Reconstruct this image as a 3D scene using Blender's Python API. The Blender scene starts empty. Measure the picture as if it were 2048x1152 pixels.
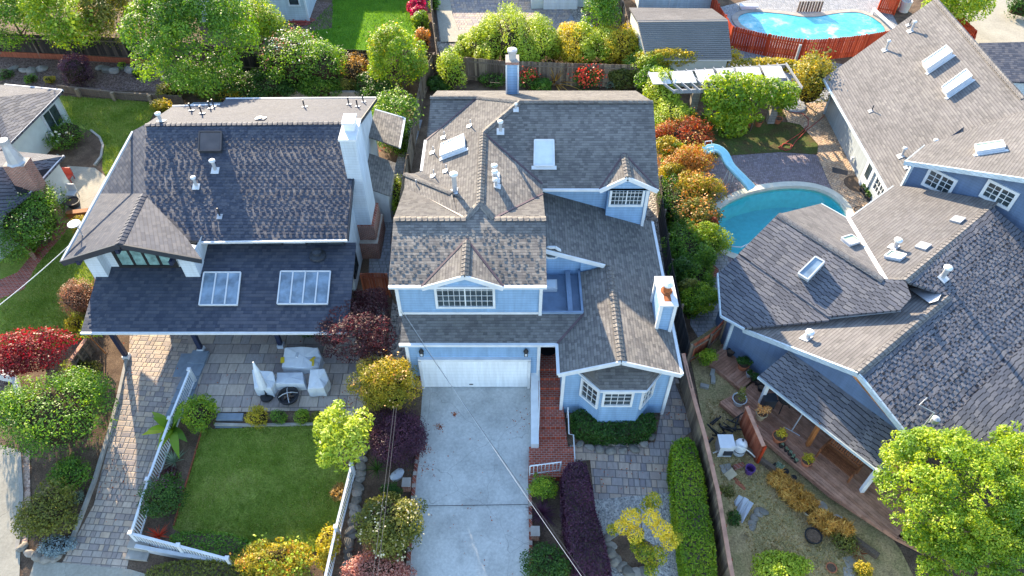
import bpy, bmesh, math, random
import numpy as np
from mathutils import Vector, Matrix
R = math.radians
scene = bpy.context.scene
COL = scene.collection

# ------------------------------------------------------------------ camera
CAM_H, PITCH, FPX = 28.4, 47.5, 1440.0
cam_d = bpy.data.cameras.new('camera'); cam = bpy.data.objects.new('camera', cam_d); COL.objects.link(cam)
cam.location = (0, 0, CAM_H); cam.rotation_euler = (R(90 - PITCH), 0, 0)
cam_d.sensor_width = 36; cam_d.lens = FPX / 2048 * 36
cam_d.clip_start = 0.5; cam_d.clip_end = 3000
scene.camera = cam
# ------------------------------------------------------------------ sky and sun
SUN_AZ, SUN_EL = -24.0, 20.4          # degrees: azimuth from +Y towards +X, elevation
world = bpy.data.worlds.new('World'); scene.world = world; world.use_nodes = True
wn = world.node_tree.nodes; wl = world.node_tree.links
bg = wn['Background']; sky = wn.new('ShaderNodeTexSky'); sky.sky_type = 'NISHITA'; sky.sun_disc = False
sky.sun_elevation = R(SUN_EL); sky.sun_rotation = R(SUN_AZ); sky.air_density = 1.0; sky.dust_density = 0.4; sky.ozone_density = 1.8
hs_ = wn.new('ShaderNodeHueSaturation'); hs_.inputs['Saturation'].default_value = 0.98; wl.new(sky.outputs[0], hs_.inputs['Color']); wl.new(hs_.outputs[0], bg.inputs[0]); bg.inputs[1].default_value = 0.15
sun_d = bpy.data.lights.new('sun', 'SUN'); sun = bpy.data.objects.new('sun', sun_d); COL.objects.link(sun)
sun_d.energy = 4.6; sun_d.angle = R(0.5); sun_d.color = (1.0, 0.83, 0.60)
sdir = Vector((math.sin(R(SUN_AZ)) * math.cos(R(SUN_EL)), math.cos(R(SUN_AZ)) * math.cos(R(SUN_EL)), math.sin(R(SUN_EL))))
sun.rotation_euler = sdir.to_track_quat('Z', 'Y').to_euler(); sun.location = (-20, 60, 40)
scene.view_settings.view_transform = 'Standard'; scene.view_settings.look = 'None'
scene.view_settings.exposure = 2.02; scene.view_settings.gamma = 1
scene.cycles.max_bounces = 8; scene.cycles.transparent_max_bounces = 12; scene.cycles.use_denoising = True

# ------------------------------------------------------------------ surveying: photo pixel -> point in the place
CP = Vector((0, 0, CAM_H)); _sp, _cp = math.sin(R(PITCH)), math.cos(R(PITCH))
SL, Y0 = 0.13, 20.0                    # the front gardens fall towards the street below Y0
def ray(u, v):
    a, b = (u - 1024) / FPX, -(v - 576) / FPX
    return Vector((a, b * _sp + _cp, b * _cp - _sp))
def P(u, v, z=0.0):
    d = ray(u, v); return CP + d * ((z - CAM_H) / d.z)
def PY(u, v, Y):
    d = ray(u, v); return CP + d * (Y / d.y)
def PX(u, v, X):
    d = ray(u, v); return CP + d * (X / d.x)
SR = 0.045                             # the yard right of the courtyard fence falls less
def right_yard(x, y): return x > 7.75 + (Y0 - y) * .235
def gz(x, y): return 0.0 if y >= Y0 else -(SR if right_yard(x, y) else SL) * (Y0 - y)
def G(u, v, off=0.0):
    p = P(u, v, off)
    if p.y < Y0:
        d = ray(u, v)
        for k in (SR, SL):
            p = CP + d * ((off - k * Y0 - CAM_H) / (d.z - k * d.y))
            if k == SL or right_yard(p.x, p.y): break
    return p
def ON(u, v, pl):
    n, c = pl; d = ray(u, v); return CP + d * ((c - n.dot(CP)) / n.dot(d))
def plane3(a, b, c):
    n = (b - a).cross(c - a).normalized()
    if n.z < 0: n = -n
    return (n, n.dot(a))
def planeY(y, z, s): return plane3(Vector((0, y, z)), Vector((1, y, z)), Vector((0, y + 1, z + s)))
def planeX(x, z, s): return plane3(Vector((x, 0, z)), Vector((x, 1, z)), Vector((x + 1, 0, z + s)))
def isect(a, b, c):
    m = Matrix((a[0], b[0], c[0])); return m.inverted() @ Vector((a[1], b[1], c[1]))
def zon(pl, x, y): n, c = pl; return (c - n.x * x - n.y * y) / n.z
def VX(x): return (Vector((1, 0, 0)), x)
def VY(y): return (Vector((0, 1, 0)), y)
def depth(p): return (p - CP).dot(ray(1024, 576).normalized())
def mpp(p): return depth(p) / FPX      # metres per photo pixel there

# ------------------------------------------------------------------ mesh building
ORG = {}
class MB:
    def __init__(s): s.v = []; s.f = []; s.uv = {}; s.tone = {}; s.t = None
    def poly(s, pts, uv=None):
        i = len(s.v); s.v += [tuple(p) for p in pts]; s.f.append(list(range(i, i + len(pts))))
        if uv: s.uv[len(s.f) - 1] = uv
        if s.t is not None: s.tone[len(s.f) - 1] = s.t
    def obox(s, c, ax, ay, az, sx, sy, sz):
        c = Vector(c); ax, ay, az = ax * (sx / 2), ay * (sy / 2), az * (sz / 2)
        k = [c + ax * i + ay * j + az * l for l in (-1, 1) for j in (-1, 1) for i in (-1, 1)]
        for q in ((0, 2, 3, 1), (4, 5, 7, 6), (0, 1, 5, 4), (2, 6, 7, 3), (0, 4, 6, 2), (1, 3, 7, 5)): s.poly([k[t] for t in q])
    def box(s, c, size, rz=0.0):
        a, b = math.cos(rz), math.sin(rz)
        s.obox(c, Vector((a, b, 0)), Vector((-b, a, 0)), Vector((0, 0, 1)), *size)
    def bar(s, a, b, w, h, up=Vector((0, 0, 1))):
        a, b = Vector(a), Vector(b); d = b - a; L = d.length
        if L < 1e-6: return
        d /= L
        if abs(d.dot(up)) > .98: up = Vector((0, 1, 0))
        sd = d.cross(up).normalized(); u2 = sd.cross(d)
        s.obox((a + b) / 2, d, sd, u2, L, w, h)
    def tube(s, pts, rad, n=6, cap=True):
        pts = [Vector(p) for p in pts]; rings = []
        rad = rad if hasattr(rad, '__len__') else [rad] * len(pts)
        for i, p in enumerate(pts):
            d = (pts[min(i + 1, len(pts) - 1)] - pts[max(i - 1, 0)]).normalized()
            up = Vector((0, 0, 1)) if abs(d.z) < .9 else Vector((0, 1, 0))
            a = d.cross(up).normalized(); b = a.cross(d)
            i0 = len(s.v)
            for k in range(n):
                t = 2 * math.pi * k / n; s.v.append(tuple(p + a * (math.cos(t) * rad[i]) + b * (math.sin(t) * rad[i])))
            rings.append(i0)
        def add(f):
            s.f.append(f)
            if s.t is not None: s.tone[len(s.f) - 1] = s.t
        for r0, r1 in zip(rings, rings[1:]):
            for k in range(n): add([r0 + k, r0 + (k + 1) % n, r1 + (k + 1) % n, r1 + k])
        if cap: add([rings[0] + k for k in range(n)][::-1]); add([rings[-1] + k for k in range(n)])
    def lathe(s, c, prof, n=16):
        c = Vector(c); rings = []
        for r, z in prof:
            i0 = len(s.v)
            for k in range(n):
                t = 2 * math.pi * k / n; s.v.append((c.x + r * math.cos(t), c.y + r * math.sin(t), c.z + z))
            rings.append(i0)
        for r0, r1 in zip(rings, rings[1:]):
            for k in range(n): s.f.append([r0 + k, r0 + (k + 1) % n, r1 + (k + 1) % n, r1 + k])
        s.f.append([rings[0] + k for k in range(n)][::-1]); s.f.append([rings[-1] + k for k in range(n)])
    def prism(s, pts, z0, z1=None):
        """vertical prism over xy points; z1 a number or None (z of the points)"""
        top = [Vector((p[0], p[1], p[2] if z1 is None else z1)) for p in pts]
        bot = [Vector((p[0], p[1], z0)) for p in pts]; n = len(pts)
        s.poly(top); s.poly(bot[::-1])
        for i in range(n): s.poly([bot[i], bot[(i + 1) % n], top[(i + 1) % n], top[i]])
    def slab(s, pts, th=.12):
        """roof sheet: top polygon with uv in metres, underside and edges"""
        pts = [Vector(p) for p in pts]; n = Vector((0, 0, 0))
        for i in range(len(pts)): n += (pts[i] - pts[0]).cross(pts[(i + 1) % len(pts)] - pts[0])
        n.normalize()
        if n.z < 0: pts = pts[::-1]; n = -n
        h = Vector((0, 0, 1)).cross(n)
        h = Vector((1, 0, 0)) if h.length < 1e-4 else h.normalized()
        up = n.cross(h)
        uv = [(p.dot(h), p.dot(up)) for p in pts]
        s.poly(pts, uv); bot = [p - Vector((0, 0, th)) for p in pts]; s.poly(bot[::-1])
        for i in range(len(pts)):
            j = (i + 1) % len(pts); s.poly([bot[i], bot[j], pts[j], pts[i]], [uv[i], uv[j], uv[j], uv[i]])
    def tabs(s, pl, px, row=.2, w=.36, frac=.5, lift=.02, seed=1, full=False):
        """thick laminated shingle tabs standing proud of a roof slope, inside the outline px (points on the slope)"""
        rng = random.Random(seed); n = pl[0]; h = Vector((0, 0, 1)).cross(n).normalized(); up = n.cross(h)
        q = [(p.dot(h), p.dot(up)) for p in px]; o = px[0] - h * q[0][0] - up * q[0][1]
        def inside(x, y):
            c = False
            for (x0, y0), (x1, y1) in zip(q, q[1:] + q[:1]):
                if (y0 > y) != (y1 > y) and x < (x1 - x0) * (y - y0) / (y1 - y0) + x0: c = not c
            return c
        v0, v1 = min(b for a, b in q), max(b for a, b in q); u0, u1 = min(a for a, b in q), max(a for a, b in q); ln = row * (1.05 if full else .66)
        for r in range(int((v1 - v0) / row)):
            v = v0 + r * row; u = u0 + ((r % 2) * w if not full else rng.random() * w) + rng.uniform(-.25, .25) * w
            while u < u1:
                ww = w if full else w * rng.uniform(.75, 1.1); k = lift * rng.uniform(.8, 1.2)
                if rng.random() < frac and inside(u + .02, v + .02) and inside(u + ww, v + row):
                    a = o + h * u + up * v + n * .004; b = o + h * (u + ww) + up * v + n * .004; l = n * k; d = up * ln
                    uv = [(u, v + .08), (u + ww, v + .08), (u + ww, v + .1), (u, v + .1)]
                    s.poly([a + l, b + l, b + d + n * .003, a + d + n * .003], uv); s.poly([a, b, b + l, a + l]); s.poly([a, a + l, a + d]); s.poly([b, b + d, b + l])
                u += w * (1 if full else rng.uniform(1.85, 2.2))
    def caps(s, a, b, w=.17, step=.22, pitch=.4, lift=.035):
        """overlapping ridge or hip cap shingles"""
        a, b = Vector(a), Vector(b); d = b - a; L = d.length; d /= L
        sd = d.cross(Vector((0, 0, 1))).normalized(); up = sd.cross(d)
        n = max(1, int(L / step))
        for i in range(n):
            p = a + d * (L * i / n); q = a + d * (L * (i + 1) / n + .03)
            l0, l1 = up * (lift + .0), up * (lift + .028); dn = up * (w * pitch)
            for t in (-1, 1): s.poly([p + l0, q + l1, q + l1 + sd * (t * w) - dn, p + l0 + sd * (t * w) - dn], [(i * .31, 0), (i * .31 + .05, .1), (i * .31 + .05, .25), (i * .31, .25)])
            s.poly([q + l1, q + l1 + sd * w - dn, q + sd * w * .9 - dn * 1.3, q - sd * w * .9 - dn * 1.3, q + l1 - sd * w - dn])
    def build(s, name, mat, parent=None, loc=None, smooth=False):
        o = None
        if parent is not None: org = ORG[parent.name]
        else: org = Vector(loc) if loc is not None else Vector((0, 0, 0))
        me = bpy.data.meshes.new(name)
        va = np.array(s.v, dtype=np.float64).reshape(-1, 3) - np.array(org)
        me.from_pydata(va.tolist(), [], s.f)
        if s.uv:
            uvl = me.uv_layers.new(name='UVMap'); arr = np.zeros((len(me.loops), 2), dtype=np.float32)
            for fi, uv in s.uv.items():
                ls = me.polygons[fi].loop_start
                for k, c in enumerate(uv): arr[ls + k] = c
            uvl.data.foreach_set('uv', arr.ravel())
        if s.tone:
            at = me.attributes.new('tone', 'FLOAT', 'FACE'); arr = np.full(len(me.polygons), .5, dtype=np.float32)
            for fi, t in s.tone.items(): arr[fi] = t
            at.data.foreach_set('value', arr)
        me.update()
        if smooth: me.polygons.foreach_set('use_smooth', [True] * len(me.polygons))
        me.materials.append(mat)
        o = bpy.data.objects.new(name, me); COL.objects.link(o)
        if parent is not None: o.parent = parent
        else: o.location = org
        ORG[o.name] = org
        return o
def link(name, me, parent=None, loc=(0, 0, 0)):
    o = bpy.data.objects.new(name, me); COL.objects.link(o)
    if parent is not None: o.parent = parent; ORG[o.name] = ORG[parent.name]
    else: o.location = loc; ORG[o.name] = Vector(loc)
    return o
def tag(o, label=None, cat=None, group=None, kind=None):
    if label: o['label'] = label
    if cat: o['category'] = cat
    if group: o['group'] = group
    if kind: o['kind'] = kind
    return o
def thing(name, label, cat, loc, group=None):
    o = bpy.data.objects.new(name, None); COL.objects.link(o); o.empty_display_size = .3
    o.location = loc; ORG[o.name] = Vector(loc)
    return tag(o, label, cat, group)
def dup(root, loc, label=None, rz=0.0, group=None):
    r = root.copy(); COL.objects.link(r); r.location = loc; r.rotation_euler = (0, 0, rz); ORG[r.name] = Vector(loc)
    if label: r['label'] = label
    if group: r['group'] = group
    for ch in list(root.children):
        c = ch.copy(); COL.objects.link(c); c.parent = r
        for g in list(ch.children):
            d = g.copy(); COL.objects.link(d); d.parent = c
    return r
UP = Vector((0, 0, 1))

# ------------------------------------------------------------------ materials
class NT:
    def __init__(s, name, rough=.8, spec=.3):
        s.m = bpy.data.materials.new(name); s.m.use_nodes = True; s.t = s.m.node_tree; s.b = s.t.nodes['Principled BSDF']
        s.b.inputs['Roughness'].default_value = rough; s.b.inputs['Specular IOR Level'].default_value = spec
    def n(s, typ, **kw):
        x = s.t.nodes.new('ShaderNode' + typ)
        for k, v in kw.items(): setattr(x, k, v)
        return x
    def l(s, a, b): s.t.links.new(a, b)
    def val(s, sock, v):
        if hasattr(v, 'is_linked') or hasattr(v, 'links'): s.l(v, sock)
        else: sock.default_value = v
    def math(s, op, a, b=None, c=None):
        x = s.n('Math', operation=op); s.val(x.inputs[0], a)
        if b is not None: s.val(x.inputs[1], b)
        if c is not None: s.val(x.inputs[2], c)
        return x.outputs[0]
    def coord(s, which='Object', scale=None, rot=None):
        c = s.n('TexCoord').outputs[which]
        if scale or rot:
            m = s.n('Mapping'); s.l(c, m.inputs[0])
            if scale: m.inputs['Scale'].default_value = scale
            if rot: m.inputs['Rotation'].default_value = rot
            c = m.outputs[0]
        return c
    def noise(s, co, scale, detail=3, rough=.6):
        x = s.n('TexNoise'); s.l(co, x.inputs['Vector']); x.inputs['Scale'].default_value = scale; x.inputs['Detail'].default_value = detail; x.inputs['Roughness'].default_value = rough
        return x.outputs['Fac']
    def ramp(s, fac, stops, interp='LINEAR'):
        x = s.n('ValToRGB'); s.l(fac, x.inputs[0]); e = x.color_ramp.elements; x.color_ramp.interpolation = interp
        for i, (p, c) in enumerate(stops):
            el = e[i] if i < 2 else e.new(p)
            el.position = p; el.color = (c[0], c[1], c[2], 1)
        return x.outputs[0]
    def mix(s, fac, a, b, mode='MIX'):
        x = s.n('MixRGB', blend_type=mode); s.val(x.inputs[0], fac)
        for i, q in ((1, a), (2, b)):
            if isinstance(q, tuple): x.inputs[i].default_value = (q[0], q[1], q[2], 1)
            else: s.l(q, x.inputs[i])
        return x.outputs[0]
    def bump(s, h, strength=.5, dist=.02):
        x = s.n('Bump'); s.l(h, x.inputs['Height']); x.inputs['Strength'].default_value = strength; x.inputs['Distance'].default_value = dist
        s.l(x.outputs[0], s.b.inputs['Normal']); return x
    def col(s, c):
        if isinstance(c, tuple): s.b.inputs['Base Color'].default_value = (c[0], c[1], c[2], 1)
        else: s.l(c, s.b.inputs['Base Color'])
        return s
def hexc(h, k=1.0):
    """sRGB hex -> linear"""
    o = []
    for i in (0, 2, 4):
        c = int(h[i:i + 2], 16) / 255; o.append((c / 12.92 if c <= .04045 else ((c + .055) / 1.055) ** 2.4) * k)
    return tuple(o)
def m_plain(name, c, rough=.6, var=.12, scale=3.0, spec=.3, bump=0.0, metal=0.0):
    t = NT(name, rough, spec); co = t.coord('Object'); n = t.noise(co, scale, 5)
    d = tuple(x * (1 - var) for x in c); l = tuple(min(1, x * (1 + var)) for x in c)
    t.col(t.ramp(n, [(.3, d), (.7, l)])); t.b.inputs['Metallic'].default_value = metal
    if bump: t.bump(t.noise(co, scale * 8, 4), bump, .02)
    return t.m
def m_tone(name, cols, rough=.7, grain=None, spec=.25, bump=0.0):
    """colour by the 'tone' attribute of each face (boards, stones, leaves)"""
    t = NT(name, rough, spec); a = t.n('Attribute'); a.attribute_name = 'tone'
    k = len(cols); base = t.ramp(a.outputs['Fac'], [(i / (k - 1), c) for i, c in enumerate(cols)])
    if grain:
        co = t.coord('Object', scale=grain); n = t.noise(co, 1.0, 5)
        base = t.mix(1.0, base, t.ramp(n, [(.25, (.55, .55, .55)), (.7, (1.15, 1.15, 1.15))]), 'MULTIPLY')
        if bump: t.bump(n, bump, .02)
    t.col(base); return t.m
def m_shingle(name, cols, row=.135, w=.19, tab=.5, bump=1.0, gap=.25, zig=0.0, dist=.03, blot=.14, rough=.85, spec=.1):
    t = NT(name, rough, spec); uv = t.n('UVMap').outputs[0]; sp = t.n('SeparateXYZ'); t.l(uv, sp.inputs[0])
    u, v = sp.outputs[0], sp.outputs[1]
    def cellnoise(a, b):
        c = t.n('CombineXYZ'); t.val(c.inputs[0], a); t.val(c.inputs[1], b); wv = t.n('TexWhiteNoise', noise_dimensions='2D'); t.l(c.outputs[0], wv.inputs['Vector']); return wv.outputs['Value']
    if zig:
        ck = t.math('FLOOR', t.math('DIVIDE', u, w * .5)); jit = t.math('MULTIPLY', cellnoise(ck, 3.7), zig * row)
        v = t.math('ADD', v, jit)
    vr = t.math('DIVIDE', v, row); rowi = t.math('FLOOR', vr); fv = t.math('FRACT', vr)
    off = t.math('MULTIPLY', cellnoise(rowi, 11.3), 5.0)
    ur = t.math('ADD', t.math('DIVIDE', u, w), off); coli = t.math('FLOOR', ur); fu = t.math('FRACT', ur)
    r = cellnoise(coli, rowi)
    c = t.ramp(r, [(i / (len(cols) - 1), q) for i, q in enumerate(cols)])
    big = t.noise(t.coord('Object'), .45, 3); c = t.mix(1.0, c, t.ramp(big, [(.3, (1 - blot,) * 3), (.7, (1 + blot,) * 3)]), 'MULTIPLY')
    gran = t.noise(t.coord('Object'), 30, 2); c = t.mix(1.0, c, t.ramp(gran, [(.3, (.86,) * 3), (.7, (1.14,) * 3)]), 'MULTIPLY')
    edge = t.math('LESS_THAN', fv, gap); gapm = t.math('MULTIPLY', edge, .5)
    if zig: c = t.mix(t.math('MULTIPLY', edge, .88), c, (.010, .010, .012))
    else: c = t.mix(t.math('MULTIPLY', edge, .35), c, (.02, .02, .022))
    t.col(c)
    hgt = t.math('SUBTRACT', 1.0, fv)
    tabm = t.math('MULTIPLY', t.math('GREATER_THAN', r, .5), tab)
    h = t.math('ADD', t.math('MULTIPLY', hgt, t.math('ADD', 1.0, tabm)), t.math('MULTIPLY', tabm, .6))
    t.bump(h, bump, dist); return t.m
def m_siding(name, c, row=.16, var=.1, line=.5):
    t = NT(name, .55, .3); co = t.coord('Object'); sp = t.n('SeparateXYZ'); t.l(co, sp.inputs[0])
    f = t.math('FRACT', t.math('DIVIDE', sp.outputs[2], row)); n = t.noise(co, 1.2, 5)
    base = t.ramp(n, [(.3, tuple(x * (1 - var) for x in c)), (.7, tuple(x * (1 + var) for x in c))])
    st = t.noise(t.coord('Object', scale=(3, 3, .25)), 1.6, 5, .7); base = t.mix(1.0, base, t.ramp(st, [(.3, (.84, .84, .83)), (.65, (1.06,) * 3)]), 'MULTIPLY')
    e = t.math('LESS_THAN', f, .1)
    t.col(t.mix(t.math('MULTIPLY', e, line), base, tuple(x * .35 for x in c)))
    t.bump(t.math('SUBTRACT', 1.0, f), .6, .02); return t.m
def m_brick(name, c1, c2, mortar, bw=.2, bh=.07, axis='Z', ms=.012, rough=.85, swap=False):
    """axis Z: walls (x+y, z); axis P: paving (x, y)"""
    t = NT(name, rough, .2); co = t.coord('Object'); sp = t.n('SeparateXYZ'); t.l(co, sp.inputs[0]); cb = t.n('CombineXYZ')
    if axis == 'Z': t.l(t.math('ADD', sp.outputs[0], sp.outputs[1]), cb.inputs[0]); t.l(sp.outputs[2], cb.inputs[1])
    elif swap: t.l(sp.outputs[1], cb.inputs[0]); t.l(sp.outputs[0], cb.inputs[1])
    else: t.l(sp.outputs[0], cb.inputs[0]); t.l(sp.outputs[1], cb.inputs[1])
    b = t.n('TexBrick'); t.l(cb.outputs[0], b.inputs['Vector']); b.inputs['Scale'].default_value = 1.0
    b.inputs['Brick Width'].default_value = bw; b.inputs['Row Height'].default_value = bh; b.inputs['Mortar Size'].default_value = ms
    b.inputs['Color1'].default_value = (*c1, 1); b.inputs['Color2'].default_value = (*c2, 1); b.inputs['Mortar'].default_value = (*mortar, 1)
    n = t.noise(co, 2.2, 5); t.col(t.mix(1.0, b.outputs['Color'], t.ramp(n, [(.25, (.72,) * 3), (.75, (1.22,) * 3)]), 'MULTIPLY'))
    t.bump(t.math('SUBTRACT', 1.0, b.outputs['Fac']), .5, .015); return t.m
def m_paver(name, cols, w=.6, h=.42, rot=0.0, mortar=(.11, .105, .10)):
    """mixed sized paving stones, several colours"""
    t = NT(name, .8, .25); co = t.coord('Object', rot=(0, 0, rot)); sp = t.n('SeparateXYZ'); t.l(co, sp.inputs[0])
    x, y = sp.outputs[0], sp.outputs[1]
    def cn(a, b, k):
        c = t.n('CombineXYZ'); t.val(c.inputs[0], a); t.val(c.inputs[1], b); c.inputs[2].default_value = k
        q = t.n('TexWhiteNoise', noise_dimensions='3D'); t.l(c.outputs[0], q.inputs['Vector']); return q.outputs['Value']
    yr = t.math('DIVIDE', y, h); ri = t.math('FLOOR', yr); fy = t.math('FRACT', yr)
    xr = t.math('ADD', t.math('DIVIDE', x, w), t.math('MULTIPLY', cn(ri, 0.0, 1.0), 3.0)); ci = t.math('FLOOR', xr); fx = t.math('FRACT', xr)
    split = t.math('GREATER_THAN', cn(ci, ri, 5.0), .55)      # some stones are two halves
    sub = t.math('MULTIPLY', split, t.math('GREATER_THAN', fx, .5))
    r = cn(t.math('ADD', ci, t.math('MULTIPLY', sub, .37)), ri, 9.0)
    c = t.ramp(r, [(i / (len(cols) - 1), q) for i, q in enumerate(cols)])
    streak = t.noise(t.coord('Object', scale=(6, 2, 1), rot=(0, 0, rot)), 1.5, 4); c = t.mix(1.0, c, t.ramp(streak, [(.3, (.85,) * 3), (.7, (1.15,) * 3)]), 'MULTIPLY')
    dx = t.math('MULTIPLY', t.math('MINIMUM', fx, t.math('SUBTRACT', 1.0, fx)), w)
    dxs = t.math('ADD', t.math('MULTIPLY', t.math('ABSOLUTE', t.math('SUBTRACT', fx, .5)), w), t.math('MULTIPLY', t.math('SUBTRACT', 1.0, split), 9.0))
    dy = t.math('MULTIPLY', t.math('MINIMUM', fy, t.math('SUBTRACT', 1.0, fy)), h)
    d = t.math('MINIMUM', t.math('MINIMUM', dx, dxs), dy); g = t.math('LESS_THAN', d, .014)
    t.col(t.mix(t.math('MULTIPLY', g, .7), c, mortar)); t.bump(t.math('MINIMUM', d, .03), .8, 1.0); return t.m
def m_ground(name, cols, scale=1.5, fine=25.0, bump=.6, rough=.95, dist=.05, stretch=None):
    t = NT(name, rough, .1); co = t.coord('Object', scale=stretch) if stretch else t.coord('Object'); n = t.noise(co, scale, 6, .65)
    c = t.ramp(n, [(.28 + .44 * i / (len(cols) - 1), q) for i, q in enumerate(cols)])
    f = t.noise(co, fine, 3, .7); c = t.mix(1.0, c, t.ramp(f, [(.3, (.6,) * 3), (.7, (1.4,) * 3)]), 'MULTIPLY')
    t.col(c); t.bump(f, bump, dist); return t.m
def m_gravel(name, cols, size=.06, bump=.9):
    t = NT(name, .9, .15); co = t.coord('Object'); v = t.n('TexVoronoi'); t.l(co, v.inputs['Vector']); v.inputs['Scale'].default_value = 1 / size
    sp = t.n('SeparateColor'); t.l(v.outputs['Color'], sp.inputs[0])
    c = t.ramp(sp.outputs[0], [(i / (len(cols) - 1), q) for i, q in enumerate(cols)])
    n = t.noise(co, .8, 4); c = t.mix(1.0, c, t.ramp(n, [(.3, (.8,) * 3), (.7, (1.15,) * 3)]), 'MULTIPLY')
    t.col(c); t.bump(t.math('SUBTRACT', 1.0, v.outputs['Distance']), bump, size * .7); return t.m
def m_concrete(name, c, stain=.35, cracks=True):
    t = NT(name, .85, .2); co = t.coord('Object'); n = t.noise(co, .55, 7, .7); n2 = t.noise(co, 9, 5, .7)
    base = t.ramp(n, [(.3, tuple(x * (1 - stain) for x in c)), (.55, c), (.8, tuple(x * 1.15 for x in c))])
    base = t.mix(1.0, base, t.ramp(n2, [(.3, (.8,) * 3), (.7, (1.12,) * 3)]), 'MULTIPLY')
    spk = t.noise(co, 3.1, 8, .8); base = t.mix(t.ramp(spk, [(.6, (0, 0, 0)), (.72, (.55,) * 3)]), base, tuple(x * .45 for x in c))
    if cracks:
        wv = t.n('TexNoise'); t.l(co, wv.inputs['Vector']); wv.inputs['Scale'].default_value = 1.3
        mx = t.n('MixRGB', blend_type='ADD'); mx.inputs[0].default_value = .5; t.l(co, mx.inputs[1]); t.l(wv.outputs['Color'], mx.inputs[2])
        v = t.n('TexVoronoi', feature='DISTANCE_TO_EDGE'); t.l(mx.outputs[0], v.inputs['Vector']); v.inputs['Scale'].default_value = .28
        cr = t.math('LESS_THAN', v.outputs['Distance'], .0022); base = t.mix(t.math('MULTIPLY', cr, .4), base, tuple(x * .3 for x in c))
    t.col(base); t.bump(n2, .25, .01); return t.m
def m_leaf(name, cols, trans=.35, rough=.5, spec=.35):
    t = NT(name, rough, spec); a = t.n('Attribute'); a.attribute_name = 'tone'
    c = t.ramp(a.outputs['Fac'], [(i / (len(cols) - 1), q) for i, q in enumerate(cols)]); t.col(c)
    tr = t.n('BsdfTranslucent'); hs = t.n('HueSaturation'); hs.inputs['Hue'].default_value = .485; hs.inputs['Value'].default_value = 1.5; hs.inputs['Saturation'].default_value = 1.2; t.l(c, hs.inputs['Color']); t.l(hs.outputs[0], tr.inputs[0])
    ms = t.n('MixShader'); ms.inputs[0].default_value = trans; t.l(t.b.outputs[0], ms.inputs[1]); t.l(tr.outputs[0], ms.inputs[2])
    t.l(ms.outputs[0], t.t.nodes['Material Output'].inputs[0]); return t.m
def m_glass(name, c=(.02, .03, .035), rough=.05):
    t = NT(name, rough, .8); co = t.coord('Object'); n = t.noise(co, 1.3, 3); t.col(t.ramp(n, [(.35, c), (.65, tuple(x * 2.2 + .01 for x in c))])); return t.m

M = {}
M['white'] = m_plain('white_paint', (.62, .635, .65), .55, .1, 2)
M['smoked'] = m_plain('smoked_dome', (.07, .055, .05), .12, .3, 1.5, .7)
M['offwhite'] = m_plain('offwhite_paint', (.56, .57, .58), .6, .08)
M['metal'] = m_plain('galvanised_metal', (.42, .43, .45), .4, .12, metal=.3)
M['black'] = m_plain('black_iron', (.018, .018, .02), .5, .2)
M['dark'] = m_plain('dark_trim', (.035, .04, .05), .5, .15)
M['navy'] = m_plain('navy_paint', (.02, .026, .055), .5, .1)
M['siding'] = m_siding('blue_grey_siding', hexc('84a3c3'))
M['siding_pale'] = m_siding('pale_siding', hexc('b9c6cd'))
M['siding_white'] = m_siding('white_siding', (.52, .57, .62), line=.3)
M['siding_navy'] = m_siding('slate_blue_siding', hexc('5f7390'), line=.3)
M['siding_grey'] = m_siding('grey_siding', hexc('9aa2a6'), line=.3)
M['stucco'] = m_plain('stucco', hexc('c9d0cc'), .9, .07, 2, .1, .3)
M['sh_main'] = m_shingle('weathered_shingles', [hexc(h) for h in ('625f5c', '6e6a67', '79756f', '827d77', '686461')], tab=.35, gap=.2)
M['sh_dark'] = m_shingle('charcoal_shingles', [hexc(h) for h in ('3a3f4c', '484c57', '56575e')], row=.18, w=.22, tab=.5, gap=.22, dist=.03, blot=.1, rough=.75, spec=.2)
M['sh_zig'] = m_shingle('shake_shingles', [hexc(h) for h in ('57585e', '62636a', '6c6c70')], row=.21, w=.36, tab=.5, gap=.18, zig=.5, blot=.1, rough=.8, spec=.12)
M['sh_lit'] = m_shingle('sunlit_shingles', [hexc(h) for h in ('6d6a68', '787472', '827e7a')], row=.15, w=.32, tab=.3, gap=.3, rough=.85, spec=.1)  # same roofing as the shakes, coloured lighter for its sunlit slopes
M['sh_shed'] = m_shingle('ribbed_shingles', [hexc(h) for h in ('858380', '93908c', '9d9a95')], row=.2, w=.4, tab=.3, gap=.3, blot=.1)
M['flash'] = m_plain('valley_flashing', hexc('5a4a4e'), .5, .2)
M['membrane'] = m_plain('roof_membrane', hexc('74869c'), .6, .2, 1.5)
M['glass'] = m_glass('window_glass')
M['skyglass'] = m_glass('skylight_glass', (.10, .14, .18), .12)
M['dome'] = m_plain('skylight_dome', (.62, .66, .70), .25, .06, spec=.5)
M['greenglass'] = m_plain('green_skylight', hexc('9db295'), .25, .1, spec=.5)
M['curtain'] = m_plain('teal_curtain', hexc('6f8d8b'), .4, .5, 4, .5)
M['brick'] = m_brick('red_brick', hexc('9b5a48'), hexc('7a4438'), hexc('a39a90'))
M['brickpave'] = m_brick('brick_steps', hexc('b0553f'), hexc('8f4433'), hexc('a08f85'), .22, .11, 'P')
M['concrete'] = m_concrete('driveway_concrete', hexc('bdbdb8'))
M['sidewalk'] = m_concrete('sidewalk_concrete', hexc('a09a8c'), .2)
M['asphalt'] = m_ground('asphalt', [(.04, .04, .042), (.055, .055, .056), (.07, .068, .066)], .8, 30, .3)
M['curb'] = m_plain('concrete_kerb', hexc('9b968d'), .9, .2, 2, .2, .3)
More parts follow.
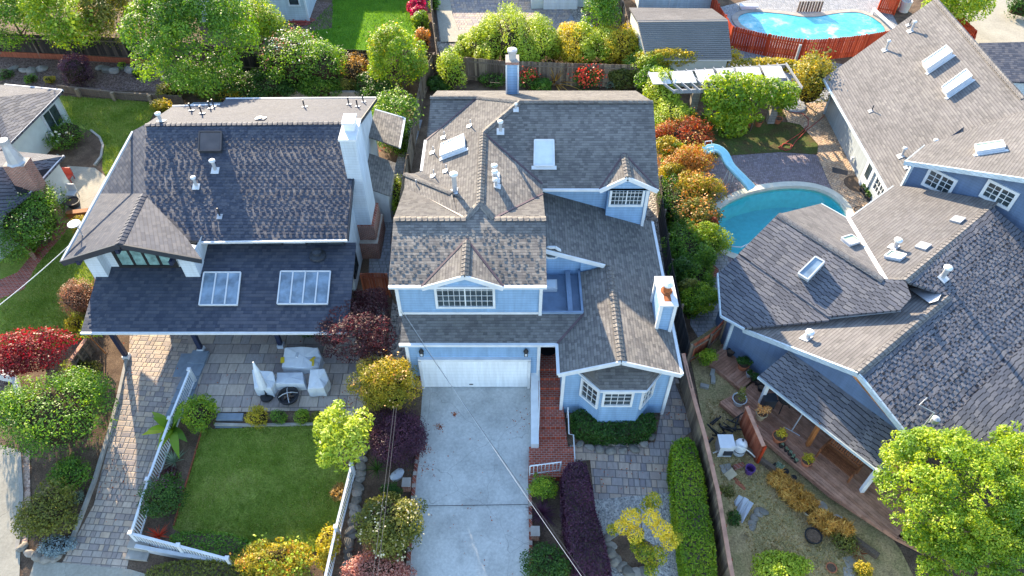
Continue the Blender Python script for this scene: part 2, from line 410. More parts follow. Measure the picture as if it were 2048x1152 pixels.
M['paver_path'] = m_paver('path_pavers', [hexc(h) for h in ('988c84', 'a89b8e', 'b49e88', '8a807c', 'bca894')], .42, .26, R(4))
M['paver_patio'] = m_paver('patio_slabs', [hexc(h) for h in ('a0948a', '8f8580', 'af9e8d', 'b8a897', '9a938f')], .9, .6, R(0))
M['paver_court'] = m_paver('court_pavers', [hexc(h) for h in ('8f8480', 'a3958b', 'b29c88', '837a7b', '988f8b')], .5, .36, R(3))
M['paver_grey'] = m_paver('grey_pavers', [hexc(h) for h in ('8b8d92', '9b9b9c', '84878c')], .4, .25)
M['paver_tan'] = m_paver('tan_pavers', [hexc(h) for h in ('b89a7c', 'c6aa8c', 'a88c72', 'b5a08a')], .3, .2, R(40))
M['paver_mauve'] = m_paver('mauve_pavers', [hexc(h) for h in ('81757a', '8d8085', '7a6c6c', '93878a')], .25, .16, R(10))
M['shade_lawn'] = m_ground('thin_lawn', [hexc(h) for h in ('3f3626', '585033', '4d5a2c', '6a6242')], 1.0, 12)
M['greypaint'] = m_plain('grey_paint', hexc('8f9194'), .6, .12, 3)
M['stone'] = m_tone('garden_stone', [hexc(h) for h in ('5d5a54', '7d786f', '9c948a')], .9, (3, 3, 3), bump=.5)
M['stone_block'] = m_brick('stone_blocks', hexc('9c968c'), hexc('7f7a72'), hexc('6a665f'), .5, .2)
M['bluestone'] = m_plain('bluestone', hexc('7c8791'), .8, .15, 3, .2, .2)
M['soil'] = m_ground('soil', [hexc(h) for h in ('4a3c32', '655446', '7d6a57')], 1.2, 18)
M['bark'] = m_gravel('bark_mulch', [hexc(h) for h in ('4f4038', '6d5a50', '85706a', '5a4a40')], .09)
M['drysoil'] = m_ground('dry_yard', [hexc(h) for h in ('7a6a50', 'a8926a', '8c8058', 'c4aa80')], 1.1, 14)
M['lawn'] = m_ground('lawn_grass', [hexc(h) for h in ('647a2a', '7b8f38', '93a04a', 'a3a35c')], .7, 16, 1.0, dist=.12)
M['lawn_bright'] = m_ground('bright_lawn_grass', [hexc(h) for h in ('4f7a22', '608f28', '76a032')], .9, 22, 1.0, dist=.12)
M['gravel'] = m_gravel('grey_gravel', [hexc(h) for h in ('8c8a88', 'a7a4a0', 'bcb8b2', '747476')], .07)
M['pebble'] = m_gravel('river_pebbles', [hexc(h) for h in ('6f6a64', '938b82', 'b5aca0', '58544f')], .11)
M['pinkrock'] = m_gravel('pink_rock_mulch', [hexc(h) for h in ('a58a7a', 'c4a996', '8f7566')], .13)
M['wood_grey'] = m_tone('weathered_boards', [hexc(h) for h in ('5c4f44', '7a6a5c', '98866f')], .85, (14, 14, 1.2), bump=.3)
M['wood_dark'] = m_tone('dark_boards', [hexc(h) for h in ('2f2a27', '3d3632', '5a4e45')], .85, (14, 14, 1.2), bump=.3)
M['wood_red'] = m_tone('red_stained_boards', [hexc(h) for h in ('a8371c', 'c04826', 'd25a36')], .7, (14, 14, 1.2), bump=.2)
M['wood_rust'] = m_tone('rusty_brown_boards', [hexc(h) for h in ('84432f', '9a553d', 'ad6a50')], .8, (14, 14, 1.2), bump=.3)
M['wood_post'] = m_tone('cedar_post', [hexc(h) for h in ('9a6238', 'ad7442')], .7, (10, 10, 1.5), bump=.2)
M['wood_bench'] = m_tone('teak_slats', [hexc(h) for h in ('7b4a30', '8f5a3a')], .6, (10, 10, 1.5), bump=.2)
M['deck'] = m_tone('deck_boards', [hexc(h) for h in ('9c7059', 'ab7d66', 'b88b74')], .75, (3, 3, 3), bump=.2)
M['fencecap'] = m_tone('fence_cap', [hexc(h) for h in ('a87a66', 'c4957c')], .7, (2, 2, 2))
M['terracotta'] = m_plain('terracotta', hexc('b06a4a'), .8, .15, 6)
M['pot_cream'] = m_plain('cream_glaze', hexc('b8a98a'), .4, .1)
M['cover'] = m_plain('canvas_cover', hexc('c6cacd'), .7, .08, 3, .2, .25)
M['yellow'] = m_plain('yellow_tape', hexc('d9b92e'), .6, .1)
M['slide'] = m_plain('blue_gelcoat', hexc('a9dfe8'), .25, .05, spec=.5)
M['coping'] = m_plain('pool_coping', hexc('c5c3b4'), .8, .1, 3, .2, .2)
M['plaster'] = m_plain('pool_plaster', hexc('86cbd2'), .7, .1)
M['purple'] = m_plain('purple_plastic', hexc('5b3a7a'), .4, .1)
M['hose'] = m_plain('red_hose', hexc('a5463c'), .5, .1)
M['rust'] = m_plain('rusty_iron', hexc('8d5330'), .8, .4, 5)
M['trunk'] = m_plain('tree_bark', hexc('5f5146'), .9, .3, 6, .1, .5)
M['garage'] = m_siding('garage_door_panel', (.74, .76, .78), .25, .03, .18)
M['wire'] = m_plain('cable', (.05, .05, .055), .5, .1)
M['cable_white'] = m_plain('pale_cable', (.6, .6, .58), .5, .1)
def water_mat(name, tint):
    t = NT(name, .03, .5); out = t.t.nodes['Material Output']
    tr = t.n('BsdfTransparent'); tr.inputs[0].default_value = (*tint, 1); gl = t.n('BsdfGlossy'); gl.inputs['Roughness'].default_value = .03; gl.inputs[0].default_value = (1, 1, 1, 1)
    fr = t.n('Fresnel'); fr.inputs['IOR'].default_value = 1.13; bm = t.n('Bump'); t.l(t.noise(t.coord('Object'), 2.5, 4), bm.inputs['Height']); bm.inputs['Strength'].default_value = .12; bm.inputs['Distance'].default_value = .05
    t.l(bm.outputs[0], gl.inputs['Normal']); t.l(bm.outputs[0], fr.inputs['Normal'])
    ms = t.n('MixShader'); t.l(fr.outputs[0], ms.inputs[0]); t.l(tr.outputs[0], ms.inputs[1]); t.l(gl.outputs[0], ms.inputs[2]); t.l(ms.outputs[0], out.inputs[0]); return t.m
M['water'] = water_mat('pool_water', (.46, .79, .84))
# ------------------------------------------------------------------ ground, with the two pools cut out of it
POOL = [(1430, 478), (1429, 440), (1436, 418), (1462, 400), (1500, 384), (1560, 373), (1615, 373), (1655, 384), (1682, 404), (1697, 432), (1690, 462), (1640, 492), (1560, 512), (1490, 514), (1450, 502)]
def ring(pts, n=3):
    """smooth a closed outline (Chaikin)"""
    for _ in range(n):
        q = []
        for a, b in zip(pts, pts[1:] + pts[:1]): q += [a * .75 + b * .25, a * .25 + b * .75]
        pts = q
    return pts
pool_in = ring([P(u, v) for u, v in POOL], 2)
def offset(pts, d):
    n = len(pts); o = []; area = sum(pts[i].x * pts[(i + 1) % n].y - pts[(i + 1) % n].x * pts[i].y for i in range(n)); s = 1 if area > 0 else -1
    for i in range(n):
        t = (pts[(i + 1) % n] - pts[i - 1]).normalized(); o.append(pts[i] + Vector((t.y, -t.x, 0)) * d * s)
    return o
pool_out = offset(pool_in, .42)
def flat_fill(outers, holes, zf, name, mat, kind='structure'):
    bm = bmesh.new(); es = []
    for loop in [outers] + holes:
        vs = [bm.verts.new((p[0], p[1], 0)) for p in loop]
        es += [bm.edges.new((vs[i], vs[(i + 1) % len(vs)])) for i in range(len(vs))]
    bmesh.ops.triangle_fill(bm, use_beauty=True, use_dissolve=False, edges=es)
    for v in bm.verts: v.co.z = zf(v.co.x, v.co.y)
    for f in bm.faces:
        f.normal_update()
        if f.normal.z < 0: f.normal_flip()
    me = bpy.data.meshes.new(name); bm.to_mesh(me); bm.free(); me.materials.append(mat)
    o = link(name, me); tag(o, kind=kind); return o
flat_fill([(-300, Y0), (300, Y0), (300, 600), (-300, 600)], [pool_out], lambda x, y: 0, 'ground', M['soil'])
mb = MB(); zl, zr_, xb = -SL * 110, -SR * 110, 7.75 + 110 * .235
mb.poly([(-300, Y0, 0), (-300, -90, zl), (xb, -90, zl), (7.75, Y0, 0)]); mb.poly([(7.75, Y0, 0), (xb, -90, zr_), (300, -90, zr_), (300, Y0, 0)]); mb.poly([(7.75, Y0, 0), (xb, -90, zl), (xb, -90, zr_)])
tag(mb.build('garden_slope', M['soil']), kind='structure')
LAYER = [0]
def patch(name, px, mat, off=None, kind='structure', world=False, lift=0.0, slope=None):
    """ground sheet over photo outline px, draped on the terrain"""
    LAYER[0] += 1; off = lift + .004 * (LAYER[0] % 12 + 1) if off is None else off
    pts = [Vector((p[0], p[1], 0)) if world else G(*p) for p in px]
    bm = bmesh.new(); f = bm.faces.new([bm.verts.new((p.x, p.y, 0)) for p in pts])
    bmesh.ops.bisect_plane(bm, geom=list(bm.verts) + list(bm.edges) + list(bm.faces), plane_co=(0, Y0, 0), plane_no=(0, 1, 0))
    bmesh.ops.triangulate(bm, faces=list(bm.faces))
    for v in bm.verts: v.co.z = (gz(v.co.x, v.co.y) if slope is None else min(0, -slope * (Y0 - v.co.y))) + off
    for f in bm.faces:
        f.normal_update()
        if f.normal.z < 0: f.normal_flip()
    me = bpy.data.meshes.new(name); bm.to_mesh(me); bm.free(); me.materials.append(mat)
    return tag(link(name, me), kind=kind)

# ------------------------------------------------------------------ house helpers
def walls(mb, pts, z0, topf, seg=.3):
    n = len(pts)
    for i in range(n):
        a, b = Vector((*pts[i], 0)), Vector((*pts[(i + 1) % n], 0)); k = max(1, int((b - a).length / seg))
        for j in range(k):
            p, q = a.lerp(b, j / k), a.lerp(b, (j + 1) / k)
            mb.poly([(p.x, p.y, z0), (q.x, q.y, z0), (q.x, q.y, topf(q.x, q.y)), (p.x, p.y, topf(p.x, p.y))])
def window(par, o, r, w, h, nx=2, ny=2, fw=.1, split=0, frame='white', glass='glass', mun=.03, label=None, grid=True):
    o = Vector(o); r = Vector(r).normalized(); n = r.cross(UP).normalized(); f = MB()
    c = o + r * w / 2 + UP * h / 2
    for s in (0, 1):
        f.obox(o + UP * (h * s + (fw / 2 if s else -fw / 2)) + r * w / 2 + n * .04, r, n, UP, w + 2 * fw, .1, fw)
        f.obox(o + r * (w * s + (fw / 2 if s else -fw / 2)) + UP * h / 2 + n * .04, r, n, UP, fw, .1, h - .001)
    if grid:
        for i in range(1, nx): f.obox(o + r * (w * i / nx) + UP * h / 2 + n * .035, r, n, UP, mun if not (split and i % split == 0) else mun * 2.6, .03, h - .002)
        for j in range(1, ny): f.obox(o + UP * (h * j / ny) + r * w / 2 + n * .033, r, n, UP, w - .002, .026, mun)
    fo = f.build('window', M[frame], par)
    g = MB(); g.obox(c + n * .008, r, n, UP, w, .02, h); g.build('pane', M[glass], fo)
    if label: fo['label'] = label
    return fo
def vent(par, base, h=.55, r=.11, cap=True, pl=None, mat='metal', tilt=True):
    r *= .68; b = Vector(base); m = MB(); m.tube([b - UP * .1, b + UP * h], r, 12); o = m.build('vent_pipe', M[mat], par)
    if cap:
        c = MB(); c.lathe(b + UP * h, [(r * .6, -.02), (r * 1.75, 0), (r * 1.75, .07), (r * .9, .11)], 14); c.build('cap', M['white'], o)
    if pl:
        n = pl[0]; hz = Vector((0, 0, 1)).cross(n).normalized(); up = n.cross(hz); f = MB()
        f.obox(b + n * .03 - up * .05, hz, up, n, r * 2.6 + .16, r * 2 + .2, .03); f.build('flashing', M['offwhite' if cap else 'metal'], o)
    return o
def skylight(par, px, pl, h=.18, frame='white', glass='dome', n=1, skirt=True, th=.06):
    q = [ON(u, v, pl) for u, v in px]; nrm = pl[0]; f = MB(); top = [p + nrm * h for p in q]
    for i in range(4): f.poly([q[i], q[(i + 1) % 4], top[(i + 1) % 4], top[i]]); f.bar(top[i], top[(i + 1) % 4], th, th, nrm)
    for k in range(1, n): f.bar(top[0].lerp(top[1], k / n), top[3].lerp(top[2], k / n), th, th, nrm)
    if skirt:
        d = (q[2] - q[1]).normalized(); f.bar(q[3] + d * .05 + nrm * .025 - (q[2] - q[3]).normalized() * .12, q[2] + d * .05 + nrm * .025 + (q[2] - q[3]).normalized() * .12, .2, .03, nrm)
    o = f.build('skylight', M[frame], par); g = MB(); g.poly([p + nrm * (h - .012) for p in q])
    g.build('glazing', M[glass], o); return o
def gutter(mb, a, b, w=.13, h=.13): mb.bar(a, b, w, h)

# ================================================================== the blue house in the middle
hm = thing('house', 'two storey blue grey house with white garage door and brick steps', 'house', (0.5, 24, 0))
F1 = planeY(20.47, 6.18, .33); B1 = planeY(23.55, 7.2, -.33); W = planeX(-1.42, 7.45, .4); E = planeX(-1.42, 7.45, -.4)
FR = planeY(31.17, 8.17, .45); BK = planeY(31.17, 8.17, -.5); FL = planeY(32.9, 7.3, .45)
GRt = planeX(4.53, 4.4, -.35); GLt = planeX(4.53, 4.4, .35)
XL, X1, XW, XR = -5.19, 1.46, -4.4, 7.05
def zt(pl, x, y): return Vector((x, y, zon(pl, x, y)))
apex = isect(W, E, F1); jl = isect(W, F1, B1); jr = isect(E, F1, B1)
hipa = isect(W, E, FR); hipb = isect(W, FR, BK); wb = isect(W, BK, FL)
ve = isect(E, FR, VX(X1)); be = isect(E, B1, VX(X1)); bw = isect(W, B1, VX(XL)); vw = isect(W, FL, VX(XW))
d1p = PY(929, 550, 20.45); d1b = isect(F1, VX(d1p.x), (Vector((0, 0, 1)), d1p.z)); d1l, d1r = zt(F1, PY(843, 573, 20.47).x, 20.44), zt(F1, PY(1007, 573, 20.47).x, 20.44)
mb = MB()
def cutF1():  # front slope around the small dormer
    mb.slab([zt(F1, XL, 20.47), d1l, d1b, zt(F1, X1, 20.47), zt(F1, X1, 23.55), jr, apex, jl, zt(F1, XL, 23.55)]) if False else None
mb.slab([zt(F1, XL, 20.47), zt(F1, X1, 20.47), zt(F1, X1, 23.55), jr, apex, jl, zt(F1, XL, 23.55)])
mb.slab([jr, zt(B1, X1, 23.55), be]); mb.slab([jl, zt(B1, XL, 23.55), bw])
mb.slab([apex, hipa, ve, be, jr])
mb.slab([apex, jl, bw, zt(W, XL, 28.1), zt(W, XW, 28.1), vw, wb, hipb, hipa])
ca, cb = ON(811, 353, W) + UP * .16, ON(904, 390, W) + UP * .12
mb.slab([ca, cb, ON(930, 401, W) + UP * .02, ON(846, 346, W) + UP * .02, ON(811, 348, W) + UP * .03], .05); mb.slab([ca, cb, ON(915, 430, W) + UP * .02, ON(808, 393, W) + UP * .02], .05)
mb.slab([wb, Vector((-4.27, 32.9, 7.3)), zt(FL, -4.27, 30.55), vw])
mb.slab([Vector((XR, 31.17, 8.17)), hipb, wb, Vector((-4.27, 32.9, 7.3)), zt(BK, -4.27, 36), zt(BK, XR, 36)])
mb.slab([hipb, Vector((XR, 31.17, 8.17)), zt(FR, XR, 26.8), zt(FR, X1, 26.8), ve, hipa])
for pp, bb, ll, rr in ((d1p, d1b, d1l, d1r),):
    mb.slab([pp, bb, ll], .1); mb.slab([pp, bb, rr], .1)
d2p = PY(1256, 353, 26.75); d2b = isect(FR, VX(d2p.x), (Vector((0, 0, 1)), d2p.z)); d2l, d2r = zt(FR, PY(1199, 377, 26.8).x, 26.75), zt(FR, PY(1316, 376, 26.8).x, 26.75)
mb.slab([d2p, d2b, d2l], .1); mb.slab([d2p, d2b, d2r], .1)
mb.tabs(F1, [zt(F1, XL, 20.5), d1l, d1b, d1r, zt(F1, X1, 20.5), zt(F1, X1, 23.4), zt(F1, XL, 23.4)], .15, .13, .55, .007, 2)
roofm = mb.build('roof', M['sh_main'], hm)
mb = MB()
mb.slab([(-4.9, 19.5, 3.49), (1.98, 19.5, 3.49), (3.2, 20.85, 3.95), (-4.9, 20.85, 3.96)], .1)
mb.slab([zt(GLt, 4.53, 17.9), zt(GLt, 4.53, 23.42), zt(GLt, 3.2, 23.42), zt(GLt, 3.2, 20.85), zt(GLt, 1.98, 19.5), zt(GLt, 1.98, 17.9)])
mb.slab([zt(GRt, 4.53, 17.9), zt(GRt, 4.53, 23.42), zt(GRt, X1, 23.42), zt(GRt, X1, 27.45), zt(GRt, 7.16, 27.45), zt(GRt, 7.16, 17.9)])
# bay roof
bayc = [Vector(p) for p in ((2.85, 18.3, 3.12), (3.72, 17.3, 3.12), (5.68, 17.3, 3.12), (6.45, 18.3, 3.12))]; bt = [Vector((3.3, 18.35, 3.62)), Vector((6.0, 18.35, 3.62))]
mb.slab([bayc[1], bayc[2], bt[1] + Vector((-.3, 0, .05)), bt[0] + Vector((.3, 0, .05))], .06); mb.slab([bayc[0], bayc[1], bt[0] + Vector((.3, 0, .05)), bt[0]], .06); mb.slab([bayc[2], bayc[3], bt[1], bt[1] + Vector((-.3, 0, .05))], .06)
lowm = mb.build('wing_roof', M['sh_main'], hm)
def capped(pairs, par, mat, *a):
    for p, q in pairs: c = MB(); c.caps(p, q, *a); c.build('ridge_cap', M[mat], par)
def strips(pairs, par, mat, name, w, h, dz=0.0):
    for p, q in pairs: c = MB(); c.bar(Vector(p) + UP * dz, Vector(q) + UP * dz, w, h); c.build(name, M[mat], par)
capped(((hipa, apex), (hipa, hipb), (hipb, wb), (d1b, d1p), (d2b, d2p), (zt(GLt, 4.53, 23.3), zt(GLt, 4.53, 17.95)), (jl, apex), (jr, apex)), hm, 'sh_main')
capped((((XL, 23.55, 7.2), jl), (jr, (X1, 23.55, 7.2)), ((XR, 31.17, 8.17), hipb), (wb, (-4.27, 32.9, 7.3)), (cb, ca)), hm, 'sh_main', .15, .24, .3, .03)
strips(((vw, wb), (hipa, ve), (be, jr), (bw, jl), (d1b, d1l), (d1b, d1r), (d2b, d2l), (d2b, d2r), (zt(GLt, 1.98, 19.5), zt(GLt, 3.2, 20.85))), hm, 'flash', 'valley_flashing', .09, .02, .03)
def mz(x, y):
    if x > 1.45: z = min(zon(FR, x, y), zon(BK, x, y))
    else: z = max(min(zon(F1, x, y), zon(B1, x, y)), min(zon(W, x, y), zon(E, x, y), zon(BK, x, y), zon(F1, x, y)), min(zon(FL, x, y), zon(BK, x, y)))
    return z - .1
mb = MB(); walls(mb, [(1.47, 27.45), (6.8, 27.45), (6.8, 35.5), (-4.05, 35.5), (-4.05, 27.8), (-4.95, 27.8), (-4.95, 20.85), (1.25, 20.85), (1.25, 27.45)], 0, mz)
walls(mb, [(2.25, 18.35), (6.95, 18.35), (6.95, 27.43), (1.5, 27.43), (1.5, 23.6), (3.2, 23.6), (3.2, 20.9), (2.25, 20.9)], -.4, lambda x, y: (min(zon(GLt, x, y), zon(GRt, x, y)) if y < 23.5 else zon(GRt, x, y)) - .1)
walls(mb, [(-4.67, 19.7), (1.2, 19.7), (1.2, 22.2), (-4.67, 22.2)], -.1, lambda x, y: min(3.96, 3.49 + .345 * (y - 19.5)) - .06)
mb.poly([(1.2, 21.9, 0), (2.25, 21.9, 0), (2.25, 21.9, 3.6), (1.2, 21.9, 3.6)])
# bay walls
bw_ = [Vector(p) for p in ((3.0, 18.4, 0), (3.85, 17.5, 0), (5.55, 17.5, 0), (6.3, 18.4, 0))]
for a, b in zip(bw_, bw_[1:]): mb.poly([(a.x, a.y, -.6), (b.x, b.y, -.6), (b.x, b.y, 3.1), (a.x, a.y, 3.1)])
# dormer cheeks and faces
for p, l, r, y in ((d1p, d1l, d1r, 20.5), (d2p, d2l, d2r, 26.8)):
    mb.poly([(l.x + .1, y, l.z - .12), (r.x - .1, y, r.z - .12), (p.x, y, p.z - .14)])
mb.poly([(3.2, 23.5, 3.8), (4.53, 23.5, 4.3), (4.5, 23.5, zon(GRt, 4.5, 23.5) - .1), (3.2, 23.5, zon(GRt, 3.2, 23.5) - .1)])
wl_, wr_ = PY(1213, 400, 27.2).x, PY(1290, 400, 27.2).x
mb.prism([(wl_, 26.97), (wr_, 26.97), (wr_, 27.5), (wl_, 27.5)], 3.3, 6.25)
wall_m = mb.build('wall', M['siding'], hm)
# trims
strips((((XL, 20.45, 6.13), (X1, 20.45, 6.13)), ((-4.95, 19.48, 3.44), (1.98, 19.48, 3.44)), ((X1, 26.78, 6.14), (PY(1199, 377, 26.8).x, 26.78, 6.14)), ((1.96, 17.9, 3.46), (1.96, 19.5, 3.46)), ((7.2, 17.9, 3.43), (7.2, 27.45, 3.43)), ((XW - .05, 28.1, 6.2), (XW - .05, 30.6, 6.2))), hm, 'white', 'gutter', .13, .13)
f_ = Vector((0, -.03, 0))
strips(((zt(GLt, 4.53, 17.88), zt(GLt, 1.95, 17.88)), (zt(GRt, 4.53, 17.88), zt(GRt, 7.2, 17.88)), (zt(GRt, X1, 23.38), zt(GRt, 4.3, 23.38)), (d1p + f_, d1l + f_), (d1p + f_, d1r + f_), (d2p + f_, d2l + f_), (d2p + f_, d2r + f_)), hm, 'white', 'barge_board', .06, .22, -.1)
strips([((x, y, z0), (x, y, z1)) for x, y, z0, z1 in ((-4.95, 20.83, 3.9, 6.15), (1.25, 20.83, 3.9, 6.15), (-4.68, 19.68, 0, 3.4), (1.2, 19.68, 0, 3.4), (2.25, 18.33, -.4, 3.4), (6.95, 18.33, -.4, 3.4), (wr_, 26.95, 3.6, 6.2), (1.27, 27.3, 5.2, 6.1))], hm, 'white', 'corner_board', .14, .14)
strips((((-4.9, 20.82, 4.02), (1.25, 20.82, 4.02)), ((-4.6, 19.66, 3.3), (1.2, 19.66, 3.3))), hm, 'white', 'trim_board', .03, .14)
strips(list(zip(bayc, bayc[1:])), hm, 'white', 'bay_gutter', .1, .1, -.04)
# windows
o = PY(877, 611, 20.82); e = PY(986, 611, 20.82); t = PY(930, 569, 20.82); window(hm, o, (1, 0, 0), e.x - o.x, t.z - o.z, 10, 4, .11, 5, mun=.022)
o = PY(1221, 408, 26.95); e = PY(1281, 408, 26.95); t = PY(1250, 377, 26.95); window(hm, o, (1, 0, 0), e.x - o.x, t.z - o.z, 8, 4, .11, 4, mun=.022)
o = PY(1207, 808, 17.48); e = PY(1259, 808, 17.48); t = PY(1230, 785, 17.48); window(hm, o, (1, 0, 0), e.x - o.x, t.z - o.z, 4, 3, .1, mun=.025)
dl = (bw_[1] - bw_[0]).normalized(); window(hm, bw_[0] + dl * .2 + UP * 1.45, dl, .85, 1.15, 3, 3, .1, mun=.025)
dr = (bw_[3] - bw_[2]).normalized(); window(hm, bw_[2] + dr * .15 + UP * 1.45, dr, .85, 1.15, 3, 3, .1, mun=.025)
mb = MB(); c = PY(1103, 505, 23.56)
ang = [math.pi / 8 + k * math.pi / 4 for k in range(8)]; oc = [c + Vector((.42 * math.cos(a), 0, .36 * math.sin(a))) for a in ang]
for a, b in zip(oc, oc[1:] + oc[:1]): mb.bar(a, b, .1, .1, Vector((0, 1, 0)))
ow = mb.build('window', M['white'], hm); mb = MB(); mb.poly([p + Vector((0, .01, 0)) for p in oc]); mb.build('pane', M['glass'], ow); ow['label'] = 'octagonal window'
# garage door
gl_, gr_ = PY(842, 720, 19.65).x, PY(1056, 720, 19.65).x
mb = MB(); mb.prism([(gl_, 19.64), (gr_, 19.64), (gr_, 19.72), (gl_, 19.72)], .02, 2.13); gd = mb.build('garage_door', M['garage'], hm)
mb = MB()
for x in (gl_ - .06, gr_ + .06): mb.box((x, 19.62, 1.09), (.13, .16, 2.18))
mb.box(((gl_ + gr_) / 2, 19.62, 2.21), (gr_ - gl_ + .25, .16, .14)); mb.build('frame', M['white'], gd)
mb = MB(); mb.box((gl_ + 2.2, 19.62, .25), (.18, .03, .04)); mb.build('handle', M['dark'], gd)
mb = MB()
for x in (gl_ - .25, gr_ + .27): mb.box((x, 19.6, .4), (.24, .24, .85))
mb.build('brick_pier', M['brick'], hm)
for u in (843, 1052):
    p = PY(u, 707, 19.6); mb = MB(); mb.box(p, (.16, .14, .3)); mb.lathe(p + UP * .15, [(.12, 0), (.05, .12), (.02, .2)], 8); mb.bar(p + Vector((0, .1, .1)), p, .05, .05); lo = mb.build('wall_lamp', M['black'], hm)
    mb = MB(); mb.box(p + Vector((0, -.072, -.03)), (.1, .006, .16)); mb.build('lamp_glass', M['offwhite'], lo)
# front door in its recess
mb = MB(); mb.box((1.72, 21.86, 1.95), (.95, .06, 2.1)); fd = mb.build('front_door', M['navy'], hm)
mb = MB(); mb.box((1.72, 21.8, .93), (1.05, .14, .08)); mb.build('threshold', M['white'], fd)
# flat roof behind the skirt roof
mb = MB(); mb.prism([(1.28, 20.9), (3.18, 20.9), (3.18, 23.58), (1.28, 23.58)], 3.3, 3.62)
mb.box((2.2, 20.88, 3.85), (1.95, .1, .42)); mb.box((2.62, 22.3, 3.78), (.22, 2.5, .3)); mb.box((3.15, 22.2, 3.8), (.1, 2.6, .4)); mb.build('flat_roof', M['membrane'], hm)
mb = MB(); mb.box((1.72, 22.75, 3.74), (.75, .6, .22)); so = mb.build('skylight', M['offwhite'], hm); mb = MB(); mb.box((1.72, 22.75, 3.87), (.6, .45, .05)); mb.build('glazing', M['dome'], so)
# side chimney
mb = MB(); mb.prism([(6.38, 20.2), (6.98, 20.2), (6.98, 21.75), (6.38, 21.75)], -.2, 5.25); ch = mb.build('chimney', M['siding'], hm)
mb = MB()
for x in (6.38, 6.98):
    for y in (20.2, 21.75): mb.box((x, y, 4.2), (.14, .14, 2.1))
mb.build('corner_board', M['white'], ch)
mb = MB(); mb.box((6.68, 20.97, 5.3), (.8, 1.72, .1)); mb.build('chimney_top', M['white'], ch)
mb = MB(); mb.lathe((6.68, 20.95, 5.35), [(.26, 0), (.26, .04), (.17, .06), (.17, .4)], 14); mb.box((6.66, 20.55, 5.354), (.3, .42, .006)); mb.build('flue', M['rust'], ch)
mb = MB(); mb.lathe((6.68, 20.95, 5.72), [(.2, 0), (.24, .05), (.24, .12), (.08, .18)], 14); mb.build('flue_cap', M['white'], ch)
# rear chimney
mb = MB(); mb.prism([(-.3, 34.3), (.33, 34.3), (.33, 35.0), (-.3, 35.0)], 5.5, 8.4); ch = mb.build('chimney', M['siding'], hm)
mb = MB()
for x in (-.3, .33): mb.box((x, 34.3, 7.4), (.08, .08, 1.98))
mb.build('corner_board', M['white'], ch)
mb = MB(); mb.box((.015, 34.65, 8.47), (.72, .8, .14)); mb.build('chimney_top', M['brick'], ch)
mb = MB(); mb.lathe((.015, 34.65, 8.54), [(.2, 0), (.2, .35), (.26, .38), (.26, .45), (.26, .52), (.1, .56)], 14); mb.build('flue', M['metal'], ch)
# vents, skylights
for u, v, pl, h, r, c in ((910, 384, W, 1.0, .16, True), (989, 348, E, .45, .13, True), (990, 360, E, .45, .12, True), (992, 372, E, .35, .1, True), (1001, 262, FR, .5, .12, True), (1032, 218, FR, .25, .06, True)): vent(hm, ON(u, v, pl), h, r, c, pl)
for u, v, pl in ((941, 252, W), (889, 275, W), (867, 305, W), (893, 342, W), (868, 352, W), (833, 372, W)): vent(hm, ON(u, v, pl), .38, .04, False, pl)
skylight(hm, [(1069, 283), (1107, 283), (1108, 334), (1068, 334)], FR, .16)
skylight(hm, [(886, 294), (930, 275), (932, 299), (884, 317)], W, .2)

# ================================================================== the dark roofed house on the left
hl = thing('house', 'white walled house with dark shingles and deep porch roof on navy posts', 'house', (-14, 28, 0))
FM = planeY(25.4, 4.2, .36); BM = planeY(31.8, 6.504, -.36); PO = planeY(21.1, 2.35, .25)
a_, b_ = ON(290, 249, FM), ON(287, 387, FM); rr_ = zt(FM, -8.05, 31.8)
g_ = PY(238, 487, 23.8); gL, gR = PY(122, 522, 23.8), PY(402, 517, 23.8)
GW = plane3(g_, b_, gL); GE = plane3(g_, b_, gR); e1 = ON(196, 387, GW); GW2 = plane3(b_, a_, e1)
mb = MB()
mb.slab([a_, rr_, zt(FM, -8.05, 25.4), ON(366, 481, FM), b_])
mb.slab([g_, b_, e1, gL]); mb.slab([b_, a_, ON(265, 262, GW2), e1])
mb.slab([g_, b_, ON(375, 478, GE), gR])
bl = [ON(u, v, BM) for u, v in ((345, 213), (440, 210), (452, 198), (752, 196))]
mb.slab([a_, rr_, zt(BM, -8.05, bl[3].y)] + bl[::-1][1:] + [ON(291, 248, BM)] if False else [a_, rr_, zt(BM, -8.05, bl[3].y), bl[2], bl[1], bl[0]])
mb.tabs(FM, [a_, rr_, zt(FM, -8.05, 25.4), ON(392, 480, FM), b_], .17, .15, .93, .012, 3)
mb.build('roof', M['sh_dark'], hl)
mb = MB(); mb.slab([(-20.04, 21.1, 2.35), (-7.63, 21.1, 2.35), (-7.75, 25.85, 3.54), (-20.2, 25.85, 3.54)]); mb.tabs(PO, [ON(u, v, PO) for u, v in ((168, 653), (215, 653), (222, 560), (188, 580))], .18, .17, .93, .013, 4); pr = mb.build('porch_roof', M['sh_dark'], hl)
capped(((b_, g_),), hl, 'sh_dark', .2, .26, .45); capped(((a_, rr_),), hl, 'sh_dark', .14, .26, .35, .03)
strips(((g_ + f_, gL + f_), (g_ + f_, gR + f_)), hl, 'dark', 'barge_board', .08, .3, -.13)
strips(((zt(FM, -8.0, 25.4), zt(FM, -8.0, 31.8)), (zt(FM, -8.0, 31.8), zt(BM, -8.0, bl[3].y))), hl, 'dark', 'verge_board', .06, .2, -.09)
strips((((-8.0, 25.36, 4.14), ON(398, 482, FM) + Vector((0, -.05, -.06))), (gL + UP * -.05, ON(265, 262, GW2) - UP * .05), ((-20.04, 21.06, 2.3), (-7.63, 21.06, 2.3)), (bl[2], bl[3]), (bl[0], bl[1])), hl, 'offwhite', 'gutter', .1, .11)
